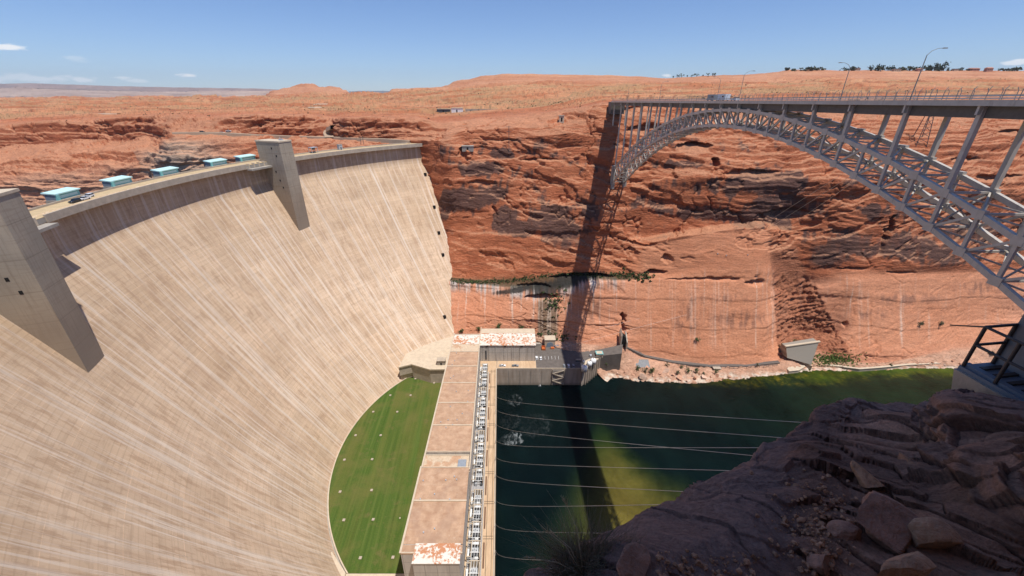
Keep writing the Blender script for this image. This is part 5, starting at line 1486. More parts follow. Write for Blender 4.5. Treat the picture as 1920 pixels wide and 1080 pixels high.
NB = [  # u, v, (rx,ry,rz), material, label
 (1655, 1000, (.62, .55, .42), mBOULD, 'largest shaded boulder, a layered wedge in the middle of the near broken rock'),
 (1735, 1015, (.36, .34, .34), mBOULD2, 'blocky boulder leaning on the right of the layered wedge boulder'),
 (1540, 1052, (.20, .18, .13), mBOULD, 'pale rounded stone low in the rubble left of the layered wedge boulder'),
 (1588, 1010, (.24, .20, .16), mBOULD, 'flat grey slab tucked under the left of the layered wedge boulder'),
 (1625, 905, (.34, .26, .18), mBOULD2, 'cracked orange-brown block above the layered wedge boulder'),
 (1715, 885, (.42, .32, .30), mBOULD2, 'smooth orange-brown block with a vertical split, right of centre'),
 (1690, 1080, (.42, .3, .25), mBOULD2, 'rough slab at the bottom edge below the layered wedge boulder'),
 (1178, 1078, (.36, .24, .11), mBOULD, 'triangular slab beside the dry bush at the bottom edge'),
]
for k, (u_, v_, r_, mt, lb_) in enumerate(NB):
    p_ = ledge_point(u_, v_)
    o = obj_from('boulder', rock_mesh('boulder', r_, 40 + k, mt, 1.0, 7, 4))
    o.location = (p_[0], p_[1], p_[2] + .02)
    o.rotation_euler = (RNG.uniform(-.3, .3), RNG.uniform(-.3, .3), RNG.uniform(0, 6))
    tag(o, lb_, 'boulder', 'boulders on the near rock ledge')
# loose stones nobody could count
m_ = MB()
stone = [rock_mesh('stone', (1, 1, .7), 90 + k, None, 1, 6, 1) for k in range(4)]
sv = [[tuple(v.co) for v in s.vertices] for s in stone]; sf = [[tuple(p.vertices) for p in s.polygons] for s in stone]
for s in stone: bpy.data.meshes.remove(s)
for k in range(900):
    q = RNG.random()
    if q < .75: u_, v_ = RNG.normal(1535, 42), RNG.normal(985, 48)
    else: u_, v_ = RNG.uniform(1230, 1420), RNG.uniform(1035, 1100)
    p_ = ledge_point(u_, v_); r_ = .012 + .05 * RNG.random() ** 4; a_ = RNG.uniform(0, 6.3); i_ = k % 4
    ca, sa = math.cos(a_), math.sin(a_)
    m_.add([(p_[0] + r_ * (x * ca - y * sa), p_[1] + r_ * (x * sa + y * ca), p_[2] + r_ * (.3 + z)) for x, y, z in sv[i_]], sf[i_])
tag(m_.build('rubble', mBOULD2), 'loose stones and grit lying in a pocket of the near rock ledge', 'rubble', kind='stuff')

# near canyon wall below the viewer, down to the river
zr = [-4, -8.5, -14, -20, -30, -60, -120, -232]
ya, yb = [-60, 0, 3, 6, 11, 22, 34, 48], [-60, 5, 10, 15.5, 21, 28, 38, 52]
NX, NZ = 360, 260
xs_ = np.linspace(-260, 420, NX); tz = np.linspace(0, 7, NZ)
zz_ = np.interp(tz, range(8), zr); wx_ = sstep(0, 25, xs_)
YY_ = np.interp(tz, range(8), ya)[:, None] * (1 - wx_) + np.interp(tz, range(8), yb)[:, None] * wx_
YY_ = YY_ + np.maximum(xs_ - 60, 0)[None, :] * .10 * sstep(1, 3, tz)[:, None]
XX_ = np.broadcast_to(xs_, YY_.shape).copy(); ZZ_ = np.broadcast_to((zz_ + H)[:, None], YY_.shape).copy()
dd_ = 3.0 * fbm(XX_ / 30, YY_ / 30, ZZ_ / 20, 5) - 2.5 + 1.2 * terrace(ZZ_ + 5 * fbm(XX_ / 40, YY_ / 40, ZZ_ / 30, 3), 7.0)
fl_ = sstep(1.5, 3.5, tz)[:, None]
YY_ = YY_ + dd_ * fl_ - 1.5 * fl_; ZZ_ = ZZ_ + (1 - fl_) * .4 * fbm(XX_ / 6, YY_ / 6, 0 * ZZ_, 4)
nc_ = lerp(C(.36, .13, .06), C(.52, .22, .12), np.clip(fbm(XX_ / 18, YY_ / 18, ZZ_ / 7, 5) + .5, 0, 1))
o = obj_from('cliff', np_mesh('cliff', np.stack([XX_, YY_, ZZ_], -1).reshape(-1, 3), grid_faces(NZ, NX)[:, ::-1], mROCK, False, col=nc_.reshape(-1, 3)))
tag(o, 'near canyon wall dropping from the viewing ledge to the river', 'canyon wall', kind='structure')

# viewing platform on the near rim
PZ = H - 5.53
P1 = at_z(1806, 686, PZ); P2 = at_z(1865, 719, PZ); P3 = at_z(1861, 681, PZ)
e1 = Vector(P2 - P1); e2 = Vector(P3 - P1); P1 = Vector(P1)
def pl_pt(a, b, z=0): q = P1 + e1 * a + e2 * b; return (q.x, q.y, q.z + z)
VP = empty('viewing_platform', tuple(P1)); tag(VP, 'shaded steel viewing platform with dark railings on a concrete base at the right edge', 'platform')
mPLAT = mat_simple('blue_grey_deck_steel', (.20, .225, .26), .55, .1, 3, metal=.2)
mRAIL = mat_simple('dark_railing_steel', (.085, .068, .06), .5, .15, 8, metal=.2)
m_ = MB(); m_.prism([pl_pt(a, b)[:2] for a, b in ((-.06, -.08), (9, -.08), (9, 5), (-.06, 5))][::1], PZ - .10, PZ); 
m_.build('deck', mPLAT, VP)
for k in range(24):
    a = .28 + k * .42
    MB().bar(pl_pt(a, .30, .02), pl_pt(a, 4.9, .02), .09, .05).build('deck_rib', mRAIL, VP)
m_ = MB(); m_.bar(pl_pt(-.05, .12, .03), pl_pt(9, .12, .03), .16, .06); m_.build('edge_angle', mPLAT, VP)
base_p = [pl_pt(a, b)[:2] for a, b in ((-.10, -.14), (9, -.22), (9, 5), (-.10, 5))]
base_b = [pl_pt(a, b) for a, b in ((-.10, .62), (9, .5), (9, 5), (-.10, 5))]
m_ = MB(); m_.add([(q[0], q[1], PZ - 1.5) for q in base_b] + [(q[0], q[1], PZ - .104) for q in base_p] + [(q[0], q[1], PZ - 6.5) for q in base_b],
    [(4, 5, 6, 7), (0, 1, 5, 4), (1, 2, 6, 5), (2, 3, 7, 6), (3, 0, 4, 7), (8, 9, 1, 0), (9, 10, 2, 1), (10, 11, 3, 2), (11, 8, 0, 3), (11, 10, 9, 8)])
m_.build('concrete_base', mat_simple('shaded_base_concrete', (.50, .42, .34), .9, .2, 1.2, bump=.3), VP)
RH = 1.02
for a, b in ((0, 0), (1, 0), (2, 0), (3, 0), (0, 1)):
    MB().tube([pl_pt(a, b, 0), pl_pt(a, b, RH)], .035, 10).build('post', mRAIL, VP)
for z in (RH, RH * .55):
    MB().tube([pl_pt(0, 0, z), pl_pt(5, 0, z)], .032, 8).build('rail', mRAIL, VP)
    MB().tube([pl_pt(0, 0, z), pl_pt(0, 1.6, z)], .032, 8).build('rail', mRAIL, VP)
q0 = Vector(pl_pt(0, 0, RH)); q1 = Vector(at_d(1782, 609.5, 9.9))
MB().tube([q0, q1], [.022, .014], 6).build('outrigger_pipe', mRAIL, VP)
m_ = MB(); m_.bar(pl_pt(0, 1.12, 1.05), pl_pt(1.3, 1.12, 1.05), .14, 2.1); m_.build('wall_panel', mat_simple('panel_concrete', (.26, .245, .235), .85, .12, 2), VP)
m_ = MB(); m_.bar(pl_pt(1.32, 1.2, .9), pl_pt(3.4, 1.2, .9), .1, 1.8); m_.build('door_opening', mDARK, VP)

# unseen visitor centre behind the viewer; roof added and shaped to shade the ledge
VC = empty('visitor_centre_shade', (6, -6, H)); tag(VC, 'unseen visitor centre behind the viewer, its broad roof added to shade the ledge', 'building')
m_ = MB(); m_.prism([(-9, -16), (31, -16), (31, 8.0), (24, 8.5), (15, 7.4), (7, 4.5), (1, 1.6), (-9, 0)], H + 9.0, H + 9.8); m_.build('roof', mCONC, VC)
m_ = MB(); m_.prism([(-9, -16), (30, -16), (30, -5), (-9, -5)], H - 6, H + 8.99); m_.build('wall', mCONC, VC)
m_ = MB(); m_.prism([(-9, -4.9), (30, -4.9), (30, -1.6), (-9, -1.6)], H - 2.2, H - 1.7); m_.build('terrace', mCONCG, VC)

# dry bush at the edge of the ledge
DBp = Vector(ledge_point(1095, 1075)); DBp.z -= .05
DB = empty('desert_bush', tuple(DBp)); tag(DB, 'scraggly olive desert bush with pale dry seed stalks at the bottom edge', 'bush')
mTWIG = mat_simple('grey_twigs', (.30, .215, .145), .9, .3, 20)
mLEAF = mat_simple('olive_blades', (.21, .18, .095), .85, .4, 14)
mSTRAW = mat_simple('dry_straw', (.50, .39, .24), .8, .2, 20)
rg = random.Random(3)
def blades(n, rad, hgt, w, seed, cx=0, cy=0):
    rg = random.Random(seed); m_ = MB()
    for _ in range(n):
        a = rg.uniform(0, 6.283); t = rg.random() ** .7
        bx_, by_ = DBp.x + cx + rad * .45 * t * math.cos(a), DBp.y + cy + rad * .45 * t * math.sin(a)
        L = hgt * rg.uniform(.45, 1.05); sp_ = rad * rg.uniform(.2, 1.0) * (0.3 + t)
        b2 = a + rg.uniform(-.9, .9)
        pts = []
        for k in range(4):
            s = k / 3
            pts.append((bx_ + sp_ * s ** 1.3 * math.cos(b2) + rg.uniform(-.07, .07) * (s + .2), by_ + sp_ * s ** 1.3 * math.sin(b2) + rg.uniform(-.07, .07) * (s + .2), DBp.z + L * (s - .22 * s * s)))
        m_.tube(pts, [w, w * .8, w * .55, w * .2], 3)
    return m_
blades(520, .62, .46, .0034, 1).build('branches', mTWIG, DB)
blades(900, .60, .36, .0042, 2).build('foliage', mLEAF, DB)
blades(520, .45, .32, .0040, 5, .55, .02).build('foliage', mTWIG, DB)
for k, (u_, v_, d_) in enumerate([(1057, 935, 5.1), (1018, 990, 4.9), (988, 1045, 4.7), (1035, 998, 5.0)]):
    top = Vector(at_d(u_, v_, d_)); m_ = MB()
    mid = DBp.lerp(top, .55) + Vector((.05, 0, .07))
    m_.tube([DBp, mid, top], [.006, .005, .003], 5)
    dd = (top - mid).normalized()
    for q in range(9):
        s = rg.uniform(0, .12); b0 = top - dd * s
        m_.tube([b0, b0 + dd * .05 + Vector((rg.uniform(-.045, .045), rg.uniform(-.02, .02), rg.uniform(-.01, .06)))], [.0045, .0015], 3)
    m_.build('dry_stalk', mSTRAW, DB)
# ------------------------------------------------------------------ gate houses, vehicles and fittings on the crest
def tangent(t): return A_C0 + (A_C1 - A_C0) * t
def box_local(mb, org, ang, x0, x1, y0, y1, z0, z1):
    """x outward (upstream), y along the crest"""
    e = Vector((math.cos(ang), math.sin(ang), 0)); s = Vector((-math.sin(ang), math.cos(ang), 0)); o = Vector(org)
    P = []
    for z in (z0, z1):
        for x, y in ((x0, y0), (x1, y0), (x1, y1), (x0, y1)): P.append(o + e * x + s * y + Vector((0, 0, z)))
    return mb.add(P, [(0, 3, 2, 1), (4, 5, 6, 7), (0, 1, 5, 4), (1, 2, 6, 5), (2, 3, 7, 6), (3, 0, 4, 7)])
mat_end = mat_simple('blue_grey_end_panel', (.20, .235, .27), .6)
HO = [(62, 369, 'nearest the left tower'), (188, 343, 'second from the left tower'), (279, 323, 'middle of the five along the crest'), (376, 305, 'in front of the tan outcrop'), (438, 296, 'closest to the right tower')]
for k, (u_, v_, w_) in enumerate(HO):
    t_ = crest_t(at_z(u_, v_ + 3, 177.5)); a_ = tangent(t_); org = ring_pt(t_, 11.2, 176.7)
    E = empty('gate_house', org); tag(E, 'teal metal gate house on the dam crest, ' + w_, 'gate house', 'teal gate houses along the dam crest')
    L = 6.6
    box_local(MB(), org, a_, -1.6, 3.2, -L, L, -4, .9).build('plinth', mCONC, E)
    box_local(MB(), org, a_, -1.2, 3.0, -L + .4, L - .4, .9, 3.3).build('wall', mTEAL, E)
    box_local(MB(), org, a_, -1.28, -1.2, -L + 1.6, L - 2.0, 1.5, 2.6).build('shutter', mTEALR, E)
    m_ = MB(); e_ = Vector((math.cos(a_), math.sin(a_), 0)); s_ = Vector((-math.sin(a_), math.cos(a_), 0)); o_ = Vector(org)
    P = [o_ + e_ * x + s_ * y + Vector((0, 0, z)) for x, y, z in ((-1.9, -L, 3.3), (3.6, -L, 3.9), (3.6, L, 3.9), (-1.9, L, 3.3), (-1.9, -L, 3.75), (3.6, -L, 4.4), (3.6, L, 4.4), (-1.9, L, 3.75))]
    m_.add(P, [(0, 3, 2, 1), (4, 5, 6, 7), (0, 1, 5, 4), (1, 2, 6, 5), (2, 3, 7, 6), (3, 0, 4, 7)]); m_.build('roof', mTEALR, E)
    box_local(MB(), org, a_, -2.1, -1.2, L - 1.6, L - .3, 0, 3.3).build('door_frame', mTEAL, E)
    box_local(MB(), org, a_, -1.1, 2.9, L - .4, L - .3, .9, 3.28).build('end_panel', mat_end, E)
    box_local(MB(), org, a_, 3.0, 3.1, -L + .5, L - .5, 1.0, 3.2).build('louvre', mGALV, E)
# small fittings on the right crest
for u_, v_, nm, lb_, sz in ((569, 284, 'hoist_frame', 'small grey steel hoist frame on the crest just right of the right tower', (2.2, 2.2, 4.4)), (612, 277, 'kiosk', 'small grey kiosk on the dam crest right of the hoist frame', (1.5, 1.6, 4.2))):
    t_ = crest_t(at_z(u_, v_, 177)); a_ = tangent(t_); org = ring_pt(t_, 7.0, 176.75); E = empty(nm, org); tag(E, lb_, nm.replace('_', ' '))
    if nm == 'kiosk':
        box_local(MB(), org, a_, -sz[0], sz[0], -sz[1], sz[1], 0, sz[2]).build('body', mGALV, E)
        box_local(MB(), org, a_, -sz[0] - .2, sz[0] + .2, -sz[1] - .2, sz[1] + .2, sz[2], sz[2] + .3).build('roof', mCONCG, E)
        box_local(MB(), org, a_, -sz[0] - .04, -sz[0], -.6, .5, .1, 2.2).build('door', mDGREY, E)
    else:
        for x in (-2, 2):
            for y in (-2.6, 2.6): box_local(MB(), org, a_, x - .15, x + .15, y - .15, y + .15, 0, 4.4).build('leg', mGALV, E)
        box_local(MB(), org, a_, -2.2, 2.2, -2.8, 2.8, 4.1, 4.5).build('top_beam', mGALV, E)
        box_local(MB(), org, a_, -.8, .8, -1.2, 1.2, 2.6, 4.1).build('winch', mDGREY, E)
# lamp standards / poles behind the crest
for k, (u_, v0_, v1_, Y_, lb_) in enumerate([(677, 271, 256, 404, 'short thin pole left of its twin on the far crest'), (682, 271, 256, 404, 'short thin pole right of its twin on the far crest')]):
    a_, b_2 = at_y(u_, v0_, Y_), at_y(u_, v1_, Y_); b_2[0] = a_[0]
    E = empty('pole', tuple(a_)); tag(E, lb_, 'pole')
    MB().tube([a_, b_2], .2, 6).build('shaft', mDGREY, E); MB().box(tuple(b_2), (1.6, .3, .3)).build('crossarm', mDGREY, E)

mPAINT = {'white': mat_simple('white_car_paint', (.78, .79, .80), .25, .04, 2, spec=.6), 'black': mat_simple('black_car_paint', (.02, .022, .027), .25, .1, 2, spec=.6),
          'grey': mat_simple('grey_car_paint', (.25, .27, .29), .3, .08, 2, spec=.6), 'blue': mat_simple('blue_car_paint', (.10, .14, .20), .3, .08, 2, spec=.6)}
def vehicle(kind, paint, loc, rz, label, group=None):
    """built about the origin, nose along +x, then set down"""
    E = empty('parked_car' if kind != 'motorhome' else 'motorhome', (0, 0, 0))
    L, W = {'pickup': (5.6, 1.9), 'suv': (4.8, 1.9), 'sedan': (4.6, 1.8), 'motorhome': (8.0, 2.4)}[kind]
    def prof(mb, pts, w0, w1=None):
        n = len(pts); w1 = w1 or w0
        ws = [w0 + (w1 - w0) * min(1, max(0, (z - .95) / .7)) for x, z in pts]
        P = [(x, -w / 2, z) for (x, z), w in zip(pts, ws)] + [(x, w / 2, z) for (x, z), w in zip(pts, ws)]
        F = [tuple(range(n)), tuple(range(n, 2 * n))[::-1]] + [(i, i + n, (i + 1) % n + n, (i + 1) % n) for i in range(n)]
        return mb.add(P, F)
    h = L / 2
    if kind == 'motorhome':
        prof(MB(), [(-h, .5), (h, .5), (h, 1.3), (h - .7, 1.9), (h - .2, 2.4), (h - .5, 3.1), (-h, 3.1)], W).build('body', mPAINT[paint], E)
        prof(MB(), [(h - .05, 1.35), (h - .62, 1.95), (h - .75, 1.9), (h - .2, 1.3)], W * .9).build('windscreen', mGLASS, E)
        MB().bbox(-2.6, -.6, -W / 2 - .02, W / 2 + .02, 1.7, 2.4).build('side_window', mGLASS, E)
    else:
        lower = [(-h, .35), (h, .35), (h, .78), (h - .25, .92), (h * .42, 1.02), (-h + .1, 1.02 if kind != 'sedan' else .98), (-h, .85)]
        prof(MB(), lower, W).build('body', mPAINT[paint], E)
        cab = {'pickup': [(h * .42, 1.0), (h * .12, 1.62), (-h * .26, 1.66), (-h * .30, 1.0)], 'suv': [(h * .45, 1.0), (h * .12, 1.62), (-h * .86, 1.68), (-h * .97, 1.0)], 'sedan': [(h * .42, .99), (h * .08, 1.42), (-h * .45, 1.42), (-h * .8, .97)]}[kind]
        prof(MB(), [(x * .985, z - .06) for x, z in cab], W * .97, W * .8).build('glazing', mGLASS, E)
        x0, x1 = cab[1][0], cab[2][0]
        MB().bbox(x1 + .05, x0 - .05, -W * .40, W * .40, cab[1][1] - .07, cab[1][1] + .03).build('roof', mPAINT[paint], E)
        if kind == 'pickup':
            MB().bbox(-h + .15, -h * .34, -W * .38, W * .38, 1.021, 1.03).build('load_bed', mDGREY, E)
    for x in (-h * .6, h * .62):
        for y in (-1, 1):
            MB().tube([(x, y * (W / 2 - .24), .35), (x, y * (W / 2 + .02), .35)], .35, 10).build('wheel', mTYRE, E)
    for y in (-.65, .65):
        MB().bbox(h - .02, h + .03, y - .18, y + .18, .68, .84).build('headlight', mGALV, E)
    E.location = loc; E.rotation_euler = (0, 0, rz)
    tag(E, label, 'car' if kind != 'motorhome' else 'motorhome', group)
    return E
def crest_car(u_, v_, kind, paint, lb_, dr=None):
    p_ = at_z(u_, v_, 177.2); t_ = crest_t(p_)
    vehicle(kind, paint, ring_pt(t_, 2.4 if dr is None else dr, 176.76), tangent(t_) + math.pi / 2, lb_, 'vehicles on the dam crest')
crest_car(92, 379, 'suv', 'black', 'black car parked on the dam crest, first of three')
crest_car(110, 374, 'pickup', 'white', 'white pickup truck in the middle of three vehicles on the dam crest')
crest_car(123, 369, 'suv', 'white', 'white car farthest from the left tower on the dam crest', 4.6)
for u_, v_, rz, kind, paint, lb_ in [(885, 687, 0, 'pickup', 'white', 'white pickup truck on the quay lane, the left one of two'), (963, 687, 0, 'pickup', 'grey', 'silver pickup truck on the quay lane, the right one of two'),
    (1006, 672, 1.57, 'suv', 'white', 'white car parked nose-in beside the annex, left one of the pair'), (1014, 673, 1.57, 'sedan', 'white', 'white car parked nose-in beside the annex, right one of the pair'),
    (1058, 687, 1.57, 'sedan', 'grey', 'grey car parked in the bridge shadow, leftmost of three'), (1066, 687, 1.57, 'suv', 'white', 'white car parked in the bridge shadow, middle of three'), (1075, 687, 1.57, 'suv', 'grey', 'grey car parked in the bridge shadow, rightmost of three')]:
    p_ = at_z(u_ + (0 if u_ > 900 else 60), v_, ZD + .1) if False else at_z(u_, v_, ZD + .1)
    if u_ in (885, 963): p_ = at_z({885: 942, 963: 966}[u_], 686.5, ZD + .1)
    vehicle(kind, paint, (p_[0], p_[1], ZD + .06), rz, lb_, 'vehicles parked on the quay')

# ------------------------------------------------------------------ roads on the far side
def ribbon(name, uvs, w, mat, label, kind='structure', lift=.45, n=10, r0=8.0, r1=16.0):
    pts = []
    for (a, b) in zip(uvs[:-1], uvs[1:]):
        for k in range(n):
            s = k / n; pts.append(wall_point(a[0] + (b[0] - a[0]) * s, a[1] + (b[1] - a[1]) * s, r0, r1))
    pts.append(wall_point(*uvs[-1], r0, r1))
    P = np.array(pts)
    for _ in range(8): P[1:-1] = .25 * P[:-2] + .5 * P[1:-1] + .25 * P[2:]
    T = np.gradient(P, axis=0); T[:, 2] = 0; T /= np.linalg.norm(T, axis=1)[:, None] + 1e-9
    S = np.stack([-T[:, 1], T[:, 0], 0 * T[:, 0]], -1) * w / 2
    V_, F_ = [], []
    for p, s in zip(P, S):
        V_ += [tuple(p - s + [0, 0, lift]), tuple(p + s + [0, 0, lift]), tuple(p + s * 1.2 + [0, 0, lift - 4]), tuple(p - s * 1.2 + [0, 0, lift - 4])]
    for i in range(len(P) - 1):
        for k in range(4): F_.append((4 * i + k, 4 * i + (k + 1) % 4, 4 * i + 4 + (k + 1) % 4, 4 * i + 4 + k))
    m_ = MB(); m_.add(V_, F_)
    return tag(m_.build(name, mat), label, 'road', kind=kind)
mDIRT = mat_simple('pale_dirt_road', (.56, .42, .30), .95, .12, .1)
mROADF = mat_simple('far_asphalt', (.40, .29, .20), .9, .12, .1)
ribbon('road', [(618, 259), (614, 250), (617, 242), (628, 236)], 9, mROADF, 'grey road bending uphill between two rock cuts', lift=.9, r0=10, r1=12.6)
ribbon('road', [(325, 252), (400, 251), (480, 256), (560, 259), (640, 261), (720, 264), (770, 267)], 5, mROADF, 'service road along the bench below the rock cut', lift=2.0, r0=9.6, r1=11.3)
ribbon('road', [(590, 203), (594, 198), (605, 195), (622, 192)], 22, mDIRT, 'pale dirt track winding over the plateau', lift=1.0, r0=12.4)
ribbon('path', [(140, 209), (180, 212), (225, 213)], 10, mDIRT, 'pale streak of a dirt track on the left plateau', lift=1.0, r0=12.4)
for u_, v_, kind, paint, lb_ in [(379, 248, 'suv', 'black', 'tiny dark car parked on the road behind the tan outcrop'), (417, 247, 'suv', 'white', 'tiny white car on the upper road, left of a pair'), (428, 247, 'pickup', 'white', 'tiny white car on the upper road, right of a pair')]:
    p_ = wall_point(u_, v_ + 3, 9.6, 11.3)
    vehicle(kind, paint, (p_[0], p_[1] + 1, p_[2] + 1.3), .05, lb_, 'cars on the far service road')
# traffic on the bridge
def on_bridge(y, off): return (bx(y, off), y, deck_z(y) - .17)
vehicle('motorhome', 'white', on_bridge(217, 7.4), math.pi / 2 + .027, 'long pale motorhome crossing the bridge, the one in front')
vehicle('motorhome', 'grey', on_bridge(228, 7.4), math.pi / 2 + .027, 'grey trailer van following the pale motorhome across the bridge')
vehicle('suv', 'white', on_bridge(206, 7.4), math.pi / 2 + .027, 'small white car ahead of the motorhome on the bridge', 'cars on the bridge')
p_ = wall_point(1378, 172, 12.5, 16); vehicle('suv', 'white', (p_[0], p_[1], p_[2] + .4), .3, 'tiny white car on the plateau beyond the bridge deck')

# ------------------------------------------------------------------ small buildings, poles and pylon on the far rim
def hut(u_, v_, r0, r1, sx_, sy_, sz_, lb_, wallm, roofm, nm='hut', cat='hut'):
    p_ = wall_point(u_, v_, r0, r1); E = empty(nm, tuple(p_)); tag(E, lb_, cat)
    MB().bbox(p_[0] - sx_, p_[0] + sx_, p_[1] - sy_, p_[1] + sy_, p_[2] - 2, p_[2] + sz_).build('wall', wallm, E)
    MB().bbox(p_[0] - sx_ - .4, p_[0] + sx_ + .4, p_[1] - sy_ - .4, p_[1] + sy_ + .4, p_[2] + sz_, p_[2] + sz_ + .5).build('roof', roofm, E)
    MB().bbox(p_[0] - .8, p_[0] + .8, p_[1] - sy_ - .06, p_[1] - sy_, p_[2] - .5, p_[2] + sz_ * .65).build('door', mDARK, E)
    return E
hut(877, 279, 8.2, 10.4, 5.2, 3.2, 2.6, 'low grey concrete block house on the cliff edge right of the dam', mCONCG, mCONCG)
hut(1053, 227, 10.2, 12.2, 2.2, 2.2, 4.5, 'small tan hut standing high on the cliff left of the bridge end', mPALE, mCONC)
hut(858, 208, 12.3, 14.4, 7, 5, 4.5, 'small white pump building inside the plateau compound', mWHITE, mPALE)
hut(832, 208, 12.3, 14.4, 9, 3, 3.5, 'long low dark shed at the left end of the plateau compound', mDGREY, mCONCG)
p_ = wall_point(875, 208, 12.3, 14.4); E = empty('fence', tuple(p_)); tag(E, 'pale fence wall running right from the plateau pump building', 'fence')
MB().bbox(p_[0] - 2, p_[0] + 42, p_[1] - .3, p_[1] + .3, p_[2] - 2, p_[2] + 3.2).build('panel', mCONC, E)
for q in range(6): MB().bbox(p_[0] - 2 + q * 8.6, p_[0] - 1.3 + q * 8.6, p_[1] - .7, p_[1] - .31, p_[2] - 2, p_[2] + 3.6).build('post', mCONCG, E)
p_ = wall_point(955, 284, 8, 11); E = empty('utility_pole', tuple(p_)); tag(E, 'tall thin utility pole with crossarms on the cliff above the dam end', 'utility pole')
tp = at_y(955, 236, p_[1])
MB().tube([(p_[0], p_[1], p_[2] - 2), (p_[0], p_[1], tp[2])], .28, 6).build('pole', mDGREY, E)
for q in (1, 5): MB().bbox(p_[0] - 2.4, p_[0] + 2.4, p_[1] - .15, p_[1] + .15, tp[2] - q, tp[2] - q + .3).build('crossarm', mDGREY, E)
p_ = wall_point(1722, 268, 8, 12); E = empty('lattice_pylon', tuple(p_)); tag(E, 'dark lattice transmission pylon on the far cliff seen through the bridge columns', 'pylon')
hp = 36.0
m_ = MB()
for sx_, sy_ in ((-1, -1), (1, -1), (1, 1), (-1, 1)):
    MB().bar((p_[0] + 5 * sx_, p_[1] + 4 * sy_, p_[2] - 3), (p_[0] + .8 * sx_, p_[1] + .8 * sy_, p_[2] + hp), .4, .4).build('leg', mDGREY, E)
for q in range(7):
    z0, z1 = p_[2] + q * 5, p_[2] + q * 5 + 5; w0, w1 = 5 - 4.2 * q * 5 / hp, 5 - 4.2 * (q * 5 + 5) / hp
    m_.bar((p_[0] - w0, p_[1] - w0 * .8, z0), (p_[0] + w1, p_[1] - w1 * .8, z1), .25, .25); m_.bar((p_[0] + w0, p_[1] - w0 * .8, z0), (p_[0] - w1, p_[1] - w1 * .8, z1), .25, .25)
m_.build('lattice', mDGREY, E)
for q in (hp - 1, hp - 7): MB().bar((p_[0] - 7, p_[1], p_[2] + q), (p_[0] + 7, p_[1], p_[2] + q), .4, .5).build('crossarm', mDGREY, E)

# ------------------------------------------------------------------ skyline town: trees and houses
def px_h(d): return d / FPX
mCROWN = [mat_simple('dark_tree_foliage', (.040, .055, .028), .9, .4, .35), mat_simple('olive_tree_foliage', (.062, .072, .034), .9, .4, .35), mat_simple('grey_green_foliage', (.085, .095, .055), .9, .35, .35)]
mTRUNK = mat_simple('tree_bark', (.12, .08, .055), .9)
def leafclump(n, R, Hc, seed, leaf):
    """many small leaf clumps in an uneven crown"""
    rg = np.random.default_rng(seed); V_, F_ = [], []
    cen = rg.normal(size=(max(4, n // 26), 3)) * np.array([.48, .48, .30]); cen[:, 2] += .15
    for k in range(n):
        c_ = cen[rg.integers(len(cen))] + rg.normal(size=3) * np.array([.27, .27, .21])
        q = np.array([c_[0] * R, c_[1] * R, (c_[2] * .8 + .55) * Hc]); s = leaf * rg.uniform(.5, 1.3)
        a = rg.normal(size=3); a /= np.linalg.norm(a); b = np.cross(a, rg.normal(size=3)); b /= np.linalg.norm(b)
        i = len(V_); V_ += [tuple(q - a * s), tuple(q + b * s * .7), tuple(q + a * s), tuple(q - b * s * .7 + np.array([0, 0, s * .3]))]
        F_.append((i, i + 1, i + 2, i + 3))
    return V_, F_
def tree(p_, R, Hc, mat, label, group, seed, n=170, nm='tree', cat='tree', trunk=True, leaf=None):
    E = empty(nm, tuple(p_)); tag(E, label, cat, group)
    V_, F_ = leafclump(n, R, Hc, seed, leaf or R * .24)
    m_ = MB(); m_.add([(x + p_[0], y + p_[1], z + p_[2] + Hc * .06) for x, y, z in V_], F_); m_.build('crown', mat, E)
    if trunk:
        m_ = MB(); m_.tube([(p_[0], p_[1], p_[2] - 1), (p_[0] + R * .05, p_[1], p_[2] + Hc * .35), (p_[0] - R * .05, p_[1], p_[2] + Hc * .7)], [R * .10, R * .075, R * .03], 6)
        for q in range(3):
            an = seed + q * 2.1; m_.tube([(p_[0], p_[1], p_[2] + Hc * .32), (p_[0] + R * .5 * math.cos(an), p_[1] + R * .5 * math.sin(an), p_[2] + Hc * .62)], [R * .05, R * .02], 5)
        m_.build('trunk', mTRUNK, E)
    return E
SKT = [1476, 1488, 1500, 1512, 1521, 1531, 1542, 1584, 1597, 1603, 1632, 1641, 1650, 1659, 1670, 1690, 1697, 1705, 1714, 1726, 1738, 1746, 1754, 1761, 1768, 1777, 1800, 1815, 1880, 1893, 1905]
hs = [5, 4, 4, 5, 6, 5, 4, 7, 8, 5, 8, 6, 9, 7, 9, 6, 5, 6, 5, 7, 9, 11, 10, 6, 10, 7, 4, 4, 5, 5, 6]
k_sky = int(np.searchsorted(Rg, 15.97))
for k, (u_, h_) in enumerate(zip(SKT, hs)):
    p_ = wall_point(u_, 132.5, 15.6, 16.0); d_ = p_[1] * CP - (p_[2] - H) * SP
    hh = h_ * d_ / FPX
    sz = 'tall dark' if h_ >= 9 else ('medium olive' if h_ >= 6 else 'low grey-green')
    p_ = p_ - np.array([0, 0, hh * .28]); tree(p_, hh * (.75 if h_ > 6 else 1.3), hh, mCROWN[0 if h_ >= 9 else (1 if h_ >= 6 else 2)], f'{sz} tree on the right skyline, number {k + 1} from the left of the row' if False else f'{sz} tree on the right skyline row, {["at its left end", "just left of the far lamp", "between the two bridge lamps", "right of the tall bridge lamp", "near the right edge"][0 if u_ < 1550 else 1 if u_ < 1610 else 2 if u_ < 1722 else 3 if u_ < 1790 else 4]}', 'trees along the right skyline', 300 + k, 90)
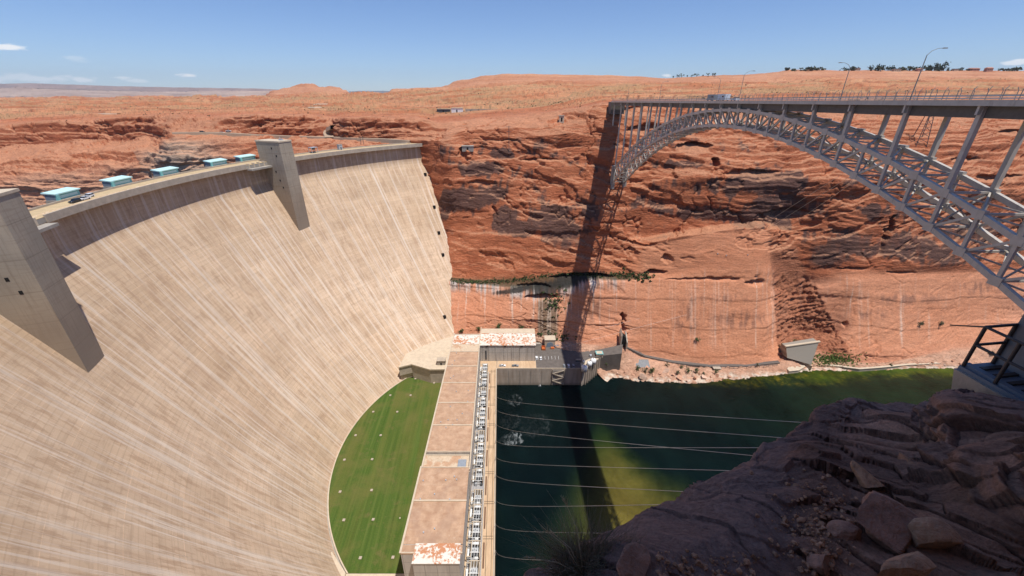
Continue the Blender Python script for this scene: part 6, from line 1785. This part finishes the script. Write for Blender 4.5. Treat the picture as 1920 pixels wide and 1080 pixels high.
for k, u_ in enumerate([1262, 1270, 1278, 1288, 1296, 1306, 1318, 1328, 1340]):
    p_ = wall_point(u_, 144, 15.6, 16.0); hh = (2.6 + (k % 3) * .8) * p_[1] * .95 / FPX
    tree(p_, hh * .9, hh, mCROWN[1], 'tiny dark tree in the even row on the skyline left of the lamps', 'tiny trees in the even skyline row', 360 + k, 50)
mROSE = mat_simple('rose_house_wall', (.42, .22, .16), .9); mTANW = mat_simple('tan_house_wall', (.52, .40, .29), .9)
for u_, w_, h_, mt, lb_ in [(1605, 9, 4, mTANW, 'small tan house among trees on the skyline left of the tall lamp'), (1680, 12, 4, mTANW, 'low tan house between skyline trees behind the tall lamp'), (1722, 8, 4, mROSE, 'small rose house in the skyline trees right of the tall lamp'),
                            (1825, 16, 4, mROSE, 'long rose building on the skyline towards the right edge'), (1852, 10, 6, mROSE, 'taller rose building at the right end of the skyline houses'), (1790, 8, 3, mTANW, 'lowest tan house on the skyline, right of the tall trees')]:
    p_ = wall_point(u_, 133, 15.6, 16.0); q_ = p_[1] / FPX
    E = empty('house', tuple(p_)); tag(E, lb_, 'house', 'houses on the right skyline'); W_ = w_ * q_ / 2; Hh = h_ * q_ * .8
    MB().bbox(p_[0] - W_, p_[0] + W_, p_[1] - 6, p_[1] + 6, p_[2] - 6, p_[2] + Hh).build('wall', mt, E)
    x0, x1, y0, y1, z0 = p_[0] - W_ - .8, p_[0] + W_ + .8, p_[1] - 7, p_[1] + 7, p_[2] + Hh
    m_ = MB(); m_.add([(x0, y0, z0), (x1, y0, z0), (x1, y1, z0), (x0, y1, z0), (x0 + 3, p_[1], z0 + Hh * .35), (x1 - 3, p_[1], z0 + Hh * .35)], [(0, 3, 2, 1), (0, 1, 5, 4), (2, 3, 4, 5), (1, 2, 5), (3, 0, 4)]); m_.build('roof', mDGREY if mt is mTANW else mROSE, E)
    for q in range(3): MB().bbox(p_[0] - W_ * .6 + q * W_ * .6 - 1, p_[0] - W_ * .6 + q * W_ * .6 + 1, p_[1] - 6.1, p_[1] - 6, p_[2] + Hh * .3, p_[2] + Hh * .7).build('window', mGLASS, E)

# ------------------------------------------------------------------ scrub, seep plants, shore bushes and boulders
def scatter(name, n, pick, mat, label, cat, size, seed, leaf=5):
    rg = np.random.default_rng(seed); V_, F_ = [], []
    for _ in range(n):
        p_ = pick(rg)
        if p_ is None: continue
        s = size(rg, p_)
        for _k in range(leaf):
            q = p_ + rg.normal(size=3) * np.array([.35, .35, .18]) * s + np.array([0, 0, .3 * s])
            a = rg.normal(size=3); a /= np.linalg.norm(a); b = np.cross(a, rg.normal(size=3)); b /= np.linalg.norm(b)
            i = len(V_); V_ += [tuple(q - a * s * .5), tuple(q + b * s * .4), tuple(q + a * s * .5), tuple(q - b * s * .4)]; F_.append((i, i + 1, i + 2, i + 3))
    m_ = MB(); m_.add(V_, F_)
    return tag(m_.build(name, mat), label, cat, kind='stuff')
kA, kB = int(np.searchsorted(Rg, 12.0)), int(np.searchsorted(Rg, 15.3))
def pick_plateau(rg):
    k = int(rg.integers(kA, kB)); j = int(rg.integers(0, NCOL))
    if rg.random() > .04 + .9 * float(sstep(.0, .3, scr[k, j])) ** 1.5: return None
    if flat[k, j] < .6 or Vy[k, j] > 2300: return None
    return np.array([Vx[k, j], Vy[k, j], Vz[k, j]]) + np.array([rg.normal() * 2, rg.normal() * 2, 0])
mSCRUB = mat_simple('desert_scrub', (.115, .105, .055), .95, .4, .2)
scatter('desert_scrub', 15000, pick_plateau, mSCRUB, 'low grey-green desert scrub dotted over the plateau', 'scrub', lambda rg, p: (.5 + 1.3 * rg.random() ** 2) * min(2.0, max(1, p[1] / 900)), 21)
def pick_ledge(rg):
    u_ = rg.uniform(845, 1215); base = np.interp(u_, [845, 900, 960, 1050, 1130, 1215], [526, 530, 526, 514, 516, 516])
    return wall_point(u_, base + rg.normal() * 2.6, 4.8, 6.4)
mSEEP = mat_simple('seep_plants', (.060, .085, .028), .9, .4, .4)
scatter('ledge_plants', 620, pick_ledge, mSEEP, 'band of green plants growing along the seeping ledge in the far cliff', 'plants', lambda rg, p: rg.uniform(.5, 1.5), 22, 6)
def pick_hang(rg):
    u_, v_ = rg.choice(3, p=[.45, .3, .25]), 0
    c_ = [(1040, 570, 10, 14), (1195, 520, 14, 6), (1030, 632, 24, 5)][u_]
    return wall_point(c_[0] + rg.normal() * c_[2], c_[1] + rg.normal() * c_[3], 2.8, 6.4)
scatter('hanging_plants', 150, pick_hang, mSEEP, 'clumps of green plants hanging from the seep near the tunnel', 'plants', lambda rg, p: rg.uniform(1.0, 2.4), 23, 7)
def pick_grass(rg):
    return wall_point(rg.normal(1562, 22), rg.normal(674, 6), 1.6, 3.6)
scatter('reeds', 700, pick_grass, mat_simple('bright_reeds', (.10, .15, .03), .9, .4, .5), 'bright green reeds along the far bank behind the low wall', 'reeds', lambda rg, p: rg.uniform(.5, 1.3), 24, 5)
mBUSH = mat_simple('shore_bush_leaves', (.070, .105, .035), .9, .45, .8)
mBUSH2 = mat_simple('grey_bush_leaves', (.11, .125, .07), .9, .4, .8)
BU = [(1136, 683, 3.4, 0, 'dense green bush right beside the quay corner hut'), (1155, 680, 1.7, 1, 'grey-green bush just right of the quay corner'), (1195, 692, 2.6, 0, 'dark bush under the blue-grey slab on the shore'), (1208, 695, 2.4, 1, 'grey bush right of the blue-grey slab'), (1222, 697, 2.8, 0, 'round bush hanging over the largest shore boulder'),
      (1250, 684, 1.7, 1, 'small bush on the shore path edge'), (1270, 699, 2.0, 1, 'grey bush low on the rubble left of the dark culvert'), (1277, 688, 1.8, 0, 'upright bush on the rubble under the path'), (1290, 697, 2.5, 0, 'dark round bush in the middle of the shore rubble'), (1305, 697, 2.5, 0, 'dark round bush right of its twin in the rubble'), (1318, 699, 1.6, 1, 'small grey bush left of the culvert'),
      (1342, 697, 1.9, 0, 'bush growing in front of the dark culvert'), (1306, 637, 2.2, 0, 'bush perched halfway up the smooth buttress'), (1420, 684, 1.6, 1, 'grey bush at the foot of the buttress near its right end'), (1466, 648, 2.8, 0, 'green bush in the notch left of the ribbed concrete wedge'), (1492, 640, 2.2, 0, 'green bush behind the ribbed concrete wedge'),
      (1724, 609, 2.6, 1, 'grey bush on the far right wall below the bridge arch'), (1764, 608, 2.2, 1, 'small grey bush right of its twin on the far right wall'), (1670, 684, 1.7, 1, 'bush on the low river wall'), (1858, 663, 3.0, 0, 'wide green bush on the rubble seen under the platform rail'), (865, 622, 2.4, 0, 'dark bush behind the low roof near the dam foot'), (897, 617, 2.2, 0, 'bush at the left end of the annex roof'), (935, 613, 3.0, 0, 'wide bush behind the middle of the annex roof'), (978, 615, 2.4, 0, 'bush behind the right part of the annex roof')]
for k, (u_, v_, r_, mi, lb_) in enumerate(BU):
    p_ = wall_point(u_, v_ + 3, 1.2, 5.2)
    tree(p_, r_ * .85, r_ * 1.5, (mBUSH, mBUSH2)[mi], lb_, 'bushes along the far bank', 500 + k, 220, 'shore_bush', 'bush', True, r_ * .16)
SB = [(1158, 700, 1.6), (1172, 697, 1.3), (1186, 702, 2.0), (1204, 706, 5.4), (1225, 704, 2.2), (1238, 700, 1.7), (1247, 698, 4.6), (1262, 703, 2.0), (1276, 711, 3.9), (1298, 704, 2.0), (1303, 709, 2.8), (1311, 700, 1.6), (1320, 709, 3.8), (1333, 707, 1.8), (1345, 704, 2.2), (1356, 711, 1.5), (1368, 707, 1.8), (1213, 691, 1.6), (1230, 712, 1.5), (1288, 715, 1.3), (1381, 708, 1.5), (1254, 714, 1.6), (1180, 708, 1.2), (1340, 714, 1.4), (1640, 687, 1.2), (1720, 683, 1.6), (1748, 680, 1.9), (1770, 683, 1.4), (1785, 676, 2.2), (1800, 684, 2.0), (1735, 687, 1.3), (1762, 690, 1.2)]
cnt = {}
for k, (u_, v_, r_) in enumerate(SB):
    p_ = wall_point(u_, v_, 1.0, 2.9)
    mt = (mPINKB, mPALEB)[(k * 7) % 3 == 0]
    o = obj_from('shore_boulder', rock_mesh('shore_boulder', (r_, r_ * .9, r_ * .8), 140 + k, mt, 1, 9, 3))
    o.location = (p_[0], p_[1] - .3, max(p_[2], .2) + r_ * .18); o.rotation_euler = (0, 0, RNG.uniform(0, 6))
    colr = 'pink' if mt is mPINKB else 'pale'
    if r_ > 3.5: lb_ = {1204: 'largest rounded pink boulder on the water edge under a bush', 1247: 'big boulder high on the rubble below the shore path', 1276: 'big pink boulder jutting into the water, left of a smaller pair', 1320: 'big boulder at the water edge left of the dark culvert'}[u_]
    else:
        zone_ = 'between the quay and the blue-grey slab' if u_ < 1195 else 'around the largest shore boulder' if u_ < 1245 else 'left of the culvert' if u_ < 1335 else 'right of the culvert' if u_ < 1500 else 'on the far right bank'
        lb_ = f'smaller {colr} boulder in the shore rubble {zone_}'
    tag(o, lb_, 'boulder', 'small boulders of the shore rubble' if r_ <= 3.5 else 'big boulders of the far shore')
# blue-grey slab and culvert
p_ = wall_point(1202, 681, 1.5, 3.2); E = empty('concrete_slab', tuple(p_)); tag(E, 'flat blue-grey concrete slab tilted on the shore rubble', 'slab')
m_ = MB(); m_.prism([(p_[0] - 6, p_[1] - 4), (p_[0] + 7, p_[1] - 4), (p_[0] + 7, p_[1] + 3), (p_[0] - 6, p_[1] + 3)], p_[2] - 5, [p_[2] - 1.2, p_[2] - 1.2, p_[2] + 1.6, p_[2] + 1.6]); m_.build('slab', mat_simple('blue_grey_slab', (.24, .245, .25), .85), E)
MB().bbox(p_[0] - 6.3, p_[0] + 7.3, p_[1] + 3.01, p_[1] + 3.5, p_[2] - 3, p_[2] + 2.0).build('kerb', mCONC, E)
p_ = wall_point(1342, 692, 1.5, 3.4); E = empty('culvert', tuple(p_)); tag(E, 'dark square culvert mouth under the shore path', 'culvert')
MB().bbox(p_[0] - 2.6, p_[0] + 2.6, p_[1] - 2.4, p_[1] - 2.2, p_[2] - 1.2, p_[2] + 1.6).build('opening', mDARK, E)
MB().bbox(p_[0] - 3.4, p_[0] + 3.4, p_[1] - 2.6, p_[1] + 1.5, p_[2] + 1.6, p_[2] + 2.3).build('lintel', mCONC, E)
# railing of the shore path
E = empty('guard_rail', tuple(wall_point(1330, 687, 2, 3.6))); tag(E, 'low guard rail along the shore path below the smooth buttress', 'guard rail')
gp = [wall_point(u_, np.interp(u_, [1270, 1330, 1400, 1460], [683, 688, 688, 684]), 2.0, 3.6) for u_ in range(1270, 1462, 8)]
gp = np.array(gp); 
for _ in range(4): gp[1:-1] = .25 * gp[:-2] + .5 * gp[1:-1] + .25 * gp[2:]
for dz_ in (1.2, 2.0): MB().tube([(q[0], q[1] - 1.6, q[2] + dz_) for q in gp], .12, 4).build('rail', mDGREY, E)
for q in gp: MB().bar((q[0], q[1] - 1.6, q[2] - .6), (q[0], q[1] - 1.6, q[2] + 2.0), .2, .2).build('post', mDGREY, E)

# outlet wedge and low river walls
E = empty('outlet_structure', tuple(at_z(1500, 680, 0))); tag(E, 'ribbed grey concrete wedge of a tunnel outlet at the far river bank', 'outlet')
a0, a1, a2, a3 = at_y(1476, 671, 299), at_y(1521, 684, 293.5), at_y(1535, 642, 301), at_y(1474, 651, 303)
mRIB, nt_, b_ = new_mat('ribbed_concrete'); g = NT(nt_); co = g.coord()
wv_ = g.n('ShaderNodeTexWave', wave_type='BANDS', bands_direction='X'); g.set(wv_, 'Vector', co); wv_.inputs['Scale'].default_value = .55; wv_.inputs['Distortion'].default_value = .6
c = g.mix(wv_.outputs['Fac'], (.25, .22, .18), (.36, .32, .265)); nt_.links.new(c, b_.inputs['Base Color']); b_.inputs['Roughness'].default_value = .9
m_ = MB(); m_.add([tuple(a0), tuple(a1), tuple(a2), tuple(a3), tuple(a0 + [0, 14, -2]), tuple(a1 + [4, 14, -2]), tuple(a2 + [0, 7, 0]), tuple(a3 + [0, 6, 0])], [(0, 1, 2, 3), (3, 2, 6, 7), (1, 5, 6, 2), (0, 3, 7, 4), (4, 7, 6, 5), (0, 4, 5, 1)]); m_.build('wing_wall', mRIB, E)
m_ = MB(); m_.add([tuple(a3 + [-1, -.6, .1]), tuple(a2 + [1, -.6, .1]), tuple(a2 + [1.2, 1.4, .2]), tuple(a3 + [-1, 1.4, .2]), tuple(a3 + [-1, -.6, 1.1]), tuple(a2 + [1, -.6, 1.1]), tuple(a2 + [1.2, 1.4, 1.2]), tuple(a3 + [-1, 1.4, 1.2])], [(0, 3, 2, 1), (4, 5, 6, 7), (0, 1, 5, 4), (1, 2, 6, 5), (2, 3, 7, 6), (3, 0, 4, 7)]); m_.build('coping', mPALE, E)
def low_wall(uvs, z1, th, mat, lb_, drop=6.0):
    P = [at_z(u_, v_, 0) for u_, v_ in uvs]; E = empty('river_wall', tuple(P[0])); tag(E, lb_, 'wall')
    m_ = MB()
    for a_, b_2 in zip(P[:-1], P[1:]): m_.prism([(a_[0], a_[1]), (b_2[0], b_2[1]), (b_2[0], b_2[1] + th), (a_[0], a_[1] + th)], -drop, z1)
    m_.build('wall', mat, E); m_ = MB()
    for a_, b_2 in zip(P[:-1], P[1:]): m_.prism([(a_[0], a_[1] - .3), (b_2[0], b_2[1] - .3), (b_2[0], b_2[1] + th + .2), (a_[0], a_[1] + th + .2)], z1 + .003, z1 + .45)
    m_.build('coping', mPALE, E)
low_wall([(1464, 682), (1500, 687), (1520, 694)], 4.2, 3.0, mCONC, 'pale sloping concrete wall in front of the ribbed wedge')
low_wall([(1478, 701), (1496, 699), (1508, 692)], 2.6, 5.0, mPALE, 'short broken pale concrete apron at the end of the rubble')
low_wall([(1528, 684), (1555, 690), (1579, 692)], 2.4, 1.5, mQUAY, 'dark stained low retaining wall under the green reeds')
low_wall([(1579, 693), (1610, 697), (1650, 694), (1700, 689), (1760, 686)], 2.6, 1.5, mCONC, 'long low curved concrete river wall on the far bank')

# ------------------------------------------------------------------ power lines
mWIRE = mat_simple('aluminium_wire', (.62, .60, .56), .4, .05, 2, metal=.3)
WL = [((931, 743), (1530, 790), 'highest of the lines crossing the river'), ((931, 768), (1505, 820), 'second line from the top over the river'), ((931, 795), (1445, 854), 'third line from the top over the river, steepest'), ((931, 826), (1455, 836), 'fourth line from the top over the river, nearly level'), ((931, 857), (1405, 880), 'fifth line from the top over the river'), ((931, 890), (1350, 922), 'sixth line from the top over the river'),
      ((931, 938), (1320, 941), 'level line third from the bottom over the river'), ((931, 983), (1290, 998), 'second lowest line over the river'), ((931, 1033), (1150, 1052), 'lowest line over the river, passing behind the bush')]
for k, (a_, b_2, lb_) in enumerate(WL):
    A_ = at_z(a_[0] - 2, a_[1], ZD + 3.5); ue_ = b_2[0] + 26; B_ = at_d(ue_, b_2[1] + (b_2[1] - a_[1]) * .05 + 3, float(np.interp(ue_, [q[0] for q in NR_[1]], [q[2] for q in NR_[1]])) + .1)
    pts = []
    for q in range(25):
        s = q / 24; p = A_ * (1 - s) + B_ * s; p[2] -= 1.6 * 4 * s * (1 - s); pts.append(p)
    E = empty('power_line', tuple(A_)); tag(E, 'thin pale power line, ' + lb_, 'power line', 'power lines over the river')
    MB().tube(pts, [.038 - .032 * (q / 24) for q in range(25)], 4).build('conductor', mWIRE, E)
    MB().tube([(A_[0], A_[1], ZD), (A_[0], A_[1], A_[2] + .3)], .14, 6).build('anchor_post', mGALV, E)
for k, (a_, b_2, lb_) in enumerate([((1346, 476), (1580, 338), 'left of three'), ((1362, 479), (1592, 343), 'middle of three'), ((1402, 478), (1604, 349), 'right of three')]):
    A_ = wall_point(*a_, 5.5, 8); y_ = 121.0 - k * 2.5; B_ = np.array([bx(y_, -.5), y_, bot_z(y_)])
    E = empty('guy_cable', tuple(A_)); tag(E, 'thin cable from the smooth buttress up to the bridge arch, ' + lb_, 'cable', 'cables between buttress and bridge')
    MB().tube([A_, B_], .055, 4).build('strand', mWIRE, E); MB().box(tuple(A_), (.8, .8, .8)).build('anchor', mGALV, E)
for k, (a_, b_2) in enumerate([((1052, 655), (1290, 590)), ((1048, 640), (1200, 596))]):
    A_ = at_z(a_[0], a_[1] + 6, ZD); A_[2] += 5; B_ = wall_point(*b_2, 3.2, 5)
    E = empty('cable', tuple(A_)); tag(E, 'thin cable rising from the yard to the cliff, ' + ('the longer right one' if k == 0 else 'the shorter left one'), 'cable')
    MB().tube([A_, B_], .05, 4).build('strand', mWIRE, E); MB().tube([(A_[0], A_[1], ZD), tuple(A_)], .15, 6).build('post', mGALV, E)

# ------------------------------------------------------------------ far mesas on the horizon
def mesa(pts, Y_, base_v, mat, label, seed, thick=1500):
    us = np.linspace(pts[0][0], pts[-1][0], 260); P = np.array(pts, float)
    vs = np.interp(us, P[:, 0], P[:, 1]); vs = vs + .9 * fbm(us / 22 + seed, 0 * us, 0 * us, 4) + .5 * fbm(us / 5 + seed, 0 * us + 4, 0 * us, 3)
    R_ = []
    top = np.array([at_y(u_, v_, Y_) for u_, v_ in zip(us, vs)])
    bot = np.array([at_y(u_, base_v, Y_) for u_ in us]); bot[:, 2] -= 60
    rows = []
    for s in np.linspace(0, 1, 14):
        dy = thick * (s ** 1.5) - thick * .5 + 300 * fbm(us / 14 + seed, 0 * us + 3 * s, 0 * us, 4)
        rows.append(np.array([at_y(u_, base_v + 4 * (1 - s) + (v_ - base_v) * s, Y_ + d_) for u_, v_, d_ in zip(us, vs, dy)]))
    rows.append(rows[-1] + np.array([0, thick * 3, -60]))
    G_ = np.array(rows)
    cl = lerp(C(*mat[0]), C(*mat[1]), np.clip(fbm(G_[..., 0] / 900, G_[..., 1] / 900, G_[..., 2] / 60 + seed, 5) + .5, 0, 1))
    o = obj_from('hills', np_mesh('hills', G_.reshape(-1, 3), grid_faces(*G_.shape[:2]), mROCK, False, cl.reshape(-1, 3)))
    tag(o, label, 'hills', kind='structure')
mesa([(-80, 158), (60, 156), (90, 160), (130, 158.5), (170, 161), (240, 162), (330, 164), (480, 166), (520, 168)], 19000, 184, ((.20, .115, .085), (.34, .21, .15)), 'hazy purple mesas along the left horizon', 1)
mesa([(-80, 166), (40, 164), (120, 168), (220, 171), (330, 172), (420, 170), (510, 171)], 12500, 184, ((.26, .16, .115), (.50, .36, .27)), 'paler banded mesas in front of the hazy left horizon', 2)
mesa([(640, 173), (670, 170.5), (700, 170.5), (760, 171)], 26000, 183, ((.10, .085, .08), (.16, .13, .12)), 'blue distant mesa seen in the gap between the hills', 3)
# ------------------------------------------------------------------ air between the viewer and the far mesas
mHAZE = bpy.data.materials.new('haze_air'); mHAZE.use_nodes = True
nt_ = mHAZE.node_tree; nt_.nodes.clear()
ho = nt_.nodes.new('ShaderNodeOutputMaterial'); hv_ = nt_.nodes.new('ShaderNodeVolumePrincipled')
hv_.inputs['Color'].default_value = (.72, .86, 1.0, 1); hv_.inputs['Density'].default_value = 2.0e-5; hv_.inputs['Anisotropy'].default_value = 0.0
nt_.links.new(hv_.outputs[0], ho.inputs['Volume'])
m_ = MB(); m_.bbox(-42000, 42000, -400, 30000, -14, 1500)
tag(m_.build('haze', mHAZE), 'thin blue haze in the air over the desert', 'haze', kind='stuff')
